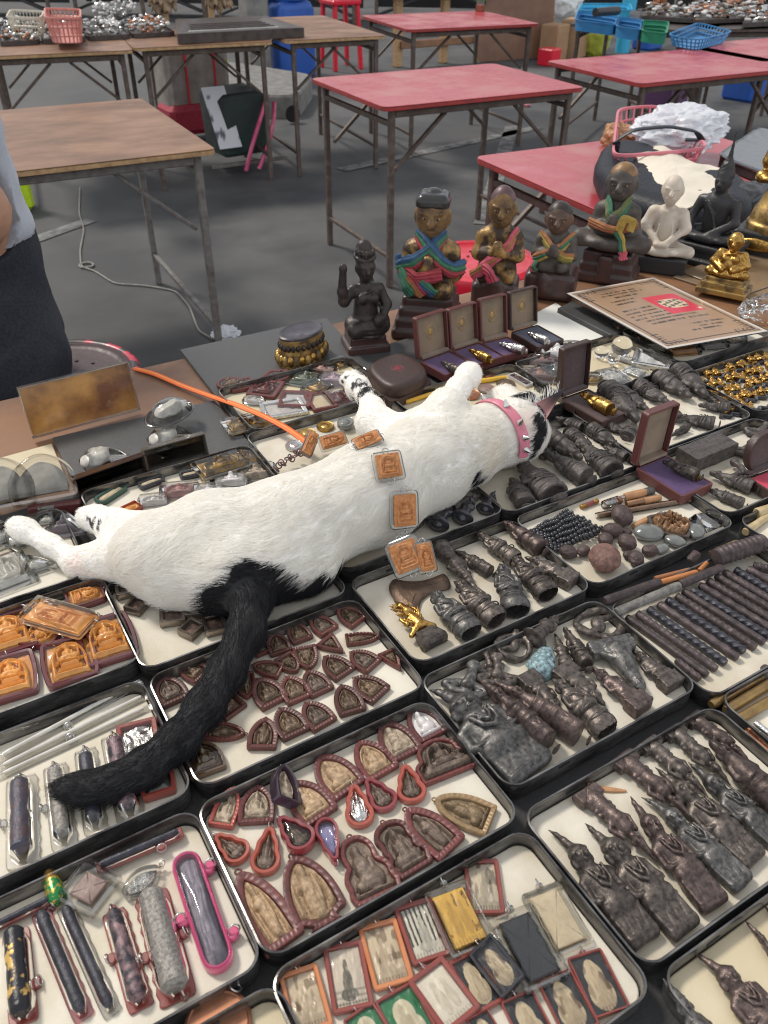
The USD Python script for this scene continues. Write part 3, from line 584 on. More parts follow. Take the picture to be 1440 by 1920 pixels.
M_ORANGEP = mat('amber_orange_plastic', (0.50, 0.19, 0.07), (0.42, 0.14, 0.05), rough=0.25, ns=120, coat=0.5)
M_REDBR = mat('red_brown_plastic', (0.22, 0.045, 0.032), (0.17, 0.036, 0.028), rough=0.28, ns=160, coat=0.4)
M_GREENP = mat('green_plastic', (0.02, 0.16, 0.06), (0.015, 0.12, 0.05), rough=0.3, ns=100, coat=0.4)
M_DKGREEN = mat('dark_green_enamel', (0.012, 0.05, 0.032), (0.010, 0.04, 0.026), rough=0.3, ns=100, coat=0.4)
M_BLKP = mat('glossy_black', (0.012, 0.012, 0.015), (0.02, 0.02, 0.024), rough=0.18, ns=60, coat=0.4)
M_TANF = mat('tan_gilt_frame', (0.30, 0.20, 0.10), (0.22, 0.145, 0.075), rough=0.4, ns=160, metal=0.2)
M_PINKP = mat('pink_clear_plastic', (0.60, 0.09, 0.20), (0.50, 0.07, 0.17), rough=0.18, ns=60, coat=0.6)
M_CLAYP = mat('pale_clay', (0.46, 0.32, 0.19), (0.25, 0.165, 0.095), rough=0.6, ns=260, bump=0.5, bs=600, vary=0.12, bd=0.001)
M_CLAYW = mat('whitish_clay', (0.46, 0.38, 0.28), (0.20, 0.145, 0.10), rough=0.65, ns=220, bump=0.5, bs=600, vary=0.1, bd=0.001)
M_CLAYD = mat('dark_clay', (0.17, 0.125, 0.095), (0.085, 0.060, 0.046), rough=0.5, ns=240, bump=0.6, bs=600, metal=0.25, vary=0.2, bd=0.001)
M_CLAYB = mat('brown_relief', (0.17, 0.115, 0.072), (0.080, 0.052, 0.034), rough=0.45, ns=240, bump=0.5, bs=600, metal=0.3, vary=0.25, bd=0.001)
M_ORANGE = mat('orange_clay', (0.72, 0.34, 0.085), (0.58, 0.24, 0.05), rough=0.45, ns=110, bump=0.3, bs=500, coat=0.35, vary=0.12, bd=0.001)
M_RUST = mat('rust_orange_clay', (0.50, 0.215, 0.072), (0.33, 0.125, 0.042), rough=0.6, ns=260, bump=0.4, bs=700, vary=0.1, bd=0.001)
M_PEARL = mat('pearl_white', (0.62, 0.60, 0.58), (0.50, 0.47, 0.46), rough=0.3, ns=90, coat=0.5)
M_CREAM = mat('cream_insert', (0.62, 0.52, 0.36), (0.52, 0.43, 0.29), rough=0.55, ns=150, bump=0.3, bs=500)
M_TAUPE = mat('taupe_stone', (0.24, 0.15, 0.125), (0.19, 0.115, 0.095), rough=0.45, ns=90, bump=0.2)
M_GREYGLASS = mat('grey_glass', (0.16, 0.165, 0.15), (0.09, 0.095, 0.09), rough=0.16, ns=50, coat=0.8)
M_BLUEGL = mat('violet_glass', (0.16, 0.16, 0.34), (0.30, 0.25, 0.42), rough=0.1, ns=60, coat=1.0, metal=0.3)
M_CLEAR = pane('clear_acrylic', (0.95, 0.95, 0.94), add=0.0)
M_CLEARR = pane('clear_cover', (0.97, 0.965, 0.95), add=0.0, rough=0.03)
M_CLEARE = pane('clear_acrylic_edge', (0.86, 0.85, 0.82), add=0.09, rough=0.14)
M_AMBER = pane('amber_acrylic', (0.72, 0.36, 0.12), add=0.03, rough=0.12)
M_SMOKE = pane('smoke_acrylic', (0.20, 0.18, 0.16), add=0.04, rough=0.08)
M_PINKCL = pane('pinkish_acrylic', (0.86, 0.52, 0.56), add=0.06)
M_ROLL = mat('dark_roll', (0.085, 0.062, 0.062), (0.040, 0.030, 0.032), rough=0.5, metal=0.3, ns=130, bump=0.5, bs=500, vary=0.25, bd=0.001)
M_ROLLB = mat('blue_black_roll', (0.040, 0.040, 0.055), (0.015, 0.015, 0.020), rough=0.35, metal=0.2, ns=160, bump=0.6, bs=420, bd=0.0012)
M_ROLLP = mat('pinkish_black_roll', (0.20, 0.12, 0.13), (0.018, 0.017, 0.024), rough=0.4, metal=0.2, ns=150, bump=0.6, bs=420, spread=(0.38, 0.6), bd=0.0012)
M_ROLLG = mat('gold_flecked_roll', (0.013, 0.013, 0.016), (0.55, 0.35, 0.10), rough=0.3, metal=0.3, ns=90, bump=0.3, spread=(0.56, 0.62))
M_ROLLS = mat('grey_speckled_roll', (0.30, 0.28, 0.25), (0.13, 0.12, 0.11), rough=0.4, metal=0.3, ns=420, bump=0.4, bs=900)
M_BOXM = mat('maroon_leatherette', (0.110, 0.036, 0.032), (0.085, 0.028, 0.026), rough=0.42, ns=300, bump=0.15, bs=1200)
M_BOXD = mat('dark_brown_leatherette', (0.045, 0.022, 0.018), (0.033, 0.017, 0.014), rough=0.45, ns=300, bump=0.15, bs=1200)
M_LINING = mat('beige_satin', (0.21, 0.150, 0.098), (0.150, 0.105, 0.068), rough=0.38, ns=40, sheen=0.3)
M_VIOLET = mat('violet_velvet', (0.055, 0.012, 0.10), (0.040, 0.008, 0.075), rough=0.85, ns=200, sheen=0.4)
M_NAVY = mat('navy_velvet', (0.010, 0.016, 0.055), (0.008, 0.012, 0.040), rough=0.85, ns=200, sheen=0.4)
M_REDV = mat('red_velvet', (0.50, 0.02, 0.07), (0.40, 0.015, 0.05), rough=0.85, ns=200, sheen=0.3)
M_BROWNV = mat('brown_velvet', (0.055, 0.022, 0.022), (0.04, 0.016, 0.016), rough=0.85, ns=200, sheen=0.4)
M_STEM = mat('light_wood', (0.48, 0.26, 0.12), (0.36, 0.18, 0.08), rough=0.5, ns=60, stretch=(1, 1, 1), coat=0.3)

# ---------------------------------------------------------------- outlines
def _prof(kind, v):
    c = lambda v0, r, w: w*np.sqrt(np.clip(1-((v-v0)/r)**2, 0, 1))
    if kind == 'arch': return 0.5*np.where(v < .3, .96+.04*v/.3, np.clip(1-(np.clip(v-.3, 0, 1)/.7)**2.1, 0, 1)**.62)
    if kind == 'tri': return 0.5*np.clip(1-v**1.25, 0, 1)**.9
    if kind == 'gourd': return np.maximum.reduce([c(.30, .30, .5), c(.60, .24, .385), c(.84, .17, .22)])
    if kind == 'gourd2': return np.maximum.reduce([c(.16, .2, .5), c(.36, .28, .47), c(.72, .29, .34), 0.46*(v < .12)])
    if kind == 'rect': return 0.5+0*v
    if kind == 'wave': return 0.47+0.03*np.cos(v*2*np.pi*4)
    if kind == 'barrel': return 0.455+0.045*np.sin(np.pi*v)
    if kind == 'oval': return 0.5*np.sqrt(np.clip(1-(2*v-1)**2, 0, 1))
    if kind == 'leaf': return 0.5*np.sin(np.pi*np.clip(v*.92+.08, 0, 1))**.8
    if kind == 'diamond': return 0.5*(1-np.abs(2*v-1))
    if kind == 'pent': return np.where(v < .58, .36+.14*v/.58, .5*(1-v)/.42)
    if kind == 'trefoil': return np.maximum.reduce([.5*(v < .42), c(.42, .2, .5), c(.66, .34, .36)])
    if kind == 'cap': return 0.5*np.where(v < .12, np.sqrt(np.clip(1-((.12-v)/.12)**2, 0, 1)), np.where(v > .88, np.sqrt(np.clip(1-((v-.88)/.12)**2, 0, 1)), 1))
    if kind == 'foot': return np.maximum(.5*np.clip(1-(np.clip(v-.30, 0, 1)/.70)**2.1, 0, 1)**.62*(v > .12), (.26+.08*np.cos(v*60))*(v <= .14))
    if kind == 'cusp': return np.maximum.reduce([.40*(v < .2), c(.24, .22, .47), c(.52, .2, .40), c(.74, .26, .40)])
_oc = {}
def outline(kind, n=60, sm=2):
    k = (kind, n, sm)
    if k in _oc: return _oc[k].copy()
    v = np.linspace(0, 1, 400); h = np.maximum(_prof(kind, v), 1e-4); p = np.vstack([np.column_stack([h, v]), np.column_stack([-h[::-1], v[::-1]])]); p = np.vstack([p, p[:1]])
    s = np.r_[0, np.cumsum(np.linalg.norm(np.diff(p, axis=0), axis=1))]; t = np.linspace(0, s[-1], n, endpoint=False); q = np.column_stack([np.interp(t, s, p[:, 0]), np.interp(t, s, p[:, 1])])
    for _ in range(sm): q = .5*q+.25*(np.roll(q, 1, 0)+np.roll(q, -1, 0))
    _oc[k] = q; return q.copy()
# ---------------------------------------------------------------- reliefs and prints
def G(u, v, cu, cv, su, sv): return np.sqrt(np.clip(1-((u-cu)/su)**2-((v-cv)/sv)**2, 0, 1))
def relief(kind, u, v):
    r = relief0(kind, u, v); return np.where(r > .02, .22+.78*r, 0)
def relief0(kind, u, v):
    if kind == 'sit': return np.maximum.reduce([.7*G(u, v, 0, .20, .74, .13), .6*G(u, v, .42, .22, .3, .12), .6*G(u, v, -.42, .22, .3, .12), .85*G(u, v, 0, .42, .34, .24), .6*G(u, v, .36, .42, .12, .2), .6*G(u, v, -.36, .42, .12, .2), G(u, v, 0, .71, .2, .14), .7*G(u, v, 0, .86, .09, .10), .35*np.exp(-((np.hypot(u, (v-.45)/.52)-.86)/.07)**2), .45*((v < .07)*1.0)])
    if kind == 'stand': return np.maximum.reduce([.75*G(u, v, 0, .3, .42, .34)*(1+.12*np.sin(u*26)), .85*G(u, v, 0, .55, .38, .2), .6*G(u, v, .42, .5, .13, .26), .7*G(u, v, -.25, .56, .3, .07), G(u, v, 0, .79, .21, .13), .6*G(u, v, 0, .9, .26, .05), .4*np.exp(-((np.abs(u)-.82)/.1)**2)*(v < .75)])
    if kind == 'lean': return np.maximum.reduce([.8*G(u, v, .1, .28, .6, .22), .8*G(u, v, -.1, .5, .4, .26), .6*G(u, v, .35, .42, .16, .25), G(u, v, -.12, .76, .22, .15), .5*G(u, v, -.5, .2, .3, .1), .4*((v < .08)*1.0)])
    if kind == 'trio': return np.maximum.reduce([relief('sit', u/.6, np.clip((v-.15)/.8, 0, 1))*.95]+[.8*relief('sit', (u-s)/.42, np.clip(v/.55, 0, 1))*(v < .6) for s in (-.62, .62)])
    if kind == 'somdej':
        arch = np.where(v > .45, np.exp(-((np.hypot(u/.72, (v-.45)/.46)-1)/.07)**2), np.exp(-((np.abs(u)-.72)/.06)**2)); s = relief('sit', u/.55, np.clip((v-.40)/.48, 0, 1))*(v > .40)
        return np.maximum.reduce([.5*arch, .95*s, .6*np.exp(-((v-.34)/.028)**2)*(np.abs(u) < .42), .6*np.exp(-((v-.23)/.028)**2)*(np.abs(u) < .52), .6*np.exp(-((v-.11)/.035)**2)*(np.abs(u) < .66)])
    if kind == 'swirl': return .6+.4*np.sin(14*np.hypot(u, v-.5)+5*np.sin(6*np.arctan2(v-.5, u)))
    return 0*u
def plate(o, z, amp, kind, seed=0, m=20, noise=.16, dome=0.0, fn=None, de=2):
    if fn is not None: o = np.vstack([o+(np.roll(o, -1, 0)-o)*t for t in (0, 1/3, 2/3)]).reshape(3, -1, 2).transpose(1, 0, 2).reshape(-1, 2); m = 40
    c = o.mean(0); s = np.linspace(0, 1, m+1)[1:]; N = len(o); v = np.vstack([c]+[c+t*(o-c) for t in s]); lo, hi = o.min(0), o.max(0)
    u, w = (v[:, 0]-(lo[0]+hi[0])/2)/((hi[0]-lo[0])/2), (v[:, 1]-lo[1])/(hi[1]-lo[1]); rr = np.r_[0, np.repeat(s, N)]; box_like = abs(np.sum(o[:, 0]*np.roll(o[:, 1], -1)-o[:, 1]*np.roll(o[:, 0], -1)))/2 > .86*np.prod(hi-lo)
    h = amp*(relief(kind, u, w)*np.clip((1-rr)*9, .0, 1) if kind else 0*u)+amp*noise*.6*(meshkit.fbm(np.column_stack([u*3+seed*7.3, w*4.5, 0*u+seed]), 2, seed)-.5)*2+dome*(.3*(1-u*u)*(1-(2*w-1)**2) if de > 2 and box_like else 1-rr**de)
    i = np.arange(N); j = (i+1) % N; fs = [np.stack([np.zeros(N, int), 1+i, 1+j], 1)]
    for k in range(m-1): a, b = 1+k*N, 1+(k+1)*N; fs += [np.stack([a+i, b+i, b+j], 1), np.stack([a+i, b+j, a+j], 1)]
    col = None if fn is None else np.clip(fn(u, w), 0, 1)
    return (np.column_stack([v, z+h]), np.vstack(fs)), col
def lerp(a, b, t): return np.asarray(a)*(1-t[:, None])+np.asarray(b)*t[:, None]
def smooth01(x): x = np.clip(x, 0, 1); return x*x*(3-2*x)
def monk_print(seed, paper=(.66, .56, .40), ink=(.16, .10, .05), style='sit'):
    r = np.random.default_rng(seed)
    ox, sc, n0 = r.uniform(-.12, .12), r.uniform(.85, 1.05), seed*3.1
    def fn(u, v):
        d = np.zeros_like(u)+.12*meshkit.fbm(np.column_stack([u*3+n0, v*3, 0*u]), 4, seed)
        if style == 'stripe': d = d+.75*(np.sin(u*20+v*2) > .2)*(v > .25)
        if style == 'temple': d = d+.50*smooth01((meshkit.noise(np.column_stack([u*3.2+n0, v*5, 0*u]), seed)-.52)*9)*(v > .35)+.22*(v < .2)+.45*np.maximum(G(u, v, -.55, .42, .16, .2), G(u, v, .55, .46, .15, .22))
        x = (u-ox)/sc; body = np.maximum.reduce([G(x, v, 0, .2, .62, .12), G(x, v, 0, .4, .36, .25), G(x, v, 0, .70, .17, .12)])
        if style == 'pair': body = np.maximum(G(x, v, -.35, .42, .35, .3), np.maximum(G(x, v, -.35, .74, .18, .12), np.maximum(G(x, v, .38, .40, .3, .26), G(x, v, .38, .70, .16, .11))))
        m = smooth01(body*5); edge = np.clip(1-np.abs(body-.12)*9, 0, 1)
        if style == 'bronze': d = d*(1-m)+m*(.55+.35*meshkit.noise(np.column_stack([u*9, v*12, 0*u+n0]), 2)); d = d+.35*(np.abs(np.sin(v*30)) > .8)*(v < .32)
        else: d = d*(1-m*.85)+m*(.10+.30*meshkit.noise(np.column_stack([u*7, v*9, 0*u+n0]), 3))+edge*.4
        d = d+.30*(v < .10)*(np.sin(u*30) > 0)
        return lerp(paper, ink, np.clip(.06+1.25*d, 0, 1))
    return fn
M_PRINT = tinted('photo_print', rough=0.35, coat=0.2, grain=0.05)
# ---------------------------------------------------------------- amulets
ORD = ['first', 'second', 'third', 'fourth', 'fifth', 'sixth', 'seventh', 'eighth', 'ninth', 'tenth', 'eleventh', 'twelfth', 'thirteenth', 'fourteenth']
def ranks(mids, per):           # back rows first; from the left inside each row
    n = len(mids); nr = max(1, round(n/per)); q = np.array([P(x, y, FZ)[:2] for x, y in mids]); order = np.argsort(-q[:, 1]); rows = np.array_split(order, nr); out = [None]*n
    names = {1: ['only'], 2: ['back', 'front'], 3: ['back', 'middle', 'front']}.get(nr, ['back']+ORD[1:nr-1]+['front'])
    for rn, rw in zip(names, rows):
        for k, i in enumerate(sorted(rw, key=lambda i: q[i, 0])): out[i] = (ORD[k], rn)
    return out
def spot(zk, b, t, lift=0.0):
    B, T = P(*zp(zk, *b), FZ+lift), P(*zp(zk, *t), FZ+lift); return B, T, np.linalg.norm(T-B)
def ring_at(c, R, r, n=(0, 0, 1)):
    return xf(ring(R, r, 18, 6), at(c, np.cross([.3, .5, 1], n), n))
def amulet(lab, zk, b, t, shape='arch', w=.7, frame=None, rel='sit', rmat=None, h=.0048, fr=.15, cover=False, rope=False, loop='ring', lift=0.0, lean=(0, 0), name='amulet', cat='amulet', group=None, seed=0, fn=None, clear=False, dome=0.0, z0=FZ, amp=None, bail=None, noise=.16, up=None, shrink=0.0):
    B, T, L = spot(zk, b, t, lift); frame = frame or M_MAROON; B, T = B+(T-B)*shrink/2, T-(T-B)*shrink/2; L *= 1-shrink; B = B.copy(); B[2] += .0004
    M = at(B, T-B)@rotm((0, 1, 0), lean[0])@rotm((1, 0, 0), lean[1]) if up is None else at(B, T-B, up)
    if lean[0] and up is None: M[2, 3] += abs(math.sin(lean[0]))*w*L*.5
    if lean[1] < 0: M[2, 3] += abs(math.sin(lean[1]))*L
    Lb = L*(.90 if loop == 'ring' else .93 if loop == 'knob' else 1.0); W = w*L; n = 96 if rope else 60
    o = outline(shape, n, 1 if shape in ('rect', 'wave', 'pent', 'diamond') else 2)*[W, Lb]; f = fr*min(W, Lb)
    th = Thing(name, lab, cat, M[:3, 3], 0, group); T_ = lambda m: xf(m, M)
    if clear:
        edge = loft(o, [(0, 0), (0, h*.45), (f*.30, h*.55)], cap1=False); th.part('clear_rim', T_(edge), M_CLEARE)
        th.part('clear_shell', T_(loft(inset(o, f*.30), [(0, h*.55), (f*.25, h*1.0), (f*.55, h*1.2)], cap0=False, cap1=False)), M_CLEAR, 50)
        th.part('clear_front', T_(plate(inset(o, f*.85), h*1.2, 0, None, dome=h*.10, m=10, de=6)[0]), M_CLEAR, True)
        oi = inset(o, f*1.05); back = loft(oi, [(0, h*.12), (0, h*.30), (f*.1, h*.34)]); th.part('insert', T_(back), rmat)
        pl, col = plate(inset(oi, f*.12), h*.36, amp if amp is not None else .16*W, rel, seed, noise=noise, fn=fn)
        if fn or rel: th.part('print' if fn else 'relief', T_(pl), M_PRINT if fn else rmat, 60, col=col)
    else:
        zm = None
        if rope: a = np.where(np.arange(n) % 3 == 0, -.00036, .00006); zm = {2: a*.5, 3: a, 4: a}
        th.part('frame', T_(loft(o, [(f*.15, 0), (0, h*.2), (f*.02, h*.88), (f*.16, h), (f*.74, h*.97), (f*.96, h*.80), (f, h*.38)], cap1=False, zmod=zm)), frame, 35)
        oi = inset(o, f*1.02); pl, col = plate(oi, h*.40, amp if amp is not None else .20*W, rel, seed, noise=noise, dome=dome, fn=fn)
        th.part('print' if fn else 'relief', T_(pl), M_PRINT if fn else rmat, 60, col=col)
        if cover: th.part('cover', T_(plate(inset(o, f*.9), h*.84, 0, None, dome=h*.22, m=10, de=6)[0]), M_CLEARR, True)
    bm = bail or frame
    if loop == 'knob': th.part('loop', T_(xf(ring(L*.032, L*.013, 12, 6), trimesh.transformations.translation_matrix([0, Lb+L*.022, h*.5]))), bm)
    elif loop == 'ring':
        th.part('bail', T_(loft(outline('rect', 24, 4)*[L*.10, L*.075]+[0, Lb-L*.02], [(0, h*.2), (0, h*.6), (L*.008, h*.7)])), bm if not clear else M_CLEARE)
        R = min(L*.065, .0036); th.part('ring', T_(xf(ring(R, R*.17, 16, 6), trimesh.transformations.translation_matrix([0, Lb+L*.045, h*.65])@rotm((0, 1, 0), 1.1)@rotm((0, 0, 1), seed))), M_SILVER)
    return th
def batch(rows, look_tray, per, group=None, **kw):     # rows: (zoom, base, tip, look, options)
    mids = [zp(z, (b[0]+t[0])/2, (b[1]+t[1])/2) for z, b, t, _, _ in rows]; rk = ranks(mids, per)
    for i, ((z, b, t, look, op), (o_, rn)) in enumerate(zip(rows, rk)):
        lab = f'{look}, {o_} from left in {rn} row, {look_tray}' if rn != 'only' else f'{look}, {o_} from left, {look_tray}'
        kind = op.get('fig'); q = {**kw, **op}; q.setdefault('seed', i)
        if kind: q.pop('fig'); figure(lab, kind, z, b, t, group=group, **q)
        else: amulet(lab, z, b, t, group=group, **q)

# ---------------------------------------------------------------- lying figures
_fp = {}
def fig_mesh(kind, var):
    if (kind, var) in _fp: return _fp[(kind, var)]
    r = np.random.default_rng(hash((len(kind), ord(kind[0]), var)) % 9999); j = lambda a=.06: 1+r.uniform(-a, a); s = S(.03)
    def head(y, z, R, face=True, ears=True):
        s.e((0, y, z), (R*.86, R, R*.9)); s.c((0, y-R*1.2, z-R*.1), (0, y-R*.5, z), R*.55, k=.02)
        if ears:
            for q in (-1, 1): s.e((q*R*.9, y-R*.05, z-R*.15), (R*.2, R*.5, R*.3), k=.012)
        if face:
            s.c((0, y+R*.2, z+R*.84), (0, y-R*.2, z+R*1.06), R*.13, R*.23, k=.008); s.c((-R*.52, y+R*.34, z+R*.72), (R*.52, y+R*.34, z+R*.72), R*.15, k=.008); s.c((-R*.28, y-R*.52, z+R*.80), (R*.28, y-R*.52, z+R*.80), R*.13, k=.006); s.c((-R*.3, y-R*.36, z+R*.93), (R*.3, y-R*.36, z+R*.93), R*.07, k=.006, op=-1)
            for q in (-1, 1): s.e((q*R*.40, y+R*.06, z+R*.93), (R*.26, R*.17, R*.16), k=.008, op=-1)
            for q in (-1, 1): s.e((q*R*.40, y+R*.06, z+R*.78), (R*.2, R*.12, R*.13), k=.004)
    def arms(ys, xs, ye, xe, yh, z, ra, zh=.05):
        for q in (-1, 1): s.c((q*xs, ys, z), (q*xe, ye, z), ra, ra*.85, k=.02); s.c((q*xe, ye, z), (q*.035, yh, z+zh), ra*.85, ra*.7, k=.015)
    if kind == 'horn':
        s.b((0, .115, .055), (.148*j(), .115, .05), .02); s.c((-.115, .015, .055), (.115, .015, .055), .045, k=.015)
        s.e((0, .28, .07), (.15, .09, .075)); s.c((0, .3, .06), (0, .5, .065), .125, .115, sq=(1, 1, 1.35)); s.c((-.085, .525, .07), (.085, .525, .07), .052)
        for q in (-1, 1): s.e((q*.095, .265, .085), (.06, .065, .06), k=.015)
        arms(.51, .135, .37, .155, .285, .075, .034, .05); head(.665, .095, .098*j()); s.c((-.065, .715, .13), (.065, .715, .13), .02, k=.012); s.e((0, .735, .085), (.08, .055, .078))
        bend = r.uniform(-.05, .05); s.chain([(0, .76, .08), (bend*.6, .85, .075), (bend, .93, .06), (bend*1.6, 1, .045)], [.052, .031, .019, .006], k=.02)
        for wd, yb, rr in ((.070, .38, .014), (.040, .44, .011)): s.chain([(-wd, .545, .150), (-wd*.75, yb+.04, .168), (0, yb-.01, .176), (wd*.75, yb+.04, .168), (wd, .545, .150)], [rr]*5, k=.004)
        s.c((-.14, .215, .098), (.14, .215, .098), .017, k=.004); s.c((-.13, .03, .100), (.13, .03, .100), .015, k=.004); s.c((-.14, .335, .13), (.14, .335, .13), .012, k=.004)
        for x0, x1 in ((-.12, -.045), (-.045, .03), (.03, .11)): s.c((x0, .19, .108), ((x0+x1)/2, .055, .108), .008, op=-1, k=.004); s.c(((x0+x1)/2, .055, .108), (x1, .19, .108), .008, op=-1, k=.004)
    elif kind == 'bell':
        s.c((0, .05, .15), (0, .36, .15), .225*j(), .15, sq=(1, 1, 1.35)); s.e((0, .37, .17), (.23*j(), .09, .13)); s.c((0, .42, .15), (0, .62, .15), .145, .12, sq=(1, 1, 1.2)); s.c((-.10, .63, .15), (.10, .63, .15), .06)
        arms(.62, .155, .48, .19, .40, .17, .045, .10); head(.785, .16, .115); s.chain([(0, .86, .15), (0, .93, .14), (0, 1, .13)], [.07, .035, .010], k=.03)
        s.chain([(-.11, .62, .25), (0, .53, .29), (.07, .42, .29)], [.013]*3, k=.006); s.t((0, .30, .15), .165, .018, (0, 1, 0), k=.01); s.t((0, .14, .15), .20, .013, (0, 1, 0), k=.01)
        s.e((0, -.06, .15), (.185, .30, .125), k=.01, op=-1)
    elif kind == 'tier':
        s.c((0, .03, .13), (0, .46, .13), .155, .135, k=.01); s.c((0, .46, .13), (0, .6, .13), .13, .10)
        for y in (.1, .13, .27, .30, .42, .5): s.t((0, y, .13), .145, .014, (0, 1, 0), k=.008)
        arms(.58, .10, .47, .14, .42, .15, .04, .10); head(.72, .14, .10); s.chain([(0, .80, .13), (0, .88, .125), (0, 1, .12)], [.07, .045, .010]); s.t((0, .82, .13), .06, .013, (0, 1, 0), k=.008)
        for x in (-.07, 0, .07): s.c((x-.035, .24, .27), (x, .15, .28), .011, op=-1, k=.006); s.c((x, .15, .28), (x+.035, .24, .27), .011, op=-1, k=.006)
        s.b((0, -.05, .1), (.4, .05, .4), .001, k=.004, op=-1)
    elif kind == 'naked':
        s.b((0, .07, .08), (.19*j(), .075, .065), .015); s.c((-.17, .02, .08), (.17, .02, .08), .05, k=.015); s.c((0, .16, .085), (0, .33, .09), .12, .115, sq=(1, 1, 1.2)); s.c((-.12, .27, .1), (.12, .27, .1), .035, k=.012); s.c((-.12, .33, .1), (.12, .33, .1), .03, k=.012)
        s.e((0, .46, .11), (.115, .12, .10)); s.e((.0, .57, .11), (.105, .08, .09)); arms(.63, .11, .50, .165, .38, .1, .036, .05); head(.745, .10, .078); s.chain([(0, .80, .1), (0, .88, .09), (.02, 1, .07)], [.055, .035, .010])
        for q in (-1, 1): s.c((q*.12, .14, .14), (q*.02, .03, .14), .009, op=-1, k=.006)
    elif kind == 'block':
        s.b((0, .12, .12), (.20*j(), .125, .11), .02, k=.01); s.b((0, .27, .115), (.155, .06, .095), .02, k=.02); s.e((0, .38, .13), (.17, .09, .11)); s.c((0, .42, .12), (0, .62, .12), .13, .11, sq=(1, 1, 1.2)); s.c((-.09, .63, .12), (.09, .63, .12), .055); arms(.62, .14, .5, .165, .41, .13, .04, .08)
        head(.78, .125, .10); s.chain([(0, .85, .12), (0, .93, .11), (0, 1, .1)], [.06, .035, .012]); s.c((-.2, .24, .2), (.2, .24, .2), .02, k=.006); s.c((-.2, .03, .21), (.2, .03, .21), .018, k=.006)
    elif kind == 'coil':
        for q in (-1, 1): s.chain([(q*.12, .34, .14), (q*.40, .22, .13), (q*.25, .08, .12), (0, .10, .14)], [.10, .12, .10, .09], k=.03)
        s.chain([(0, .28, .2), (.04, .5, .26), (.02, .72, .24)], [.15, .10, .09]); s.e((.02, .84, .23), (.15, .15, .14)); s.c((-.03, .9, .3), (.1, .86, .33), .04, k=.01); s.c((-.36, .18, .22), (.36, .18, .22), .018, op=-1)
    elif kind == 'loop':
        t = np.linspace(0, 2*np.pi, 15); s.chain([(.42*np.cos(a), .45+.40*np.sin(a), .11+.05*np.sin(2*a)) for a in t], [.075+.02*np.sin(3*a) for a in t], k=.02); s.e((.04, .5, .13), (.13, .22, .12)); s.chain([(.1, .62, .14), (.28, .75, .14)], [.08, .06]); s.chain([(-.05, .36, .14), (-.28, .28, .13)], [.08, .06]); head(.92, .13, .095)
    elif kind == 'disc':
        s.c((0, .03, .30), (0, .07, .30), .02, .02); s.e((0, .05, .28), (.30, .055, .28), k=.01); s.c((0, .1, .26), (0, .45, .24), .17, .13); s.e((0, .5, .24), (.19, .12, .15)); s.c((0, .5, .24), (0, .65, .24), .13, .10); arms(.64, .12, .52, .17, .45, .26, .045, .08); head(.78, .24, .10); s.chain([(0, .86, .24), (.02, 1, .23)], [.06, .02])
        s.t((0, .2, .25), .15, .016, (0, 1, 0), k=.01)
    elif kind == 'gong':
        s.b((0, .13, .12), (.34, .13, .09), .05, k=.02)
        for y in (.05, .13, .21): s.c((-.30, y, .19), (.30, y+.02, .19), .03, k=.01)
        s.c((0, .26, .13), (0, .62, .13), .17, .12); s.e((0, .48, .18), (.14, .22, .10))
        for x in np.linspace(-.1, .1, 6): s.c((x, .34, .25), (x*.6, .66, .23), .016, k=.008)
        s.c((0, .6, .13), (0, .9, .12), .12, .09); head(.88, .13, .10)
        for q in (-1, 1): s.c((q*.2, .24, .16), (q*.1, .42, .2), .05, k=.01)
    elif kind == 'wrap':
        s.c((0, .04, .16), (0, .50, .15), .20*j(.12), .16*j(.1), sq=(1, 1, 1.15)); s.c((0, .5, .15), (0, .66, .15), .15, .11); s.c((-.1, .6, .15), (.1, .6, .15), .055); head(.78, .16, .11*j()); s.e((0, .9, .15), (.07, .10, .07)); arms(.6, .14, .46, .19, .38, .16, .045, .09)
        for y in r.uniform(.05, .45, 5): s.t((r.uniform(-.02, .02), y, .15), .19, .013, (r.uniform(-.4, .4), 1, r.uniform(-.3, .3)), k=.014)
        s.b((0, -.06, .1), (.4, .06, .4), .001, k=.006, op=-1)
        if var % 2: s.e((0, -.02, .16), (.15, .10, .13), k=.01, op=-1)
    elif kind == 'slim':
        s.chain([(0, .02, .12), (0, .12, .12), (0, .22, .12)], [.14, .11, .08]); s.chain([(0, .22, .12), (0, .42, .12), (0, .52, .12)], [.08, .105, .08]); arms(.52, .07, .42, .12, .34, .12, .032, .08); head(.64, .12, .08); s.chain([(0, .7, .12), (0, .8, .11), (0, .9, .1), (0, 1, .09)], [.06, .045, .028, .006]); s.t((0, .74, .12), .05, .013, (0, 1, 0), k=.008)
    m = s.mesh({'horn': .0085, 'gong': .011, 'naked': .0105, 'tier': .0115, 'bell': .0115, 'coil': .016, 'loop': .015, 'wrap': .0135}.get(kind, .013), fn=lambda g, d: np.maximum(d, -g[:, 2]), relax=1); _fp[(kind, var)] = m; return m
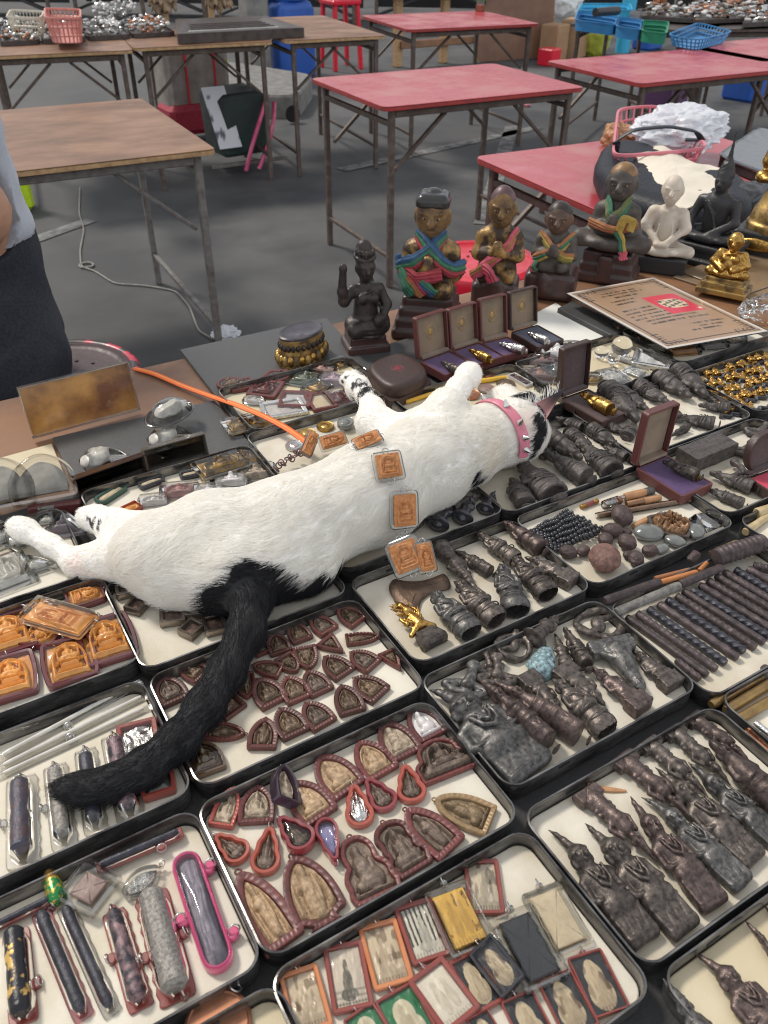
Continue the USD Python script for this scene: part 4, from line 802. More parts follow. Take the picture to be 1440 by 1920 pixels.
def figure(lab, kind, zk, b, t, w=1.0, mat_=None, lift=0.0, seed=0, group=None, name='bronze_figure', cat='figurine', roll=0.0, thick=1.0, flip=1, pitch=0.0):
    B, T, L = spot(zk, b, t, lift); v, f = fig_mesh(kind, seed % 3); v = v.copy()
    v += (np.stack([meshkit.fbm(v*5+seed*3.7+11*k, 2, seed+k) for k in range(3)], 1)-.5)*.040*[1, .5, .5]; v[:, 2] = np.maximum(v[:, 2], 0)
    v[:, 0] *= w*flip; v[:, 2] *= thick
    if flip < 0: f = f[:, ::-1]
    M = at(B, T-B)@rotm((0, 1, 0), roll)@rotm((1, 0, 0), pitch)@np.diag([L, L, L, 1.0]); v, f = xf((v, f), M); v[:, 2] += max(0, FZ+lift-v[:, 2].min())
    return single(name, (v, f), mat_ or M_BRZ, lab, cat, group, smooth=True)
# ================================================================= brown tray
E_ = lambda b, t, look='brown roped arch amulet', **k: ('E', b, t, look, k)
AN = dict(w=.80); NR = 'narrow brown arch amulet'
rows = [E_((1072, 238), (952, 158)), E_((927, 284), (826, 200)), E_((797, 328), (733, 232)), E_((692, 388), (645, 283)), E_((610, 388), (560, 318)), E_((992, 322), (1176, 300), NR, w=.42), E_((888, 316), (998, 386), 'brown triangular amulet', shape='tri', w=.85),
  E_((796, 350), (828, 470), 'brown arch amulet lying upside down'), E_((690, 396), (772, 482)), E_((1192, 372), (1272, 474), 'small reddish triangular amulet', shape='tri', w=.72), E_((1142, 452), (1010, 372)), E_((1004, 492), (886, 392)), E_((694, 474), (536, 438), 'reddish arch amulet lying sideways', w=.62),
  E_((504, 478), (528, 612), 'brown arch amulet pointing downwards', w=.62), E_((668, 632), (562, 497)), E_((786, 616), (704, 486)), E_((893, 580), (805, 462)), E_((1178, 592), (1024, 494), 'arch amulet with greenish relief'), E_((1038, 678), (972, 526), NR, w=.72), E_((906, 738), (796, 612)), E_((768, 784), (674, 638)),
  E_((592, 852), (616, 682), 'arch amulet with standing figure', w=.74, rel='stand'), E_((378, 676), (488, 596), 'square reddish framed amulet', shape='rect', w=1.0, rel='lean', loop=None), E_((318, 755), (536, 772), 'long brown arch amulet lying sideways', w=.52), E_((345, 972), (282, 796), 'frameless glossy brown arch amulet', w=.86, frame=mat('glossy_brown_case', (.09, .05, .028), (.06, .035, .02), rough=.15, coat=.8), rmat=mat('glossy_brown_relief', (.10, .06, .035), (.06, .04, .02), rough=.15, coat=.8), fr=.1, rope=False, cover=True),
  E_((188, 626), (108, 488)), E_((320, 500), (190, 430), 'brown arch amulet under tail')]
for i, (z, b, t, l, o_) in enumerate(rows):
    if l.startswith('brown roped') and i % 3 == 1: o_['rmat'] = M_CLAYD
batch(rows, 'small amulet tray', 7, w=.77, frame=M_BROWNF, rmat=M_CLAYB, rope=True, loop='knob', h=.0054, fr=.165, shrink=.06, name='framed_amulet', seed=1)

# ================================================================= red tray
F_ = lambda b, t, look, **k: ('F', b, t, look, k)
GO = dict(shape='gourd', w=.62, frame=M_CORAL, rope=False, loop='ring', rmat=M_CLAYD, fr=.17, h=.006)
GM = dict(GO, frame=mat('maroon_gourd', (.20, .028, .032), (.15, .022, .026), rough=.22, coat=.5))
rows = [F_((128, 376), (196, 182), 'coral edged arch amulet', w=.55, frame=mat('coral_rope', (.38, .10, .075), (.30, .06, .05), rough=.35), rmat=M_CLAYW, rel='sit'), F_((288, 362), (300, 172), 'maroon arch amulet, white seated figure', w=.78, rmat=M_CLAYW),
  F_((412, 306), (388, 118), 'dark violet case tipped on its edge', w=.62, frame=mat('dark_violet_frame', (.028, .014, .024), (.02, .012, .018), rough=.25, coat=.4), rmat=M_CLAYW, rope=False, lean=(.75, 0), h=.010), F_((590, 338), (444, 158), 'maroon arch amulet, reclining figure', rmat=M_CLAYP, rel='lean', w=.74),
  F_((716, 216), (560, 42), 'maroon arch amulet, pale rough figure', rmat=M_CLAYP, rel='lean', w=.74), ('E', (1190, 972), (1050, 798), 'maroon arch amulet, beige monk figure', dict(rmat=M_CLAYP, w=.74)), ('E', (1302, 884), (1168, 706), 'maroon arch amulet, stony grey figure', dict(rmat=M_CLAYW, w=.74, rel='lean')),
  ('E', (1432, 792), (1306, 634), 'maroon arch amulet, white relief', dict(rmat=M_PEARL, w=.76, rel='lean')), ('X', (848, 1460), (806, 1392), 'wide maroon trefoil amulet', dict(shape='trefoil', w=1.32, rel='trio', rmat=M_CLAYD, loop=None, fr=.09)),
  F_((1002, 270), (952, 78), 'coral gourd amulet with dark figure', **GO), F_((768, 380), (722, 165), 'coral gourd amulet with silver figure', **dict(GO, rmat=M_SILVER, w=.55)), F_((898, 298), (774, 142), 'dark red gourd amulet with dark figure', **GM), F_((248, 520), (94, 400), 'coral gourd amulet lying sideways', **GO), F_((322, 596), (358, 352), 'orange red gourd amulet', **dict(GO, frame=M_CORAL, w=.54)),
  F_((536, 480), (380, 330), 'glossy dark red gourd amulet', **dict(GM, h=.010, cover=True)), F_((590, 342), (655, 560), 'violet glass fronted gourd amulet', **dict(GM, rel=None, rmat=M_BLUEGL, h=.009, cover=True, w=.46)), F_((432, 908), (196, 552), 'long maroon arch amulet', w=.46, rmat=M_CLAYP, rel='stand', fr=.2),
  F_((612, 824), (440, 482), 'large maroon amulet, scalloped foot', w=.62, rmat=M_CLAYP, rel='stand', shape='foot', fr=.13), F_((850, 700), (700, 398), 'dark relief in cusped frame', w=.70, shape='gourd2', rmat=M_CLAYD, rel='lean', fr=.10), F_((1018, 575), (848, 336), 'dark relief in lobed maroon frame', w=.74, shape='cusp', rmat=M_CLAYD, fr=.11),
  F_((1178, 478), (944, 280), 'dark standing relief, maroon frame', w=.60, rmat=M_CLAYD, rel='stand', fr=.18), F_((1352, 352), (1072, 240), 'olive gilt oval arch amulet', w=.60, frame=M_TANF, rmat=mat('olive_relief', (.22, .155, .085), (.12, .085, .05), rough=.45, ns=240, bump=.5, bs=600, metal=.3), rel='lean', shape='arch')]
batch(rows, 'red amulet tray', 7, w=.74, frame=M_MAROON, rope=True, loop='knob', h=.0056, fr=.145, shrink=.03, name='framed_amulet', seed=3)

# ================================================================= photo lockets
G_ = lambda b, t, look, **k: ('G', b, t, look, k)
LK = dict(shape='rect', rel=None, h=.0045, fr=.13, loop='ring', cover=True, rope=False)
CAMEO = lambda s: (lambda u, v: np.where((np.maximum.reduce([G(u, v, 0, .32, .80, .30), G(u, v, 0, .62, .60, .28), .8*G(u, v, 0, .80, .38, .14)]) > .12)[:, None], monk_print(s, paper=(.60, .50, .34), style='temple' if s % 2 else 'sit')(u, v), np.array((.012, .012, .016))))
CAMG = lambda s: (lambda u, v: np.where((np.maximum.reduce([G(u, v, 0, .32, .80, .30), G(u, v, 0, .62, .60, .28)]) > .12)[:, None], monk_print(s, paper=(.66, .60, .44))(u, v), np.array((.012, .17, .06))))
rows = [G_((212, 700), (146, 444), 'orange framed sepia photo', frame=M_ORANGEP, w=.58, fn=monk_print(1, style='temple')), G_((358, 622), (310, 350), 'framed photo of dark statue', frame=M_REDBR, w=.56, fn=monk_print(2, paper=(.68, .60, .50), ink=(.12, .11, .08), style='bronze')), G_((506, 532), (434, 275), 'orange framed photo of a group', frame=M_ORANGEP, w=.57, fn=monk_print(3, style='temple')),
  G_((645, 438), (560, 202), 'framed photo with black stripes', frame=M_REDBR, w=.60, fn=monk_print(4, paper=(.72, .68, .58), ink=(.04, .04, .03), style='stripe')), G_((842, 272), (815, 48), 'maroon framed photo, white figure', frame=M_REDBR, w=.56, fn=monk_print(5, paper=(.66, .58, .44), ink=(.08, .06, .04), style='temple')),
  G_((796, 400), (676, 142), 'clear cased gold coloured print', clear=True, rmat=M_GOLD, w=.62, fn=monk_print(6, paper=(.66, .40, .06), ink=(.22, .10, .02), style='pair'), h=.008, lift=.004), G_((1066, 522), (912, 232), 'clear wavy case, black insert', clear=True, rmat=M_BLKP, shape='wave', w=.62, h=.009, lift=.004, noise=.02), G_((1160, 398), (1020, 150), 'clear case, cream insert', clear=True, rmat=M_CREAM, w=.60, h=.008, noise=.02),
  G_((758, 662), (600, 445), 'maroon framed print of two monks', frame=M_REDBR, w=.66, fn=monk_print(9, paper=(.74, .70, .60), ink=(.30, .24, .16), style='pair'), lift=.003), G_((856, 612), (738, 398), 'black cameo locket leaning', frame=M_REDBR, w=.56, fn=CAMEO(10)), G_((948, 548), (812, 370), 'black cameo locket on edge', frame=M_BLKP, w=.56, fn=CAMEO(11), lean=(-.5, 0), h=.008),
  G_((610, 762), (488, 528), 'green framed cameo locket', frame=M_REDBR, w=.66, fn=CAMG(12), fr=.08), G_((460, 770), (360, 605), 'green cameo locket, cut off', frame=M_REDBR, w=.72, fn=CAMG(13), fr=.08), G_((1046, 762), (936, 545), 'black cameo locket with red bail', frame=M_REDBR, w=.62, fn=CAMEO(14), fr=.07), G_((1190, 700), (1072, 470), 'large black cameo locket', frame=M_REDBR, w=.62, fn=CAMEO(15), fr=.07), G_((1300, 632), (1182, 388), 'black cameo, red brown frame', frame=M_REDBR, w=.58, fn=CAMEO(17), fr=.07),
  G_((880, 770), (795, 618), 'dark locket at the lower edge', frame=M_REDBR, w=.6, fn=CAMEO(16), fr=.08)]
batch([(z, b, t, l, {**LK, **o_}) for z, b, t, l, o_ in rows], 'photo locket tray', 6, name='locket', cat='locket')

# ================================================================= orange tray
C_ = lambda b, t, look, **k: ('C', b, t, look, k)
OR = dict(shape='barrel', w=.80, frame=mat('deep_red_case', (.10, .016, .020), (.075, .012, .016), rough=.16, coat=.7), rmat=M_ORANGE, rel='somdej', cover=True, fr=.10, h=.0075, dome=.0012)
rows = [C_((375, 222), (612, 150), 'barrel shaped orange amulet', **dict(OR, w=.78)), C_((508, 360), (128, 250), 'orange slab in clear oblong case', **dict(OR, shape='rect', w=.42, clear=True, lift=.010, h=.010, loop='ring')), C_((80, 515), (20, 268), 'orange amulet cut by edge', **OR), C_((268, 350), (188, 492), 'small orange amulet pointing downwards', **dict(OR, w=1.1)),
  C_((85, 770), (50, 500), 'wide orange amulet', **dict(OR, w=.74)), C_((425, 678), (365, 410), 'orange amulet with black bar mark', **dict(OR, w=.76)), C_((648, 560), (560, 290), 'orange amulet in corner', **dict(OR, w=.74))]
batch(rows, 'orange amulet tray', 4, name='orange_amulet')

# ================================================================= small square cases under the rump
rows = [C_((732, 190), (712, 78), 'small square steel case'), C_((742, 282), (822, 196), 'small square brown case'), C_((860, 225), (930, 160), 'small square steel case'), C_((978, 350), (974, 226), 'small square coppery case'), C_((1094, 312), (1098, 222), 'square dark case under fur'), C_((1040, 415), (1132, 330), 'square pinkish case with ring'), C_((1225, 400), (1196, 295), 'square case touching the tail'), C_((830, 130), (880, 60), 'square case under belly fur')]
ST = dict(shape='rect', w=.80, frame=mat('dull_steel_case', (.30, .26, .22), (.14, .11, .09), rough=.25, metal=.9), rmat=mat('pinkish_inlay', (.40, .26, .20), (.16, .10, .09), rough=.2, coat=.8, ns=120, spread=(.4, .6)), rel='tri', cover=True, fr=.2, h=.0085, loop='ring')
batch(rows, 'tray under the cat', 4, name='square_case', cat='amulet case', **ST)

# ================================================================= bell tray
H_ = lambda b, t, look, fig='bell', **k: ('H', b, t, look, dict(fig=fig, **k))
rows = [H_((500, 420), (710, 655), 'slim bronze figure lying head down', 'slim', w=1.15), H_((775, 545), (572, 420), 'ridged bronze bell figure', 'tier', w=.95), H_((905, 470), (690, 328), 'pointed dark bell figure', 'bell', w=.85), H_((1055, 425), (845, 270), 'reddish bell figure', 'wrap', w=.85, mat_=M_BRZR), H_((655, 885), (432, 662), 'blue grey hollow seated figure', w=.95, mat_=M_BRZG), H_((800, 815), (568, 605), 'brown hollow seated figure', w=.95), H_((915, 760), (826, 508), 'hollow seated monk figure', w=.95, mat_=M_BRZG),
  H_((1085, 668), (888, 460), 'broad hollow monk figure', w=.95), H_((1245, 605), (968, 458), 'block based monk figure', 'block', w=.85)]
batch(rows, 'axe blade tray', 5)
def poly_px(zk, pts, z): return np.array([P(*zp(zk, *p), z)[:2] for p in pts])
def dense(q, n=60, sm=2):
    if np.sum(q[:, 0]*np.roll(q[:, 1], -1)-q[:, 1]*np.roll(q[:, 0], -1)) < 0: q = q[::-1]
    p = np.vstack([q, q[:1]]); s = np.r_[0, np.cumsum(np.linalg.norm(np.diff(p, axis=0), axis=1))]; t = np.linspace(0, s[-1], n, endpoint=False); o = np.column_stack([np.interp(t, s, p[:, k]) for k in (0, 1)])
    for _ in range(sm): o = .5*o+.25*(np.roll(o, 1, 0)+np.roll(o, -1, 0))
    return o
o = dense(poly_px('H', [(232, 545), (300, 565), (380, 565), (450, 545), (520, 515), (545, 545), (562, 605), (510, 612), (440, 630), (390, 670), (370, 745), (310, 730), (250, 690), (212, 630), (205, 590)], FZ+.004))
single('axe_blade', loft(o, [(.0006, FZ+.001), (0, FZ+.0025), (.003, FZ+.0055), (.008, FZ+.0065)]), mat('brown_iron', (.17, .11, .075), (.09, .06, .045), rough=.45, metal=.6, ns=60, bump=.4, bs=300), 'brown axe shaped metal blade in the tray below the amulet chain', 'blade', smooth=50)
# gold ornate figure on a dark stand
B, T, L = spot('H', (470, 940), (238, 715)); M = at(B, T-B)
gt = Thing('gilt_figure', 'ornate gilt figure with flame ornaments lying on a dark wedge base', 'figurine', B)
s = S(.02); s.c((0, .38, .13), (0, .55, .13), .10, .08); s.e((0, .68, .15), .085); s.chain([(0, .74, .15), (0, .85, .14), (0, 1, .12)], [.07, .05, .01]); s.chain([(-.08, .55, .14), (-.15, .48, .14), (-.17, .62, .13)], [.04, .035, .02]); s.chain([(.08, .55, .14), (.15, .62, .14), (.13, .74, .13)], [.04, .035, .02]); s.c((-.05, .36, .14), (-.22, .28, .12), .06, .04); s.c((.05, .36, .14), (.14, .24, .14), .06, .05)
rg = np.random.default_rng(4)
for k in range(26): a = rg.uniform(0, 6.28); q = np.array([.11*math.cos(a), rg.uniform(.3, .85), .13+rg.uniform(-.05, .06)]); s.c(q, q+np.array([.07*math.cos(a), .07, .02]), .024, .008, k=.006)
v, f = s.mesh(.013, fn=lambda g, d: np.maximum(d, -g[:, 2])); gt.part('gilt_casting', xf((v*L, f), M), M_GOLD, True)
gt.part('wedge_base', xf(loft(np.array([[-.2, -.02], [.2, -.02], [.22, .06], [.15, .28], [-.15, .28], [-.22, .06]])*L, [(.004, 0), (0, .002), (0, .010), (.004, .014)]), M), M_BRZ); gt.part('hollow', xf(bx(-.11*L, .11*L, -.024*L, .0, .003, .010), M), M_SLOT)

# ================================================================= mixed tray
I_ = lambda b, t, look, fig='bell', **k: ('I', b, t, look, dict(fig=fig, **k))
rows = [I_((575, 895), (95, 472), 'large blue grey skirted lady figure', 'horn', w=1.35, mat_=M_BRZG, thick=1.2), I_((655, 765), (320, 458), 'reddish tiered figure with red paint', 'tier', w=.80, mat_=M_BRZR), I_((805, 728), (388, 462), 'plain reddish tiered figure', 'tier', w=.72, mat_=M_BRZR), I_((238, 512), (288, 352), 'small dark coiled knot figure', 'coil', w=1.1, mat_=M_BRZG), I_((402, 462), (392, 310), 'brown coiled knot figure', 'coil', w=1.1), I_((380, 390), (330, 285), 'twisted animal figure', 'coil', w=1.0), I_((470, 330), (500, 185), 'looped limb figure', 'loop', w=.95),
  I_((578, 252), (715, 115), 'bell figure with round disc foot', 'disc', w=.9, thick=.8), I_((880, 80), (955, 240), 'ring shaped acrobat figure', 'loop', w=1.2), I_((748, 350), (690, 192), 'small standing figure by the silvery cone', 'slim', w=1.25), I_((845, 368), (735, 178), 'slender robed figure', 'wrap', w=.75), I_((540, 415), (735, 610), 'upside down figure on a block', 'block', w=.95), I_((715, 380), (945, 565), 'upside down broad figure on a block', 'block', w=1.1),
  I_((935, 685), (670, 440), 'hollow figure pressed between others', 'bell', w=.9), I_((945, 245), (1125, 500), 'grey shaggy bearded fan figure', 'gong', w=1.05, mat_=M_BRZG), I_((1135, 585), (870, 375), 'reclining figure on a wide slab', 'block', w=.9, mat_=M_BRZR), I_((1290, 470), (1075, 285), 'seated figure on a copper edged slab', 'block', w=1.05)]
batch(rows, 'knotted figure tray', 6)
B, T, L = spot('I', (620, 385), (656, 262)); s = S(.02); rg = np.random.default_rng(6)
for k in range(60): y = rg.uniform(.1, .85); a = rg.uniform(0, 3.14); rr = .40*(1-y*.8); s.e((rr*math.cos(a), y, .12+rr*.7*math.sin(a)), .085, k=.02)
s.c((0, .05, .12), (0, .95, .12), .36, .06); v, f = s.mesh(.03, fn=lambda g, d: np.maximum(d, -g[:, 2])); single('beaded_cone', xf((v*L, f), at(B, T-B)), M_BRZV, 'pale blue green beaded cone among the dark bronze figures', 'figurine', smooth=True)

# ================================================================= horn tray
J_ = lambda b, t, look, fig='horn', **k: ('J', b, t, look, dict(fig=fig, **k))
HR_ = 'upright long horned figure'; HN = 'upside down belted figure'
rows = [J_((742, 1345), (222, 718), HR_, w=0.88), J_((968, 1290), (402, 690), HR_, w=0.91), J_((1130, 1150), (632, 552), HR_, w=0.84, mat_=M_BRZR), J_((1285, 1030), (738, 530), HR_, w=0.82, mat_=M_BRZG), J_((1352, 895), (788, 382), HR_, w=0.82), J_((1500, 800), (966, 356), HR_, w=0.82, mat_=M_BRZG),
  J_((400, 515), (806, 906), HN+' with belly', 'naked', w=0.84, mat_=M_BRZR), J_((605, 325), (1026, 684), HN+', reddish', 'naked', w=0.82, mat_=M_BRZR), J_((748, 235), (1096, 540), HN+', dark', 'naked', w=0.84), J_((888, 165), (1222, 470), HN+', black brown', 'naked', w=0.84), J_((1000, 90), (1340, 355), HN+', behind', 'naked', w=0.84, mat_=M_BRZR), J_((1490, 610), (1090, 250), 'reddish robed figure at the tray end', 'wrap', w=0.84, mat_=M_BRZR)]
batch(rows, 'horned figure tray', 6, thick=1.0)
o = dense(poly_px('J', [(400, 425), (455, 450), (560, 465), (655, 482), (640, 492), (560, 494), (500, 488), (440, 470)], FZ+.002), 40, 1)
single('wood_splinter', loft(o, [(0, FZ+.0003), (.0004, FZ+.002), (.002, FZ+.0026)]), M_STEM, 'pale wood splinter lying by the upside down bronze figures', 'splinter')
# spear tray, bottom right
L_ = lambda b, t, look, fig='slim', **k: ('L', b, t, look, dict(fig=fig, **k))
rows = [L_((1000, 2080), (462, 1545), 'dark horned head figure', 'horn', w=1.05, mat_=M_BRZR), L_((620, 2200), (280, 1690), 'pale grey spear tipped figure', 'slim', w=1.1, mat_=M_BRZG), L_((980, 1700), (716, 1385), 'reddish spear point figure', 'slim', w=.8, mat_=M_BRZR), L_((980, 1480), (812, 1295), 'dark red point at the picture edge', 'slim', w=.8, mat_=M_BRZR)]
batch(rows, 'bottom right tray', 4)
# ================================================================= trays beside the head of the cat
Q_ = lambda b, t, look, fig='wrap', **k: ('Q', b, t, look, dict(fig=fig, mat_=M_OLDWOOD, name='wooden_figure', **k))
rows = [Q_((70, 1185), (-10, 1040), 'squat black wooden figure', w=1.2), Q_((230, 1145), (30, 960), 'broad ridged black wooden figure', w=1.3, seed=1), Q_((410, 1050), (180, 905), 'thin black wooden figure', w=.9), Q_((560, 1010), (380, 850), 'hollow wooden figure, flared foot', w=1.15, seed=1), Q_((320, 790), (470, 900), 'wooden figure lying head down', w=1.0), Q_((200, 805), (390, 940), 'cylindrical wooden figure, head down', w=.95), Q_((440, 760), (600, 870), 'small knobbly wooden figure', w=.95), Q_((390, 745), (240, 690), 'brownish bundle figure', w=1.1), Q_((640, 915), (510, 850), 'small dark wooden monk', w=1.1), Q_((170, 905), (225, 850), 'tiny dark wooden knob figure', w=1.2)]
batch(rows, 'wooden figure tray', 5)
rows = [Q_((600, 555), (760, 660), 'dark figure lying head down', w=1.05), Q_((705, 520), (880, 625), 'dark ridged figure, head down', w=1.0), Q_((820, 475), (1000, 590), 'dark rough figure', w=1.05), Q_((925, 445), (1085, 590), 'dark long figure by rim', w=.95), Q_((530, 560), (700, 740), 'dark figure behind ring box', w=.95), Q_((520, 720), (640, 780), 'small dark bundle', w=1.1), Q_((1130, 730), (920, 690), 'dark hollow bell figure', w=1.2, seed=1), Q_((1215, 640), (1040, 620), 'dark hollow figure, upper', w=1.1, seed=1), Q_((1290, 640), (1170, 590), 'short hollow figure in corner', w=1.4, seed=1), Q_((930, 700), (860, 620), 'dark seated figure', w=1.2), Q_((980, 745), (890, 790), 'dark pointed leaf figure', w=.7), Q_((1085, 555), (1160, 600), 'small dark winged figure', w=1.2), Q_((640, 800), (690, 720), 'dark squat figure by hinge', w=1.1)]
batch(rows, 'tray behind the violet box', 6)
W_ = lambda b, t, look, fig='wrap', **k: ('W', b, t, look, dict(fig=fig, mat_=M_OLDWOOD, name='wooden_figure', **k))
rows = [W_((960, 1480), (600, 1330), 'dark open ended cylinder figure', 'tier', w=1.0), W_((1050, 1340), (640, 1190), 'dark bundle figure', w=.9), W_((1010, 1250), (850, 1080), 'small bead bodied figure', 'coil', w=.9), W_((940, 1010), (1050, 900), 'knotted small figure', 'coil', w=1.0), W_((1080, 830), (1190, 730), 'winged dark figure', 'coil', w=1.0)]
batch(rows, 'carved block tray', 5)
B, T, L = spot('W', (420, 1090), (800, 935)); M = at(B, T-B); cb = rumple(trimesh.creation.box([.033, L, .020]).subdivide().subdivide().subdivide(), .0016, 160, 3)
single('carved_block', xf(cb, M@trimesh.transformations.translation_matrix([0, L/2, .0105])), M_OLDWOOD, 'dark rectangular carved wooden block beside the violet ring box', 'block', smooth=30)
# disc tray (bases seen past the fur)
for (b, t, lab) in (((475, 300), (560, 150), 'black disc based figure, nearest the amulet chain'), ((612, 262), (680, 120), 'black disc based figure between two others'), ((742, 205), (800, 90), 'black disc based figure by the tray corner')):
    figure(lab, 'disc', 'H', b, t, w=.85, mat_=M_BLKP, thick=.75, seed=ZM['H'][0]+b[0])
for (b, t, lab) in (((560, 190), (720, 110), 'small dark figure lying across the disc based figures'), ((320, 300), (430, 225), 'dark figure just behind the hanging amulets')): figure(lab, 'wrap', 'H', b, t, w=.8, mat_=M_OLDWOOD, seed=b[0])

# ================================================================= bead tray
BZ = FZ
bt = Thing('prayer_beads', 'heap of glossy black prayer bead strands in the nut tray', 'beads', P(*zp('K', 310, 340), BZ)); rb = np.random.default_rng(12); bm = ball((0, 0, 0), .0026, 2)
k = 0
for row in range(13):
    t0, t1 = np.array([105, 345]) + np.array([11.6, 9.6])*row, np.array([325, 228])+np.array([17, 9])*row
    for i in range(14):
        q = t0+(t1-t0)*(i+.5*(row % 2))/14+rb.normal(0, 1.2, 2)+[0, 5*math.sin(i*.9+row)]; w = math.sin(math.pi*i/14); bt.part('bead', (bm[0]+P(*zp('K', *q), BZ+.003+.006*w*(row % 2+.3)), bm[1]), M_BLKP, True); k += 1
def nut(lab, zk, c, r, m, seed, sq=(1, .8, .7), name='dried_nut', cat='nut', amp=.18, h=None):
    p = P(*zp(zk, *c), FZ); R = r/ZM[zk][2]/px_m(*zp(zk, *c)); v, f = ball((0, 0, 0), 1, 3); v = v*(1+amp*(meshkit.fbm(v*1.8+seed*5, 4, seed)[:, None]-.5)*2)*sq; a = seed*1.3
    v = v@rotm((0, 0, 1), a)[:3, :3].T*R; v[:, 2] -= v[:, 2].min(); return single(name, (v+p+[0, 0, h or 0], f), m, lab, cat, smooth=True)
M_NUT = mat('dark_nut_shell', (.075, .045, .040), (.038, .024, .024), rough=.5, ns=120, bump=.7, bs=240, vary=.25); M_NUTR = mat('reddish_stone', (.20, .105, .080), (.10, .05, .04), rough=.6, ns=160, bump=.8, bs=300)
for i, (c, r, look) in enumerate((((610, 300), 78, 'large purple brown nut beside the beads'), ((560, 375), 62, 'round purple brown nut right of the beads'), ((520, 422), 55, 'oval dark nut below the beads'), ((312, 492), 56, 'leftmost reddish nut in the bead tray'), ((398, 482), 45, 'small dark nut second from the left rim'), ((640, 445), 62, 'dark wrinkled nut in the middle of the heap'), ((770, 482), 50, 'dark wrinkled nut beside the grey glass pebbles'), ((690, 532), 58, 'dark nut at the front rim of the bead tray'), ((640, 372), 34, 'small dark nut above the heap'), ((646, 498), 34, 'small nut behind the big reddish stone'))):
    nut(look, 'K', c, r, M_NUT, i+1)
nut('big rough reddish brown stone at the front of the bead tray', 'K', (512, 545), 112, M_NUTR, 20, (1, .85, .62), 'rough_stone', 'stone', .10)
for i, (c, r, look) in enumerate((((760, 385), 92, 'large smooth grey glass pebble'), ((1030, 372), 72, 'grey glass pebble nearest the clear packet'), ((912, 425), 66, 'grey glass pebble in the middle'), ((840, 462), 52, 'small grey glass pebble at the front'))):
    nut(look+' in the bead tray', 'K', c, r, M_GREYGLASS, i+31, (1, .75, .45), 'glass_pebble', 'pebble', .07)
def stick(lab, zk, a, b, r, m, name='wooden_stick', cat='stick', lift=.0, segs=None, n=12, taper=1.0, z=FZ, rings=None, group=None):
    A, B = P(*zp(zk, *a), z), P(*zp(zk, *b), z); R = r/ZM[zk][2]/px_m(*zp(zk, (a[0]+b[0])/2, (a[1]+b[1])/2)); A, B = A+[0, 0, R+lift], B+[0, 0, R+lift]; t = np.linspace(0, 1, 24)
    rr = R*(1-(1-taper)*t)*(1+.05*(meshkit.noise(np.column_stack([t*9, 0*t+a[0], 0*t]), 3)-.5)); rr[0] *= .85; rr[-1] *= .85
    if not segs: return single(name, tube(A+(B-A)*t[:, None], rr, n), m, lab, cat, group)
    th = Thing(name, lab, cat, A, group=group)
    for pn, t0, t1, k, mm in segs: q = np.linspace(t0, t1, 10); rq = np.full(10, R*k); rq[0] *= .88; rq[-1] *= .88; th.part(pn, tube(A+(B-A)*q[:, None], rq, n), mm)
    return th
stick('bamboo handled brush with a grey metal end, behind the beads', 'K', (560, 190), (790, 135), 24, M_STEM, 'handled_tool', 'tool', segs=[('tip', 0, .3, .55, M_SILVER), ('handle', .3, .8, 1, M_STEM), ('cap', .8, 1, 1.05, M_BRZG)])
stick('orange wooden vial with a clear sleeve behind the nuts', 'K', (640, 215), (830, 175), 22, M_STEM, 'wooden_vial', 'vial', segs=[('sleeve', 0, .5, 1.1, M_CLEAR), ('body', 0, 1, .9, M_STEM)])
stick('red and gold banded tube left of the wooden vials', 'K', (385, 225), (480, 188), 15, M_MAROON, 'banded_tube', 'tube', segs=[('band', 0, .25, 1.05, M_GOLD), ('body', .25, .8, 1, M_REDBR), ('band', .8, 1, 1.05, M_GOLD)])
stick('long brown cased stick across the back of the bead tray', 'K', (470, 275), (1010, 185), 20, M_STEM, 'cased_stick', 'stick', segs=[('rod', .02, .98, .7, mat('brown_rod', (.28, .16, .09), (.18, .10, .06), rough=.4, coat=.4)), ('case', 0, 1, 1, M_CLEAR)])
stick('short orange wooden peg with a pale tip beside the five sided amulet', 'K', (680, 340), (840, 262), 22, M_STEM, 'wooden_peg', 'peg', segs=[('handle', 0, .7, 1, M_STEM), ('tip', .7, 1, .6, M_SILVER)])
stick('clear glass vial with silvery lumps behind the beads', 'K', (510, 225), (600, 195), 30, M_CLEAR, 'glass_vial', 'vial', segs=[('glass', 0, 1, 1, M_CLEAR), ('filling', .1, .8, .6, M_SILVER), ('stopper', .9, 1.1, .7, M_COPPER)])
amulet('five sided brown amulet with gold swirling lines', 'K', (885, 388), (892, 252), 'pent', 1.15, mat('dark_brown_frame', (.05, .035, .03), (.035, .025, .02), rough=.3, coat=.4), 'swirl', mat('swirl_relief', (.42, .24, .12), (.10, .055, .04), rough=.4, metal=.5, ns=260), loop=None, name='pentagon_amulet', h=.006, fr=.10, lift=.003)
o = dense(poly_px('K', [(930, 305), (1080, 225), (1200, 300), (1060, 365)], FZ+.004), 40, 2); single('clear_packet', rumple(loft(o, [(0, FZ+.001), (-.001, FZ+.002), (.004, FZ+.006), (.012, FZ+.008)]), .0012, 120, 3), M_CLEAR, 'crumpled clear plastic packet at the right end of the bead tray', 'packet', smooth=60)

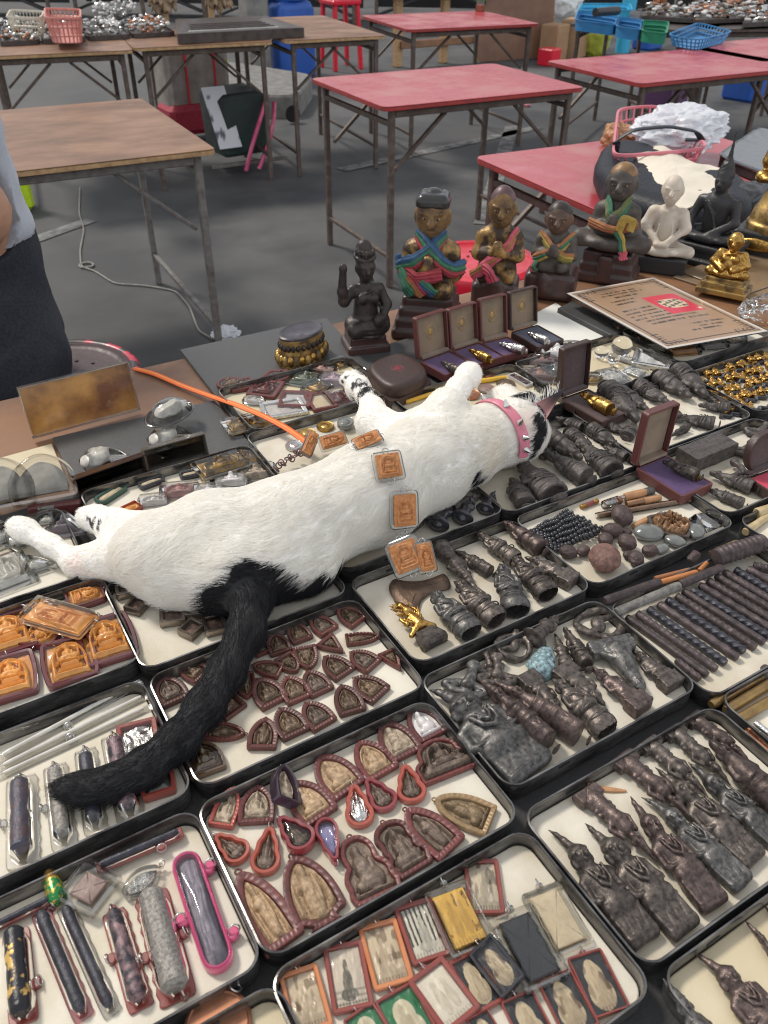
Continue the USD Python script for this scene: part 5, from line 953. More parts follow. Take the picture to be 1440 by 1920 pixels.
# ================================================================= rolls, stones and sticks right of the mixed tray
def roll(lab, zk, a, b, r, pat, seed, m=None, z=FZ, name='engraved_roll', cat='roll', group=None):
    A, B = P(*zp(zk, *a), z), P(*zp(zk, *b), z); R = r/ZM[zk][2]/px_m(*zp(zk, *a)); L = np.linalg.norm(B-A); n, m_ = 20, max(40, int(L/.0011)); th = np.linspace(0, 2*np.pi, n, endpoint=False); y = np.linspace(0, L, m_); Tm, Y = np.meshgrid(th, y)
    g = {'smooth': 0*Y, 'spiral': np.maximum(0, np.sin(3*Tm+Y*420))**2, 'fine': np.maximum(0, np.sin(5*Tm+Y*900)), 'chev': np.maximum(0, np.sin(3*np.abs(((Tm+1) % 6.28)-3.14)+Y*800)), 'rings': np.maximum(0, np.sin(Y*950+np.sin(Tm)*2))**2, 'wire': np.maximum(0, np.sin(2*Tm+Y*650))**6}[pat]
    rr = R*(.86+.17*g)*(1+.05*(meshkit.noise(np.stack([Y*120, Tm, 0*Y+seed], -1), seed)-.5)); rr[:2] *= .9; rr[-2:] *= .9; v = np.stack([rr*np.cos(Tm), Y, rr*np.sin(Tm)+R], -1).reshape(-1, 3)
    i, j = np.meshgrid(np.arange(m_-1), np.arange(n), indexing='ij'); q = [(i*n+j).ravel(), (i*n+(j+1) % n).ravel(), ((i+1)*n+(j+1) % n).ravel(), ((i+1)*n+j).ravel()]; f = np.vstack([np.stack([q[0], q[2], q[1]], 1), np.stack([q[0], q[3], q[2]], 1)])
    v = np.vstack([v, [0, 0, R], [0, L, R]]); e = np.arange(n); N = len(v); K = (m_-1)*n; f = np.vstack([f, np.stack([e, (e+1) % n, np.full(n, N-2)], 1), np.stack([K+(e+1) % n, K+e, np.full(n, N-1)], 1)])
    return single(name, xf((v, f), at(A, B-A)), m or M_ROLL, lab, cat, group, smooth=50)
pats = ['smooth', 'rings', 'chev', 'spiral', 'chev', 'rings', 'smooth', 'chev', 'spiral', 'fine', 'wire', 'fine', 'chev', 'spiral']
words = dict(smooth='smooth reddish dark roll', rings='dark roll with pale rings', chev='black roll with zigzag engraving', spiral='dark roll with spiral ridges', fine='dark roll with fine engraving', wire='dark roll bound with wire')
pts = [((642, 850), (1092, 1175)), ((702, 830), (1142, 1142)), ((765, 805), (1195, 1108)), ((820, 778), (1262, 1078)), ((868, 752), (1300, 1042)), ((922, 732), (1362, 1022)), ((958, 704), (1412, 992)), ((1008, 698), (1440, 962)), ((1052, 672), (1470, 930)), ((1094, 645), (1500, 895)), ((1140, 618), (1540, 860)), ((1185, 598), (1560, 825)), ((1250, 585), (1600, 800)), ((1320, 580), (1640, 760))]
for i, ((a, b), pt) in enumerate(zip(pts, pats)): roll(f'{words[pt]}, {ORD[i]} from the left in the engraved roll tray', 'K', a, b, 27, pt, i, m=M_ROLL if pt != 'chev' else M_ROLLB)
roll('short stub roll at the front corner of the engraved roll tray', 'K', (920, 1090), (1050, 1195), 25, 'fine', 40)
roll('short dark roll at the upper right of the engraved roll tray', 'K', (1350, 560), (1470, 590), 28, 'rings', 41)
stick('thick dark plum stick behind the engraved rolls', 'K', (515, 765), (825, 655), 30, M_ROLL, 'dark_stick', z=FZ+.006)
stick('grey stone like stick with a rough gold end', 'K', (580, 825), (935, 672), 28, mat('grey_stone', (.20, .19, .17), (.06, .055, .05), rough=.55, ns=110, bump=.5, bs=300), 'stone_stick', z=FZ+.006)
stick('dark stick leading to the cord wrapped roll', 'K', (940, 668), (1175, 570), 27, M_ROLL, 'dark_stick', z=FZ+.006)
roll('thick roll wrapped in dark cord at the right', 'K', (1130, 540), (1395, 452), 58, 'rings', 44, z=FZ+.006, name='cord_wrapped_roll')
stick('thin orange bamboo stick in front of the bead tray', 'K', (820, 650), (1035, 590), 17, mat('orange_bamboo', (.48, .19, .06), (.36, .13, .04), rough=.4, ns=60), 'bamboo_stick', z=FZ+.008)
stick('second orange bamboo stick, darker and behind', 'K', (800, 625), (1000, 575), 15, mat('brown_bamboo', (.30, .12, .05), (.2, .08, .035), rough=.4, ns=60), 'bamboo_stick', z=FZ+.006)
stick('short orange bamboo piece near the brass tube', 'K', (1050, 580), (1092, 535), 14, mat('orange_bamboo', (.4, .2, .1)), 'bamboo_stick', z=FZ+.008)
nut('small lumpy brown root behind the bamboo sticks', 'K', (1010, 535), 55, M_NUT, 51, (1, .55, .5), 'dried_root', 'root', .3, .006)
stick('brass tube lying against the front of the bead tray', 'K', (1110, 495), (1262, 428), 22, M_BRASS, 'brass_tube', 'tube', z=FZ+.006)
# brass tubes tray
for i, (a, b, r) in enumerate((((1112, 1345), (1395, 1182), 30), ((1195, 1378), (1480, 1205), 32), ((1265, 1425), (1560, 1250), 30))): stick(f'plain brass tube, {ORD[i]} from the back at the right edge', 'K', a, b, r, M_BRASS, 'brass_tube', 'tube')
for i, (a, b, m) in enumerate((((1300, 170), (1500, 330), M_COPPER), ((1362, 120), (1560, 275), M_SILVER), ((1330, 145), (1530, 305), M_ROLLB))): stick(['copper', 'silver', 'black'][i]+' short roll below the brass tubes at the right edge', 'J', a, b, 22, m, 'metal_roll', 'roll')
nut('dark round root at the end of the brass tubes', 'K', (1420, 1150), 40, M_NUT, 61, name='dried_root', cat='root')
# bone tray
for i, (a, b, r, lab) in enumerate((((985, 1740), (1320, 1500), 42, 'pale yellow horn piece in front'), ((1090, 1580), (1330, 1500), 62, 'thick yellow and grey horn piece behind'), ((1200, 1860), (1330, 1780), 40, 'mottled horn piece at the right edge'))): stick(lab, 'W', a, b, r, mat('pale_horn', (.50, .40, .22), (.36, .27, .14), rough=.4, ns=50, bump=.2), 'horn_piece', 'horn', taper=.8)
# ================================================================= tube trays at the lower left
def tube_case(lab, zk, a, b, w, pat_m, flange=None, rw=.5, wavy=False, clear=True, rings=(), lift=0.0, name='tube_amulet', z=FZ, rollpat=None, group=None, short=(.05, .95), side=1):
    A, B = P(*zp(zk, *a), z+lift), P(*zp(zk, *b), z+lift); L = np.linalg.norm(B-A); W = w/ZM[zk][2]/px_m(*zp(zk, (a[0]+b[0])/2, (a[1]+b[1])/2)); M = at(A, B-A); T_ = lambda m: xf(m, M); th = Thing(name, lab, 'tube amulet', A, group=group)
    o = outline('rect', 64, 2)*[W, L]
    if wavy: o[:, 0] += np.where(o[:, 0]*side > W*.3, side*.035*W*np.sin(o[:, 1]*2*np.pi/(L/9)), 0)
    th.part('backing', T_(loft(o, [(.0005, 0), (0, .0006), (0, .0016), (.0006, .0021)])), flange or M_CLEARE)
    R = W*rw*.5; y = np.linspace(L*short[0], L*short[1], 26); rr = R*(1+.10*(meshkit.noise(np.column_stack([y*140, 0*y+a[0], 0*y]), 5)-.5)); rr[0] *= .7; rr[-1] *= .7
    th.part('roll', T_(tube(np.column_stack([0*y, y, 0*y+.0022+R]), rr, 16)), pat_m)
    if clear:
        Rc = R*1.22; t = np.linspace(0, np.pi, 13); yy = np.linspace(L*.03, L*.97, 12); ends = np.minimum(1, np.sqrt(np.clip(np.minimum(yy-L*.02, L*.98-yy)/Rc, 0.05, 1)))
        v = np.array([[Rc*e*math.cos(q)*1.05, u, .0021+Rc*e*math.sin(q)*1.6] for u, e in zip(yy, ends) for q in t]); i, j = np.meshgrid(np.arange(11), np.arange(12), indexing='ij'); k = 13; f = np.vstack([np.stack([(i*k+j).ravel(), ((i+1)*k+j).ravel(), ((i+1)*k+j+1).ravel()], 1)[:, ::-1], np.stack([(i*k+j).ravel(), ((i+1)*k+j+1).ravel(), (i*k+j+1).ravel()], 1)[:, ::-1]])
        th.part('cover', T_((v, f)), M_CLEAR, True)
    for t, s in rings:
        c = np.array([s*W*.56, t*L, .0025]); th.part('lug', T_(xf(loft(outline('oval', 20, 1)*[.006, .008]-[0, .004], [(0, 0), (0, .003), (.0008, .0036)]), trimesh.transformations.translation_matrix(c-[0, 0, .0022]))), flange or M_CLEARE)
        th.part('ring', T_(xf(ring(.0034, .0006, 16, 6), trimesh.transformations.translation_matrix(c+[s*.002, 0, .002])@rotm((0, 1, 0), 1.2))), M_SILVER)
    return th
t2 = 'in the lower left tray'
tube_case('black tube with gold flecks in red case, leftmost in the lower left tray', 'D', (140, 1330), (92, 800), 165, M_ROLLG, M_REDBR, .75, rings=((.35, 1),))
tube_case('black spiral twisted tube in a pinkish wavy clear case', 'D', (480, 1300), (228, 690), 120, M_ROLLB, M_PINKCL, .62, True, rings=((.98, 1),))
tube_case('slim blue black tube in clear case beside the spiral one', 'D', (640, 1275), (365, 660), 110, M_ROLLB, M_CLEARE, .6, True)
tube_case('speckled dark tube in red brown case with wavy edge', 'D', (800, 1245), (640, 690), 150, M_ROLLP, M_REDBR, .66, True, rings=((1.0, 0), (.55, -1)))
tube_case('wide grey speckled tube in red brown case', 'D', (1010, 1200), (850, 590), 215, M_ROLLS, M_REDBR, .72, True, rings=((.52, 1), (.03, .3), (.45, -1)), side=-1)
th = tube_case('long thin maroon case with clear tube along the back rim', 'D', (545, 455), (1030, 245), 80, M_ROLLB, M_REDBR, .55, True, rings=((.72, 1),), lift=.004)
tube_case('long dark tube along the left part of the back rim', 'D', (-40, 790), (300, 620), 60, M_ROLLB, M_MAROON, .6, lift=.003)
# pink capsule
B, T, L = spot('D', (1255, 1040), (1035, 385)); M = at(B, T-B); W = .24*L; cpz = Thing('pink_capsule_amulet', 'long bright pink capsule case with three pink lugs and grey filling', 'tube amulet', B)
o = outline('cap', 64, 1)*[W, L]; f = W*.16
cpz.part('frame', xf(loft(o, [(f*.2, 0), (0, .003), (f*.15, .0085), (f*.5, .0098), (f*.85, .0085), (f, .004)], cap1=False), M), M_PINKP); cpz.part('filling', xf(plate(inset(o, f), .0035, .004, None, 3, noise=.6, dome=.002)[0], M), mat('grey_lilac_filling', (.24, .21, .27), (.14, .125, .16), rough=.4, ns=120, bump=.4, bs=300)); cpz.part('cover', xf(plate(inset(o, f*.8), .0085, 0, None, dome=.003, m=8)[0], M), M_CLEAR, True)
for t, s in ((.80, 1), (.48, -1), (.22, 1)):
    c = np.array([s*W*.60, t*L, .003]); cpz.part('lug', xf(loft(outline('oval', 20, 1)*[.011, .010]-[0, .005]+c[:2], [(.0005, .001), (0, .002), (0, .006), (.001, .007)]), M), M_PINKP); cpz.part('ring', xf(xf(ring(.0040, .0007, 16, 6), trimesh.transformations.translation_matrix(c+[s*.002, 0, .006])@rotm((1, 0, 0), 1.2)), M), M_SILVER)
amulet('clear diamond shaped case with smooth brown stone', 'D', (520, 740), (490, 400), 'diamond', 1.0, None, None, M_TAUPE, clear=True, h=.010, loop=None, lift=.004, dome=.002, name='diamond_case', noise=.05)
amulet('clear leaf shaped case with crumbly silver filling', 'D', (700, 610), (930, 430), 'leaf', .55, None, None, mat('silver_crumbs', (.5, .5, .48), (.16, .16, .16), rough=.3, metal=.8, ns=300, bump=.8, bs=500), clear=True, h=.008, lift=.002, name='leaf_case', noise=.8)
B, T, L = spot('D', (340, 660), (285, 490)); gb = Thing('gold_bead', 'green enamelled gold barrel bead beside the diamond case', 'bead', B)
M = at(B+[0, 0, .006], T-B)@rotm((1, 0, 0), -math.pi/2); gb.part('barrel', xf(lathe([(.004, 0), (.0062, L*.12), (.0066, L*.4), (.0058, L*.7)], 20), M), mat('green_enamel', (.02, .20, .06), (.45, .30, .06), rough=.25, metal=.6, ns=240, spread=(.5, .58))); gb.part('collar', xf(lathe([(.0062, L*.70), (.0068, L*.78), (.005, L*.9), (.0035, L*1.0)], 20), M), M_GOLD)
# crystal tube tray under the tail tip
for i, (a, b, w, lab) in enumerate((((-20, 1105), (800, 660), 44, 'long clear tube, hindmost in the tube case tray'), ((-20, 1160), (835, 735), 38, 'long clear tube, second from the back'), ((-20, 1205), (850, 800), 36, 'long clear tube with pale filling, third from the back'))):
    tube_case(lab, 'C', a, b, w*1.5, mat('pale_filling', (.62, .60, .55), (.45, .43, .38), rough=.3, ns=60), M_CLEARE, .42, rings=((.45, 1),) if i < 2 else ())
for a, b, w, m, lab in (((135, 1700), (125, 1195), 190, mat('blue_brown_roll', (.045, .045, .065), (.085, .045, .045), rough=.3, metal=.25, ns=70, bump=.5, bs=300, spread=(.45, .7)), 'clear case with blue black roll at the left edge'), ((370, 1600), (312, 1130), 150, M_ROLLS, 'clear case with greyish roll under the tail tip'), ((545, 1510), (482, 1040), 140, M_ROLLB, 'clear case with tapered black roll under the tail'), ((745, 1450), (640, 960), 165, M_ROLLP, 'clear case with pinkish crackled roll under the tail')):
    tube_case(lab, 'C', a, b, w, m, M_CLEARE, .60, True, rings=((.97, 0), (.5, -1)), short=(.10, .88))
amulet('red framed case with foil like insert behind the tail', 'C', (800, 1120), (770, 900), 'rect', .8, M_REDBR, None, M_SILVER, h=.007, cover=True, loop=None, noise=.5, name='foil_case')
amulet('red framed case with dark glossy dome, front corner of the tube tray', 'C', (905, 1320), (870, 1150), 'barrel', .95, M_REDBR, None, M_GREYGLASS, h=.009, dome=.004, loop=None, cover=True, name='dome_case')
# scraps tray: copper disc
p = P(*zp('D', 1230, 1330), FZ); cd = Thing('copper_disc', 'round copper disc amulet with ring at the bottom edge', 'amulet', p); cd.part('disc', xf(lathe([(.020, 0), (.0215, .001), (.0215, .003), (.0195, .0042), (.0185, .0032), (.0185, .003)], 40), trimesh.transformations.translation_matrix(p)), M_COPPER); cd.part('ring', ring_at(p+[.018, .014, .005], .004, .0007, (.5, .2, .6)), M_SILVER)

# ================================================================= clear goods at the far left
A_ = lambda b, t, look, **k: ('A', b, t, look, k)
CL = dict(clear=True, h=.009, loop=None, rel='sit', rmat=mat('clear_relief', (.56, .55, .51), (.42, .41, .38), rough=.35, ns=120), noise=.3)
rows = [A_((120, 1130), (310, 1120), 'clear triangular case by the heel', shape='tri', w=.9), A_((330, 970), (330, 830), 'clear triangular case with violet relief', shape='tri', w=1.0, rmat=mat('violet_relief', (.22, .17, .20), (.14, .11, .13), rough=.3)), A_((60, 1030), (140, 940), 'clear case under the hind foot', shape='oval', w=1.0), A_((80, 1240), (-20, 1060), 'large clear case at the left edge', shape='rect', w=.75), A_((240, 910), (250, 830), 'clear wavy case', shape='wave', w=.8), A_((-10, 1020), (-20, 900), 'clear case cut by the left edge', shape='oval', w=.8)]
batch(rows, 'clear case tray', 3, name='clear_case', cat='amulet case', **CL)
for b, t, w, lab in (((240, 785), (232, 635), 1.2, 'arched clear case standing on a maroon plinth'), ((40, 820), (36, 660), 1.0, 'arched clear case with gold slip at the left edge')):
    B, T = P(*zp('A', *b), TZ+.006), P(*zp('A', *t), TZ+.030); th = amulet(lab, 'A', b, t, 'arch', w, None, None, mat('smoky_insert', (.22, .21, .19), (.34, .32, .28), rough=.25, ns=40), clear=True, h=.016, loop=None, z0=TZ, lean=(0, .5), lift=.002, name='arched_case')
    if 'plinth' in lab:
        c = P(*zp('A', 285, 800), TZ+.012); th.part('plinth', xf(bx(-.030, .030, -.005, .005, -.011, .004, .0015), at(c, P(*zp('A', 300, 700), TZ+.012)-c)), M_MAROON)
rows = [A_((500, 800), (655, 700), 'dark green case, pale relief', shape='cap', w=.42, frame=M_DKGREEN, rmat=M_CREAM, rel='stand', fr=.24), A_((715, 715), (860, 660), 'black case, pale relief', shape='cap', w=.46, frame=M_BLKP, rmat=M_CREAM, rel='stand', fr=.24), A_((925, 660), (1100, 620), 'slim black case, pale relief', shape='cap', w=.40, frame=M_BLKP, rmat=M_CREAM, rel='stand', fr=.24), A_((930, 775), (930, 680), 'clear case with pink relief', clear=True, rmat=mat('pink_relief', (.36, .19, .17), (.28, .14, .13), rough=.5), w=1.3, shape='rect'), A_((800, 815), (800, 745), 'clear case with silver insert', clear=True, rmat=M_PEARL, shape='barrel', w=1.5), A_((1085, 770), (1080, 690), 'clear case with pale insert', clear=True, rmat=M_PEARL, shape='barrel', w=1.4), A_((1200, 720), (1200, 620), 'clear case, whitish relief', clear=True, rmat=M_PEARL, shape='barrel', w=1.3), A_((1340, 680), (1320, 585), 'clear case, silver relief', clear=True, rmat=M_CLAYW, shape='barrel', w=1.4), A_((610, 860), (730, 800), 'orange red slab by fur', shape='rect', w=.55, frame=M_CORAL, rmat=M_ORANGE, fr=.06), A_((1190, 640), (1110, 545), 'clear gold rimmed lozenge', clear=True, rmat=M_GILT, shape='rect', w=1.5, lift=.006), A_((1290, 600), (1240, 510), 'clear gold printed case', clear=True, rmat=M_GILT, shape='rect', w=1.1, lift=.003)]
batch(rows, 'tray behind the cat', 6, name='cased_amulet', rel='sit', loop=None, h=.006, shrink=.08)
# domes, acrylic lids
def dome_thing(lab, zk, c, rx, ry, h, shape='oval', rot=0.0, lift=0.0, m=None):
    p = P(*zp(zk, *c), TZ+.007+lift); o = outline(shape, 40, 3)*[rx*2, ry*2]-[0, ry]; R_ = rotm((0, 0, 1), rot); th = Thing('clear_dome', lab, 'clear case', p)
    M = trimesh.transformations.translation_matrix(p)@R_; k = np.linspace(0, 1, 6); th.part('shell', xf(plate(o, .0016, 0, None, dome=h, m=12)[0], M), M_CLEAR, True); th.part('flange', xf(loft(o*1.06, [(0, 0), (0, .0012), (.001, .0016)]), M), M_CLEARE)
    th.part('figure', xf(rumple(ball((0, 0, h*.34), (rx*.62, ry*.55, h*.32), 3), .005, 70, 3), M), m or mat('frosted_resin', (.56, .54, .49), (.36, .34, .31), rough=.45)); return th
dome_thing('clear triangular dome, left one on the grey foam', 'A', (500, 580), .034, .028, .024, 'tri', .6); dome_thing('clear triangular dome behind the smoky lid', 'A', (850, 470), .034, .028, .026, 'tri', .6); dome_thing('clear rounded dome case stacked on the triangular one', 'A', (880, 320), .038, .026, .020, 'oval', .55, .024)
def lid(lab, zk, bl, br, tl, m, th_=.010, edge=None, name='acrylic_lid', inner=None):
    a, b = P(*zp(zk, *bl), TZ+.007), P(*zp(zk, *br), TZ+.007); u = b-a; L = np.linalg.norm(u); u /= L; back = np.array([-u[1], u[0], 0]); c = PX(a); tgt = np.array(zp(zk, *tl)); best = min(((np.linalg.norm(PX(a+h*(np.array([0, 0, 1])*math.cos(q)+back*math.sin(q)))-tgt), h, q) for h in np.linspace(.02, .09, 57) for q in (.22,)), key=lambda x: x[0]); h, q = best[1], best[2]
    n = np.array([0, 0, 1])*math.cos(q)+back*math.sin(q); M = np.eye(4); M[:3, 0], M[:3, 1], M[:3, 2], M[:3, 3] = u, n, np.cross(u, n), a; t = Thing(name, lab, 'lid', a)
    t.part('face', xf(bx(.0015, L-.0015, .0015, h-.0015, -.002, -.0004), M), m)
    for nm, q4 in (('rim', (0, L, 0, .0014)), ('rim', (0, L, h-.0014, h)), ('rim', (0, .0014, .0015, h-.0015)), ('rim', (L-.0014, L, .0015, h-.0015))): t.part(nm, xf(bx(q4[0], q4[1], q4[2], q4[3], -.002, th_), M), edge or m)
    if inner: t.part('lining', xf(bx(.004, L-.004, .004, h-.004, -.0042, -.0026), M), inner)
    return t
lid('large amber lid with clear ruffled rim standing on edge', 'A', (165, 445), (722, 295), (60, 190), mat('amber_panel', (.40, .20, .06), (.10, .035, .014), rough=.2, ns=16, coat=.6, spread=(.36, .66), detail=6), .008, M_CLEARE, inner=None)
lid('low dark brown smoky lid standing before the left dome', 'A', (400, 745), (765, 615), (372, 645), M_SMOKE, .012, mat('dark_brown_panel', (.035, .018, .012), (.02, .01, .008), rough=.15), inner=mat('dark_brown_panel', (.03, .02, .01)))
lid('grey smoky lid standing before the right dome', 'A', (760, 620), (1075, 530), (725, 500), M_SMOKE, .010, mat('smoke_edge', (.10, .09, .07), (.06, .05, .045), rough=.15))
# orange strap
sp = [(252, 690, .004), (290, 700, .005), (340, 722, .007), (395, 742, .012), (440, 757, .026), (490, 777, .030), (535, 800, .030), (575, 828, .032)]
pts = np.array([CP(*q) for q in sp]); t = np.linspace(0, len(pts)-1, 50); cs_ = np.column_stack([np.interp(t, np.arange(len(pts)), pts[:, k]) for k in range(3)])
for _ in range(4): cs_[1:-1] = .5*cs_[1:-1]+.25*(cs_[:-2]+cs_[2:])
tg = np.gradient(cs_, axis=0); tg /= np.linalg.norm(tg, axis=1, keepdims=True); sd_ = np.cross(tg, [0, 0, 1.0]); sd_ /= np.linalg.norm(sd_, axis=1, keepdims=True)
def ribbon(c, s, w, th_): A = np.stack([c+s*x for x in np.linspace(-w/2, w/2, 4)], 1); A[:, 1:3] += [0, 0, th_*.4]; return sheet(A[:, ::-1], (A-[0, 0, th_])[:, ::-1])
osx = Thing('orange_strap', 'bright orange woven strap running from the table edge towards the cat', 'strap', cs_[0]); osx.part('webbing', ribbon(cs_, sd_, .0095, .0016), mat('orange_webbing', (.80, .16, .015), (.62, .10, .012), rough=.6, ns=900), True); osx.part('stripe', ribbon(cs_+[0, 0, .0007], sd_, .0022, .0009), mat('pale_orange_stripe', (.85, .34, .10), (.75, .26, .06), rough=.6, ns=900), True)

# ================================================================= chain of orange amulets over the cat
def coatpt(px, py, off=.006): p = SP(px, py); e = 1e-3; n = np.array([sd((p+e*d)[None])[0]-sd((p-e*d)[None])[0] for d in np.eye(3)]); n /= np.linalg.norm(n); return p+n*off, n
ch = Thing('amulet_chain', 'chain of rust orange amulets in clear cases draped over the back of the cat', 'chain', CP(700, 880, .1)); prevb = None
ZB = lambda x, y: (400+x/2.1818, 660+y/2.1818)
links = [((575, 392, 688, 345), .62, 'x'), ((728, 530, 702, 408), 1.0, 'c'), ((780, 722, 776, 566), .78, 'c'), ((818, 908, 760, 765), .95, 'f'), ((880, 905, 850, 775), .62, 'f')]
def chain_amulet(B, T, n, wr, k):
    L = np.linalg.norm(T-B); M = at(B, T-B, n); W = wr*L; o = outline('rect', 40, 2)*[W, L]; T_ = lambda m: xf(m, M)
    p = ch.part('case', T_(loft(o, [(.0008, 0), (0, .001), (0, .0028), (.0012, .0036)])), M_CLEARE); oi = inset(o, W*.11)
    ch.part('tablet', T_(loft(oi, [(0, .0036), (0, .0050), (.0006, .0054)])), M_RUST, under=p); ch.part('relief', T_(plate(inset(oi, .0008), .0054, .0024, 'somdej', k)[0]), M_RUST, 60, under=p); ch.part('cover', T_(plate(inset(o, .0012), .0037, 0, None, dome=.0040, m=10, de=5)[0]), M_CLEARR, True, under=p); return M
for k, ((x0, y0, x1, y1), wr, mode) in enumerate(links):
    b, t = ZB(x0, y0), ZB(x1, y1)
    if mode == 'f': B, T = CP(*b, .030), CP(*t, .055); n = np.array([-.45, -.62, .62]); n = n+np.array([.35, 0, 0])*(k-3)
    else:
        c_, n = coatpt((b[0]+t[0])/2, (b[1]+t[1])/2, .0075); vw = CAM-c_; vw /= np.linalg.norm(vw); n = n*.55+vw*.45; n /= np.linalg.norm(n); d = ray((b[0]+t[0])/2, (b[1]+t[1])/2); pl = lambda q: CAM+ray(*q)*(((c_-CAM)@n)/(ray(*q)@n)); B, T = pl(b), pl(t)
        if mode == 'x': mid = (B+T)/2; ax_ = np.cross(n, T-B); B, T = mid-(T-B)*.5, mid+(T-B)*.5
    M = chain_amulet(B, T, n, wr, k)
    for q in (T, B): ch.part('link', ring_at(q+n*.002, .0032, .0006, np.cross(n, T-B)+n*.4), M_SILVER)
# the far end of the chain lying in the coin tray
for k, (b, t, wr) in enumerate((((432, 385), (545, 352), .6), ((372, 428), (410, 335), .34))):
    B, T = CP(*ZB(*b), .030), CP(*ZB(*t), .034); chain_amulet(B, T, np.array([.2, -.5, .8]), wr, 7+k)
for i in range(16): q = ZB(250+9*i, 478-6*i+8*math.sin(i*1.7)); ch.part('link', ring_at(CP(*q, .020+.0006*i), .0038, .0009, (math.sin(i*2.1), math.cos(i*1.3), .5)), mat('dark_chain', (.28, .18, .17), (.12, .08, .08), rough=.3, metal=.8))
# ================================================================= coin tray, pendant tray, pen tray
O_ = lambda b, t, look, **k: ('O', b, t, look, k)
rows = [O_((20, 1050), (90, 950), 'maroon cased amulet', frame=M_MAROON, rmat=M_MAROON, shape='rect', w=.9), O_((60, 960), (190, 890), 'dark brown cased amulet', frame=M_MAROON, rmat=M_BROWNV, shape='pent', w=.9), O_((230, 985), (310, 885), 'greenish clear amulet', clear=True, rmat=mat('grey_green_glass', (.16, .18, .13), (.10, .12, .09), rough=.15, coat=.8), shape='rect', w=.95), O_((330, 915), (400, 855), 'reddish clear amulet', clear=True, rmat=mat('red_and_pale', (.40, .16, .12), (.45, .40, .34), rough=.4, ns=200), shape='barrel', w=1.3), O_((420, 870), (520, 830), 'gold foil amulet', clear=True, rmat=M_GOLD, shape='barrel', w=1.0), O_((540, 940), (640, 890), 'white card amulet', clear=True, rmat=M_PEARL, shape='rect', w=.85), O_((420, 985), (450, 900), 'lilac clear amulet', clear=True, rmat=mat('lilac_insert', (.36, .27, .30), (.28, .21, .24), rough=.4), shape='barrel', w=1.2), O_((290, 1020), (400, 955), 'gold figure clear amulet', clear=True, rmat=M_GILT, shape='barrel', w=1.0), O_((210, 1110), (240, 1010), 'white tablet in maroon case', frame=M_MAROON, rmat=M_PEARL, rel=None, shape='rect', w=1.0, noise=.02), O_((400, 1120), (330, 1020), 'cream tablet in maroon case', frame=M_MAROON, rmat=M_CREAM, rel=None, shape='rect', w=.75, noise=.02), O_((500, 1090), (420, 1000), 'maroon tablet in clear case', clear=True, rmat=M_MAROON, shape='rect', w=.8), O_((180, 1160), (130, 1060), 'pearl amulet with red beads', frame=M_SILVER, rmat=M_PEARL, rel=None, shape='rect', w=1.3), O_((40, 1220), (-20, 1140), 'clear gold relief amulet', clear=True, rmat=M_GILT, shape='wave', w=1.2), O_((-60, 1240), (-120, 1150), 'clear amulet by the strap', clear=True, rmat=M_GILT, shape='wave', w=1.1), O_((-60, 1010), (-100, 945), 'brown lozenge amulet', frame=M_MAROON, rmat=M_CLAYB, shape='barrel', w=1.2), O_((-120, 1000), (-170, 940), 'brown oval amulet', frame=M_MAROON, rmat=M_CLAYB, shape='oval', w=1.2), O_((-30, 1090), (10, 1040), 'white oval amulet', clear=True, rmat=M_PEARL, shape='oval', w=1.5)]
batch(rows, 'pendant tray', 6, name='glossy_pendant', cat='pendant', rel='sit', loop=None, h=.006, cover=True, shrink=.10)
def coin(lab, c, r, m, h=.004, lift=0, sq=1.0): p = CP(c[0], c[1], .011+lift); th = Thing('coin_amulet', lab, 'coin amulet', p); th.part('disc', xf(lathe([(r*.96, 0), (r, .0008), (r, h-.001), (r*.94, h), (r*.86, h-.0008)], 32, 1, sq), trimesh.transformations.translation_matrix(p)@rotm((0, 0, 1), c[0])), m); th.part('relief', xf(ball((0, 0, h-.0012), (r*.5, r*.55, .0016), 2), trimesh.transformations.translation_matrix(p)), m)
coin('oval dark polished stone behind the amulet chain', (648, 797), .014, M_GREYGLASS, .006, .004, .8); coin('gold disc in the tray behind the cat', (610, 802), .012, M_GOLD); coin('pale gold disc in the tray behind the cat, left one', (575, 815), .012, M_GILT); coin('greyish disc at the left end of the coin tray', (552, 838), .012, M_SILVER)
coin('copper disc by the whiskers of the cat', (882, 742), .014, M_COPPER); coin('purple brown disc in wire, by the muzzle of the cat', (912, 731), .013, M_TAUPE); coin('brown disc behind the muzzle of the cat', (948, 722), .014, M_CLAYB); coin('brown rectangular foil disc beyond the raised paw', (912, 706), .013, M_COPPER)
stick('yellow pen under the raised foreleg', 'X', (760, 758), (822, 738), 4.5, mat('yellow_plastic', (.72, .42, .03), (.62, .35, .02), rough=.35, coat=.3), 'yellow_pen', 'pen'); stick('short yellow stick beside the raised paw', 'X', (892, 720), (948, 712), 5.0, mat('yellow_plastic', (.7, .4, .03)), 'yellow_pen', 'pen')
amulet('dark maroon oblong case behind the face of the cat', 'U', (870, 300), (640, 165), 'rect', .36, M_PEARL, None, M_MAROON, loop=None, cover=True, fr=.12, name='oblong_case'); amulet('clear pyramid case behind the ear of the cat', 'U', (1100, 350), (920, 330), 'pent', .9, None, None, M_GREYGLASS, clear=True, h=.012, loop=None, name='clear_case')
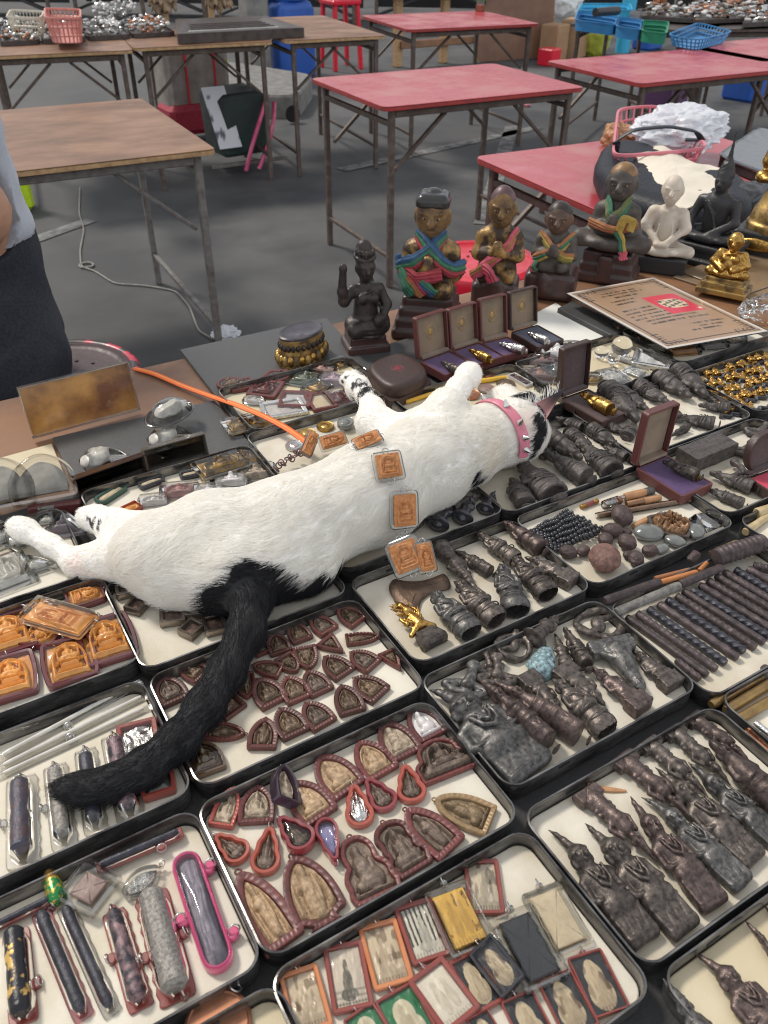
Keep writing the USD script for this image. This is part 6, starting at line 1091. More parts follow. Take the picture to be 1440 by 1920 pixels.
# ================================================================= ring boxes
def ring_box(lab, hl, hr, fr, tl, velvet, out, depth_h=.013, lining=M_LINING, emblem=True, q=.18, arch=False):
    z0 = FZ-.0085+.011; a, b = P(*hl, z0+depth_h), P(*hr, z0+depth_h); a[2] = b[2] = z0; u = b-a; W = np.linalg.norm(u); u /= W; nb = np.array([u[1], -u[0], 0]); c = P(*fr, z0+depth_h); D = max(.03, float((c-b)@nb)); M = np.eye(4); M[:3, 0], M[:3, 1], M[:3, 2], M[:3, 3] = u, -nb, (0, 0, 1), a
    t = Thing('ring_box', lab, 'ring box', a); T_ = lambda m: xf(m, M); o = rrect(0, W, -D, 0, .004, 4)
    t.part('base', T_(loft(o, [(.0015, 0), (0, .0015), (0, depth_h-.001), (.0008, depth_h), (.0030, depth_h), (.0034, depth_h-.002)], cap1=False)), out)
    t.part('velvet_pad', T_(loft(inset(o, .0030), [(0, depth_h-.003), (.0002, depth_h-.0012), (.0008, depth_h-.0008)])), velvet)
    hq = (P(0, 0, 1), 0); best = None
    for h in np.linspace(.025, .075, 51):
        for qq in (q,):
            p = a+np.array([0, 0, depth_h])+h*(np.array([0, 0, 1.0])*math.cos(qq)-nb*math.sin(qq)); d = abs(PX(p)[1]-tl[1])
            if best is None or d < best[0]: best = (d, h, qq)
    h, qq = best[1], best[2]; up = np.array([0, 0, 1.0])*math.cos(qq)-nb*math.sin(qq); L = np.eye(4); L[:3, 0], L[:3, 1], L[:3, 2], L[:3, 3] = u, up, np.cross(u, up), a+np.array([0, 0, depth_h+.0005])
    ol = rrect(0, W, 0, h, .004 if not arch else W*.42, 5); lp = t.part('lid', xf(loft(ol, [(.002, -.011), (0, -.009), (0, 0), (.0008, .0008), (.0028, .0008), (.0032, -.006)], cap1=False), L), out)
    t.part('lining', xf(loft(inset(ol, .0030), [(0, -.007), (.0012, -.0062)]), L), lining, under=lp)
    if emblem: t.part('emblem', xf(xf(ring(.0075, .0006, 24, 6), np.diag([1, 1.35, .4, 1])), L@trimesh.transformations.translation_matrix([W/2, h*.55, -.0060])), M_GILT, under=lp); t.part('emblem', xf(ball((0, 0, 0), (.0035, .0055, .0006), 2), L@trimesh.transformations.translation_matrix([W/2, h*.55, -.0060])), M_GILT, under=lp)
    lipz = bx(.004, W-.004, .0015, .006, -.0065, .004, .001); t.part('hinge_lip', xf(lipz, L), lining, under=lp)
    t.top = z0+depth_h; return t
def box_figure(lab, b, t, z, m, kind='wrap', w=.68, seed=0):
    B, T = P(*b, z), P(*t, z); L = np.linalg.norm(T-B); v, f = fig_mesh(kind, seed % 3); v = v.copy()*[w, 1, 1]; return single('small_figurine', xf((v*L, f), at(B-[0, 0, .001], T-B)), m, lab, 'figurine', smooth=True)
ring_box('open ring box with violet pad, leftmost of the row of four', (786, 677), (843, 657), (868, 692), (785, 598), M_VIOLET, M_BOXM); bz = FZ+.015
ring_box('open ring box with gold figure on violet, second of the row', (846, 658), (898, 641), (932, 672), (843, 581), M_VIOLET, M_BOXM)
ring_box('open ring box with silver figure on violet, third of the row', (902, 643), (952, 630), (992, 655), (906, 562), M_VIOLET, M_BOXM)
ring_box('open ring box with navy pad, at the right end of the row', (957, 622), (1008, 608), (1046, 640), (959, 549), M_NAVY, M_BOXD)
box_figure('dark figurine with cream foot in the first violet ring box', (860, 704), (826, 684), bz, M_BRZ); box_figure('gold figurine in the second violet ring box', (916, 682), (878, 662), bz, M_GOLD); box_figure('silver figurine in the third violet ring box', (980, 664), (934, 650), bz, M_SILVER); box_figure('silver figurine with dark foot in the navy ring box', (1024, 646), (988, 630), bz, M_SILVER)
ring_box('dark brown open ring box with gold figure, behind the cat ear', (1050, 747), (1103, 728), (1156, 782), (1080, 655), M_BROWNV, M_BOXD, q=.10, emblem=False, lining=M_BROWNV); box_figure('gold figurine in the dark brown ring box', (1142, 778), (1086, 746), bz, M_GOLD, w=.85)
ring_box('open brown ring box with violet pad among the dark figures', (1191, 876), (1250, 852), (1330, 910), (1213, 773), M_VIOLET, M_BOXM, q=-.02, emblem=False, lining=M_LINING); box_figure('dark figurine with gold foot in the brown ring box', (1305, 900), (1240, 872), bz, M_BRZ, w=.85); box_figure('gold foot ornament under the dark figurine in the brown box', (1310, 902), (1284, 893), bz-.002, M_GOLD, 'disc', 1.3)
ring_box('arched brown ring box with red pad at the right edge', (1400, 895), (1462, 872), (1520, 930), (1414, 822), M_REDV, M_BOXD, arch=True, emblem=False, lining=M_BROWNV)
c4 = [P(*q, TZ+.040)[:2] for q in ((677, 683), (733, 737), (815, 698), (757, 653))]; o = dense(np.array(c4), 60, 4); cb = Thing('closed_ring_box', 'large closed dark maroon box with a faded red seal on its lid', 'ring box', (*np.mean(c4, 0), TZ+.007))
cb.part('base', loft(o, [(.002, TZ+.0065), (0, TZ+.0085), (0, TZ+.024)], cap1=True), M_BOXD); cb.part('lid', loft(dense(o, 60, 30), [(-.0004, TZ+.0244), (-.0004, TZ+.032), (.001, TZ+.0375), (.004, TZ+.0405), (.008, TZ+.0415), (.012, TZ+.0416)]), M_BOXD, 50)
ce = np.array([*np.mean(c4, 0), TZ+.0416]); cb.part('seal', xf(ring(.0085, .0007, 24, 6), trimesh.transformations.translation_matrix(ce)@np.diag([1, 1, .35, 1])), mat('faded_red_print', (.20, .012, .022), (.15, .01, .018), rough=.5)); cb.part('seal', xf(ball((0, 0, 0), (.0055, .0045, .0004), 2), trimesh.transformations.translation_matrix(ce)), mat('faded_red_print', (.2, .012, .022)))

# ================================================================= upper right trays: crystals, certificate, gold rows
X_ = lambda b, t, look, **k: ('X', b, t, look, k)
rows = [X_((1018, 695), (1012, 668), 'round amulet with brown centre', shape='oval', w=1.2, clear=True, rmat=M_TAUPE), X_((1048, 682), (1040, 652), 'pink rimmed round amulet', shape='oval', w=1.3, frame=M_PINKCL, rmat=M_PEARL, rel='sit'), X_((1015, 722), (1006, 692), 'square clear amulet', clear=True, rmat=M_TAUPE, shape='barrel', w=1.2), X_((1046, 712), (1034, 686), 'square clear amulet with grey glass', clear=True, rmat=M_GREYGLASS, shape='barrel', w=1.2), X_((1080, 668), (1060, 645), 'brown clear oval amulet', clear=True, rmat=M_CLAYB, shape='oval', w=1.3), X_((1165, 724), (1130, 698), 'silver printed clear tablet', clear=True, rmat=M_SILVER, fn=monk_print(31, paper=(.6, .6, .58), ink=(.08, .08, .08)), shape='rect', w=.9), X_((1210, 708), (1176, 694), 'silver tablet near the rim', clear=True, rmat=M_SILVER, fn=monk_print(32, paper=(.6, .6, .58), ink=(.1, .1, .1)), shape='rect', w=.9), X_((1218, 694), (1226, 664), 'upright silver framed print', frame=M_SILVER, fn=monk_print(33, paper=(.6, .6, .58), ink=(.06, .06, .06)), shape='rect', w=1.0, rel=None), X_((1190, 684), (1150, 670), 'long clear tablet', clear=True, rmat=M_PEARL, shape='cap', w=.4), X_((1120, 722), (1100, 706), 'clear drop with gold', clear=True, rmat=M_GILT, shape='oval', w=1.2)]
batch(rows, 'crystal pendant tray', 5, name='crystal_pendant', cat='pendant', loop=None, h=.008)
gb_ = CP(1166, 650, .030); th = Thing('glass_ball', 'clear glass ball beside the certificate corner', 'glass ball', gb_); th.part('ball', ball(gb_, .0165, 3), mat('clear_glass', (.97, .97, .96), (.97, .97, .96), rough=.03, trans=1.0, rv=.01), True)
for i, (c, r_) in enumerate((((1150, 672), .010), ((1128, 660), .012))): th = Thing('glass_drop', ['small glass drop below the glass ball', 'glass drop with yellow glow left of the glass ball'][i], 'glass ball', CP(*c, .02)); th.part('ball', ball(CP(*c, .021), (r_, r_, r_*.8), 3), mat('clear_glass', (.97, .97, .96)), True)
# certificate
cq = [(1062, 551), (1250, 655), (1440, 622), (1225, 521)]; zc = TZ+.034; c4 = np.array([P(*q, zc) for q in cq]); o0 = c4[0]; ux = (c4[3]-c4[0]); uy = (c4[1]-c4[0]); LX, LY = np.linalg.norm(ux), np.linalg.norm(uy)
def cert_pt(s, t, dz=0.0): return c4[0]*(1-s)*(1-t)+c4[3]*s*(1-t)+c4[1]*(1-s)*t+c4[2]*s*t+np.array([0, 0, dz+.004*math.sin(math.pi*s)*math.sin(math.pi*t)])
ns, nt = 150, 210; Sg, Tg = np.meshgrid(np.linspace(0, 1, ns), np.linspace(0, 1, nt), indexing='ij')
def cert_colour(s, t):
    # t runs along the lines' normal from the left corner to the front; text lines run along s
    base = lerp((.33, .215, .135), (.265, .165, .10), np.clip(meshkit.fbm(np.column_stack([s*5, t*7, 0*s]), 4, 3), 0, 1)); ink = np.zeros(len(s)); rg = np.random.default_rng(5)
    m = np.minimum(np.minimum(s, 1-s)*LX, np.minimum(t, 1-t)*LY); edge = m < .0055
    ink = np.maximum(ink, 1.0*((np.abs(m-.0135) < .0011)))
    for cs_, ct in ((0, 0), (0, 1), (1, 0), (1, 1)):
        dx, dy = np.abs(s-cs_)*LX-.016, np.abs(t-ct)*LY-.016; r_, a_ = np.hypot(dx, dy), np.arctan2(dy, dx); sw = np.sin(r_*900+3*a_)+.5*np.sin(7*a_+r_*500); ink = np.maximum(ink, ((sw > .35) & ((r_ < .011) | ((np.abs(dx) < .032) & (np.abs(dy) < .006) & (dx > -.004)) | ((np.abs(dy) < .034) & (np.abs(dx) < .006) & (dy > -.004))))*.9)
    for k, (t0, s0, s1) in enumerate(((.13, .25, .62), (.17, .22, .66), (.22, .3, .55), (.28, .2, .45), (.33, .2, .42), (.44, .16, .45), (.49, .14, .5), (.54, .14, .56), (.585, .14, .62), (.63, .2, .72), (.675, .2, .80), (.76, .5, .84), (.80, .55, .78), (.84, .42, .72))):
        word = meshkit.noise(np.column_stack([s*150, 0*s+k*9.1, 0*s]), 7) > .38; ink = np.maximum(ink, .85*((np.abs(t-t0) < .010) & (s > s0) & (s < s1) & word))
    c = lerp(base, (.015, .011, .009), np.clip(ink, 0, 1)); red = (s > .50) & (s < .86) & (t > .30) & (t < .60); c[red] = (.50, .02, .045); u, v = (s-.68)/.13, (t-.45)/.075; cart = np.maximum(np.abs(u), np.abs(v))**4+np.hypot(u, v)**4 < 1.9
    c[cart & red] = (.55, .42, .27); gl = cart & red & (np.abs(v) < .78) & (np.abs(u) < .9) & (((np.sin(u*15) > .1) & (np.sin(v*9+np.floor(u*3)*2) > -.35)) | ((np.abs(np.sin(v*5+u*2)) > .93))); c[gl] = (.04, .03, .02)
    dot = np.hypot((s-.84)*LX, (t-.565)*LY) < .0035; c[dot] = (.62, .5, .45); c[edge] = (.50, .45, .40); return c
top = np.array([cert_pt(s, t, .0012) for s, t in zip(Sg.ravel(), Tg.ravel())]); i, j = np.meshgrid(np.arange(ns-1), np.arange(nt-1), indexing='ij'); k = (i*nt+j).ravel(); fq = np.vstack([np.stack([k, k+1, k+nt+1], 1), np.stack([k, k+nt+1, k+nt], 1)])
if np.cross(top[fq[0][1]]-top[fq[0][0]], top[fq[0][2]]-top[fq[0][0]])[2] < 0: fq = fq[:, ::-1]
ct = Thing('certificate', 'laminated brown paper certificate with ornate corners and red stamp', 'certificate', c4.mean(0)); ct.part('print', (top, fq), tinted('laminated_print', rough=.32, coat=.15, grain=.05), True, col=cert_colour(Sg.ravel(), Tg.ravel()))
op = np.vstack([np.array([c4[a]*(1-w)+c4[(a+1) % 4]*w for w in np.linspace(0, 1, 10, endpoint=False)]) for a in range(4)])[:, :2]
if np.sum(op[:, 0]*np.roll(op[:, 1], -1)-op[:, 1]*np.roll(op[:, 0], -1)) < 0: op = op[::-1]
ct.part('laminate', loft(op, [(0, zc-.0006), (-.0012, zc), (-.0012, zc+.0004), (0.001, zc+.0009)]), M_CLEARE)
# goods half hidden in the tray below it
for i, (b, t, m, lab) in enumerate((((1290, 668), (1268, 648), M_ORANGE, 'orange amulet peeping out under the certificate'), ((1225, 645), (1205, 625), M_CLAYB, 'brown amulet under the left edge of the certificate'), ((1345, 658), (1325, 640), M_PEARL, 'white domed amulet under the front edge of the certificate'), ((1385, 645), (1368, 632), M_SILVER, 'silver domed amulet under the front edge of the certificate'), ((1180, 622), (1165, 606), M_CLAYB, 'dark amulet beside the grey pad'))): amulet(lab, 'X', b, t, 'barrel', 1.4, None, None, m, clear=True, loop=None, h=.009, dome=.002)
# papers behind, small happy statue stands on them
slab('brown_folder', 'stack of brown laminated papers under the small gold statue', 'papers', [(1262, 518), (1400, 562), (1520, 520), (1400, 478)], TZ+.0004, .004, mat('brown_paper', (.24, .165, .10), (.19, .13, .08), rough=.25, ns=12, coat=.4)); slab('brown_folder', 'upper brown paper folder with pale edge, slightly turned', 'papers', [(1275, 508), (1395, 552), (1530, 505), (1395, 470)], TZ+.0048, .003, mat('brown_paper', (.24, .165, .10)))
# clear wrap at the right edge
o = dense(np.array([P(*q, TZ+.01)[:2] for q in ((1370, 592), (1400, 560), (1470, 545), (1500, 600), (1440, 625))]), 60, 3); single('plastic_wrap', rumple(xf(trimesh.creation.icosphere(4), trimesh.transformations.translation_matrix([*o.mean(0), TZ+.012])@np.diag([.055, .045, .016, 1])), .010, 60, 4), M_CLEAR, 'crumpled clear plastic wrap right of the certificate', 'wrap', smooth=40)
# gold castings
rg = np.random.default_rng(21); n_ = 0
for row in range(5):
    a, b = np.array([560+55*row, 265+78*row]), np.array([1230+20*row, 40+105*row])
    for i in range(10 if row < 4 else 6):
        q = a+(b-a)*(i+.3)/10*(1 if row < 4 else .9); q = q+rg.normal(0, 5, 2); s_ = 62
        if zp('W', *q)[0] > 1452: continue
        B, T = P(*zp('W', *(q+[14, s_*.45])), FZ), P(*zp('W', *(q-[14, s_*.45])), FZ); L = np.linalg.norm(T-B)*1.12; v, f = fig_mesh(['naked', 'wrap', 'bell'][n_ % 3], n_ % 3); v = rumple((v*[1.25, 1.1, 1.3], f), .06, 7, n_)[0]; v[:, 2] = np.maximum(v[:, 2], 0)
        single('gold_figure', xf((v*L, f), at(B+[0, 0, .001], (T-B)+rg.normal(0, .004, 3)*[1, 1, 0])), M_GOLD, f"rough gold figure, {ORD[i]} from left in the {['back', 'second', 'third', 'fourth', 'front'][row]} row, gold tray", 'figurine', 'rows of small gold figures', smooth=True); n_ += 1
    A, B = P(*zp('W', *(a+[-10, 42])), FZ+.003), P(*zp('W', *(b+[0, 42])), FZ+.003); t = np.linspace(0, 1, 40)[:, None]; single('braided_cord', tube(A+(B-A)*t+np.column_stack([0*t, .003*np.sin(t*38), 0*t]), .0032, 8), M_BLKP, f'twisted black cord under the {ORD[row]} row of gold figures from the back', 'cord')
# ================================================================= statues standing along the back of the table
def stand_at(base, topy, tz=TZ):
    B = P(*base, tz); zs = np.linspace(.03, .5, 471); ys = np.array([PX(B+[0, 0, z])[1] for z in zs]); return B, float(zs[np.argmin(np.abs(ys-topy))])
class Statue(Thing):
    def __init__(self, name, label, base, topy, turn=0.0, tz=TZ):
        B, H = stand_at(base, topy, tz); self.H = H; d = CAM[:2]-B[:2]; self.a = math.atan2(d[1], d[0])+math.pi/2+turn; super().__init__(name, label, 'statue', B); c, s = math.cos(self.a), math.sin(self.a); self.M = np.array([[c*H, -s*H, 0, B[0]], [s*H, c*H, 0, B[1]], [0, 0, H, B[2]], [0, 0, 0, 1]])
    def add(self, name, mesh, m, smooth=True, under=None, col=None):
        if isinstance(mesh, S): mesh = mesh.mesh(mesh.res, fn=lambda g, d: np.maximum(d, -g[:, 2]))
        return self.part(name, xf(mesh, self.M), m, smooth, under=under, col=col)
def SS(res=.013, k=.03): s = S(k); s.res = res; return s
def face(s, c, r, detail=1.0):
    x, y, z = c; rx, ry, rz = r; s.e(c, r); s.c((x, y-ry*.25, z-rz*.75), (x, y-ry*.45, z-rz*.5), rx*.45, rx*.5, k=.03)
    s.c((x, y-ry*.95, z+rz*.12), (x, y-ry*1.12, z-rz*.18), rx*.13, rx*.25, k=.010)
    for q in (-1, 1):
        s.e((x+q*rx*.98, y+ry*.05, z-rz*.05), (rx*.14, ry*.22, rz*.32), k=.012); s.c((x+q*rx*.18, y-ry*.93, z+rz*.20), (x+q*rx*.62, y-ry*.80, z+rz*.22), rx*.11, k=.008)
        s.e((x+q*rx*.38, y-ry*.98, z+rz*.03), (rx*.20, ry*.10, rz*.08), op=-1, k=.012); s.e((x+q*rx*.38, y-ry*.86, z+rz*.03), (rx*.17, ry*.09, rz*.07), k=.006)
    s.c((x-rx*.28, y-ry*.86, z-rz*.46), (x+rx*.28, y-ry*.86, z-rz*.46), rx*.13, k=.008); s.c((x-rx*.24, y-ry*.95, z-rz*.46), (x+rx*.24, y-ry*.95, z-rz*.46), rx*.035, op=-1, k=.006)
def eyes(st, c, r, white, dark):
    x, y, z = c; rx, ry, rz = r
    for q in (-1, 1): e = st.add('eye', ball((x+q*rx*.38, y-ry*.90, z+rz*.03), (rx*.15, ry*.05, rz*.055), 2), white); st.add('pupil', ball((x+q*rx*.38, y-ry*.965, z+rz*.03), (rx*.07, ry*.03, rz*.05), 2), dark, under=e)
def crossed(s, z, w=.30, d=.20, h=.085):
    for q in (-1, 1): s.c((q*.08, .02, z+h), (q*w, -d*.55, z+h*.85), h*1.0, h*.85); s.c((q*w, -d*.55, z+h*.8), (-q*.06, -d*1.05, z+h*.75), h*.75, h*.55); s.e((-q*.12, -d*1.0, z+h*.8), (h*.9, h*.6, h*.45))
def sash_path(pts, w, n=10): t = np.linspace(0, len(pts)-1, n*len(pts)); p = np.column_stack([np.interp(t, np.arange(len(pts)), np.array(pts)[:, k]) for k in range(3)]); [p.__setitem__(slice(1, -1), .5*p[1:-1]+.25*(p[:-2]+p[2:])) for _ in range(6)]; return p
def sash(st, pts, w, cols, name='sash', under=None):     # a folded cloth band lying on the body
    p = sash_path(pts, w, 14); n = len(p); tg = np.gradient(p, axis=0); tg /= np.linalg.norm(tg, axis=1, keepdims=True)+1e-9; out = p*[1, 1.3, 0]; out /= np.linalg.norm(out, axis=1, keepdims=True)+1e-9
    sd_ = np.cross(tg, out); sd_ /= np.linalg.norm(sd_, axis=1, keepdims=True)+1e-9; K = 13; x = np.linspace(-1, 1, K); fold = .16*np.cos(x*11)
    A = np.stack([p+sd_*w*1.25*q*(1+.15*np.sin(np.linspace(0, 9, n)+q))[:, None]+out*w*(.30*(1-q*q)+g)  for q, g in zip(x, fold)], 1); B = A-out[:, None]*w*.30; c = np.array([cols[min(int((q+1)/2*len(cols)), len(cols)-1)] for q in x]); c = np.tile(c[None], (n, 1, 1)).reshape(-1, 3); c = np.vstack([c, c])
    v, f = sheet(A, B); m_ = trimesh.Trimesh(v, f, process=False)
    cen = v[f].mean(1)-np.array([0, 0, 1])*v[f].mean(1)[:, 2:]; 
    if (m_.face_normals[:len(f)//2]*cen[:len(f)//2]).sum() < 0: f = f[:, ::-1]
    w_ = meshkit.fbm(v*30, 3, 3)[:, None]; st.add(name, rumple((v, f), w*.15, 20, 3), tinted('sash_cloth', rough=.75, bump=.3, bs=900, grain=.2), True, under=under, col=c*(.65+.6*w_))
M_ST_DARK = mat('dark_statue_bronze', (.050, .040, .036), (.028, .023, .022), rough=.36, metal=.55, ns=60, bump=.6, bs=200, bd=.0015)
M_ST_BASE = mat('dark_maroon_plinth', (.050, .022, .018), (.028, .014, .012), rough=.42, ns=30, bump=.4, bs=150, coat=.2, bd=.0015)
M_ST_GILT = mat('patchy_gilding', (.32, .19, .065), (.050, .032, .022), rough=.42, metal=.45, ns=42, bump=.9, bs=150, detail=8, spread=(.40, .54), bd=.0015)
M_ST_BRN = mat('brown_gilded_skin', (.23, .135, .052), (.085, .048, .024), rough=.42, metal=.35, ns=38, bump=.7, bs=150, detail=8, spread=(.35, .62), bd=.0012)
M_ST_CLAY = mat('greyish_clay_skin', (.085, .070, .060), (.045, .036, .030), rough=.5, metal=.1, ns=40, bump=.7, bs=160, bd=.0015)
M_ST_WHITE = mat('bone_white_resin', (.56, .50, .42), (.47, .41, .33), rough=.5, ns=30, bump=.25, bs=300, sss=.1)
M_ST_BLACK = mat('matte_black_resin', (.020, .019, .020), (.012, .012, .013), rough=.4, ns=60, bump=.4, bs=260)
M_EYEW, M_EYED = mat('painted_eye_white', (.30, .23, .14), rough=.35), mat('painted_eye_dark', (.015, .01, .01), rough=.3)
RED_, BLUE_, GREEN_, YEL_, PINK_, ORG_ = (.28, .03, .04), (.025, .07, .15), (.035, .13, .07), (.36, .24, .05), (.48, .085, .12), (.32, .13, .05)
# oval gilt pedestal
B, H = stand_at((567, 672), 606, TZ+.006); R1 = 56/px_m(567, 640, .03); th = Thing('oval_pedestal', 'empty oval pedestal with dark dish top and gilt lotus petals', 'pedestal', B); Mo = trimesh.transformations.translation_matrix(B)@rotm((0, 0, 1), .35)
hh = H*.78; th.part('body', xf(lathe([(R1*.98, 0), (R1*1.0, hh*.10), (R1*.90, hh*.30), (R1*.80, hh*.55), (R1*.84, hh*.70), (R1*.86, hh*.92), (R1*.84, hh), (R1*.74, hh*1.0), (R1*.66, hh*.90)], 48, 1, .66), Mo), M_GILT)
for k in range(26): a = k/26*2*math.pi; th.part('petal', xf(ball((R1*.93*math.cos(a), R1*.93*.66*math.sin(a), hh*.26), (R1*.13, R1*.13, hh*.2), 2), Mo), M_GOLD if k % 2 else M_GILT); th.part('petal', xf(ball((R1*.84*math.cos(a+.1), R1*.84*.66*math.sin(a+.1), hh*.68), (R1*.08, R1*.08, hh*.12), 1), Mo), M_ST_DARK)
th.part('dish', xf(lathe([(R1*.85, hh*.94), (R1*.87, hh*1.02), (R1*.80, hh*1.05), (R1*.66, hh*1.0), (R1*.2, hh*.95)], 48, 1, .66), Mo), mat('dark_violet_bronze', (.10, .09, .105), (.05, .045, .05), rough=.3, metal=.6, ns=30))
# S1 beckoning lady
st_ = Statue('beckoning_figurine', 'dark bronze crowned lady figurine with one raised beckoning hand', (685, 655), 455, .25)
s = SS(.011); s.b((0, 0, .05), (.20, .17, .05), .02, k=.0); s.b((0, 0, .135), (.17, .145, .055), .03, k=.01); st_.add('plinth', s, M_ST_BASE)
s = SS(.010); s.e((.02, -.02, .25), (.20, .17, .10)); s.c((.12, -.08, .27), (-.12, -.12, .25), .09, .08); s.c((-.1, .02, .25), (.16, .06, .24), .09); s.c((0, 0, .28), (.01, 0, .52), .12, .10); s.c((-.09, 0, .58), (.10, 0, .58), .06); s.e((-.05, -.09, .53), .045); s.e((.06, -.09, .53), .045)
s.chain([(-.12, 0, .58), (-.20, -.03, .50), (-.22, -.05, .60), (-.215, -.07, .76)], [.05, .048, .042, .034]); s.e((-.215, -.085, .82), (.038, .032, .045)); s.chain([(.13, 0, .58), (.19, -.04, .44), (.12, -.15, .36)], [.05, .045, .038]); s.e((.08, -.17, .35), (.05, .05, .06)); s.c((0, 0, .62), (0, 0, .70), .045)
face(s, (0, -.02, .79), (.085, .095, .11)); s.c((0, .02, .88), (0, .03, .95), .085, .07); s.t((0, 0, .885), .085, .018, (0, -.2, 1), k=.008); s.c((.02, .08, .78), (.05, .07, .60), .06, .05)
for k in range(5): s.c((-.08+.04*k, -.10, .56-.012*k), (.05+.03*k, -.085, .60-.06*k), .012, k=.006)
for z in (.20, .24, .28): s.t((0, -.02, z), .17, .012, (.1, 0, 1), k=.008)
for a in np.linspace(-1, 1, 7): s.e((.075*math.sin(a*1.4), -.09*math.cos(a*1.4), .925), (.018, .018, .035), k=.008)
st_.add('body', s, M_ST_DARK)
# S2..S5 dolls
def doll(name, label, base, topy, turn, base_fn, skin, cap, body_m, hz=.82, hr=(.125, .125, .155), zb=.28, kneel=True, cap_h=.5, wide=1.0, flat_cap=False):
    st = Statue(name, label, base, topy, turn); s = SS(.012); base_fn(s, zb); st.add('plinth', s, M_ST_BASE); s = SS(.011, .04)
    s.c((0, 0, zb+.05), (0, 0, .60), .165*wide, .13*wide, sq=(1, 1.15, 1)); s.c((-.12*wide, 0, .60), (.12*wide, 0, .60), .065)
    if kneel:
        for q in (-1, 1): s.c((q*.07, .04, zb+.06), (q*.10, -.13, zb+.06), .09, .07)
    else: crossed(s, zb, .27*wide, .19)
    for q in (-1, 1): s.chain([(q*.145*wide, 0, .59), (q*.172*wide, -.03, .45), (q*.05, -.16, .50)], [.055, .050, .040]); s.e((q*.02, -.185, .55), (.025, .03, .065))
    s.c((0, 0, .62), (0, 0, .72), .07); b = st.add('body', s, body_m); s = SS(.0085, .025); face(s, (0, -.01, hz), hr); s.res = .0075; st.add('head', s, skin)
    zc_ = hz+hr[2]*.42
    s = SS(.009, .02); s.e((0, .004, hz+.006), (hr[0]*1.05, hr[1]*1.05, hr[2]*1.05)); flat_cap and s.b((0, 0, zc_+.02), (hr[0]*1.0, hr[1]*1.0, .065), .055, k=.005); s.b((0, 0, zc_-.3), (.4, .4, .3), .001, op=-1, k=.01); st.add('hair', s, cap); eyes(st, (0, -.01, hz), hr, M_EYEW, M_EYED); return st
def steps(n): return lambda s, zb: [s.b((0, 0, zb*(i+.5)/n), (.25-.022*i, .22-.02*i, zb/n*.62), .03, k=.012) for i in range(n)]
M_CAPB, M_CAPM = mat('black_lacquer_cap', (.014, .013, .013), rough=.25, coat=.15), mat('dull_maroon_cap', (.10, .045, .05), (.07, .035, .04), rough=.45)
d2 = doll('gilded_child_statue', 'gilded black capped child statue wrapped in a blue, green and red sash', (803, 618), 356, -.10, steps(4), M_ST_BRN, M_CAPB, M_ST_GILT, hz=.835, hr=(.115, .115, .165), zb=.30, flat_cap=True)
sash(d2, [(-.10, -.05, .72), (-.02, -.14, .65), (.08, -.20, .58), (.17, -.16, .52), (.24, -.05, .50)], .042, [BLUE_, GREEN_, RED_]); sash(d2, [(.10, -.04, .72), (.02, -.14, .65), (-.10, -.19, .56), (-.22, -.12, .50)], .042, [RED_, GREEN_, BLUE_]); sash(d2, [(-.22, -.1, .50), (-.08, -.24, .47), (.10, -.22, .50)], .034, [RED_, (.30, .03, .05)]); sash(d2, [(-.20, -.14, .50), (-.15, -.22, .40), (-.10, -.21, .34)], .034, [GREEN_, (.03, .12, .08)]); sash(d2, [(-.13, -.22, .48), (-.06, -.24, .40), (-.02, -.23, .35)], .030, [RED_, ORG_]); sash(d2, [(-.23, -.08, .56), (-.21, -.12, .52)], .045, [BLUE_]); sash(d2, [(-.05, -.24, .45), (.03, -.24, .39), (.06, -.22, .36)], .026, [GREEN_, BLUE_])
d3 = doll('gilded_child_statue', 'brown gilded statue with pink sash over one shoulder, maroon hair', (926, 568), 350, -.05, lambda s, zb: (s.b((0, 0, zb*.5), (.20, .18, zb*.5), .05, k=.01), s.c((0, -.1, zb*.6), (0, -.1, zb*.9), .12)), M_ST_BRN, M_CAPM, M_ST_GILT, hz=.83, hr=(.112, .112, .170), zb=.24, wide=1.0)
sash(d3, [(.15, -.02, .66), (.09, -.16, .57), (-.02, -.20, .46), (-.12, -.20, .38)], .036, [PINK_, ORG_, PINK_]); sash(d3, [(-.12, -.2, .39), (-.05, -.25, .36), (-.01, -.24, .28)], .036, [PINK_, (.5, .05, .1)]); sash(d3, [(-.10, -.21, .38), (-.18, -.20, .33), (-.20, -.18, .29)], .034, [PINK_, ORG_])
d4 = doll('gilded_child_statue', 'small dark brown statue with green and ochre shawl, parted hair', (1030, 552), 375, -.10, lambda s, zb: (s.b((0, 0, zb*.5), (.27, .22, zb*.5), .07, k=.01), s.e((-.06, -.20, zb*.6), (.08, .05, .13))), mat('dark_brown_skin', (.12, .07, .045), (.065, .038, .028), rough=.45, metal=.2, ns=30, bump=.4, bs=180), M_ST_DARK, M_ST_CLAY, hz=.82, hr=(.135, .13, .16), zb=.30, wide=1.1)
sash(d4, [(-.17, -.02, .66), (-.04, -.18, .56), (.12, -.18, .48), (.20, -.1, .45)], .040, [ORG_, YEL_, (.18, .16, .04)]); sash(d4, [(.18, 0, .66), (.08, -.16, .58), (-.10, -.19, .48), (-.20, -.14, .42)], .040, [YEL_, GREEN_, ORG_]); sash(d4, [(-.18, -.16, .42), (-.20, -.20, .36), (-.17, -.21, .31)], .036, [GREEN_, PINK_])
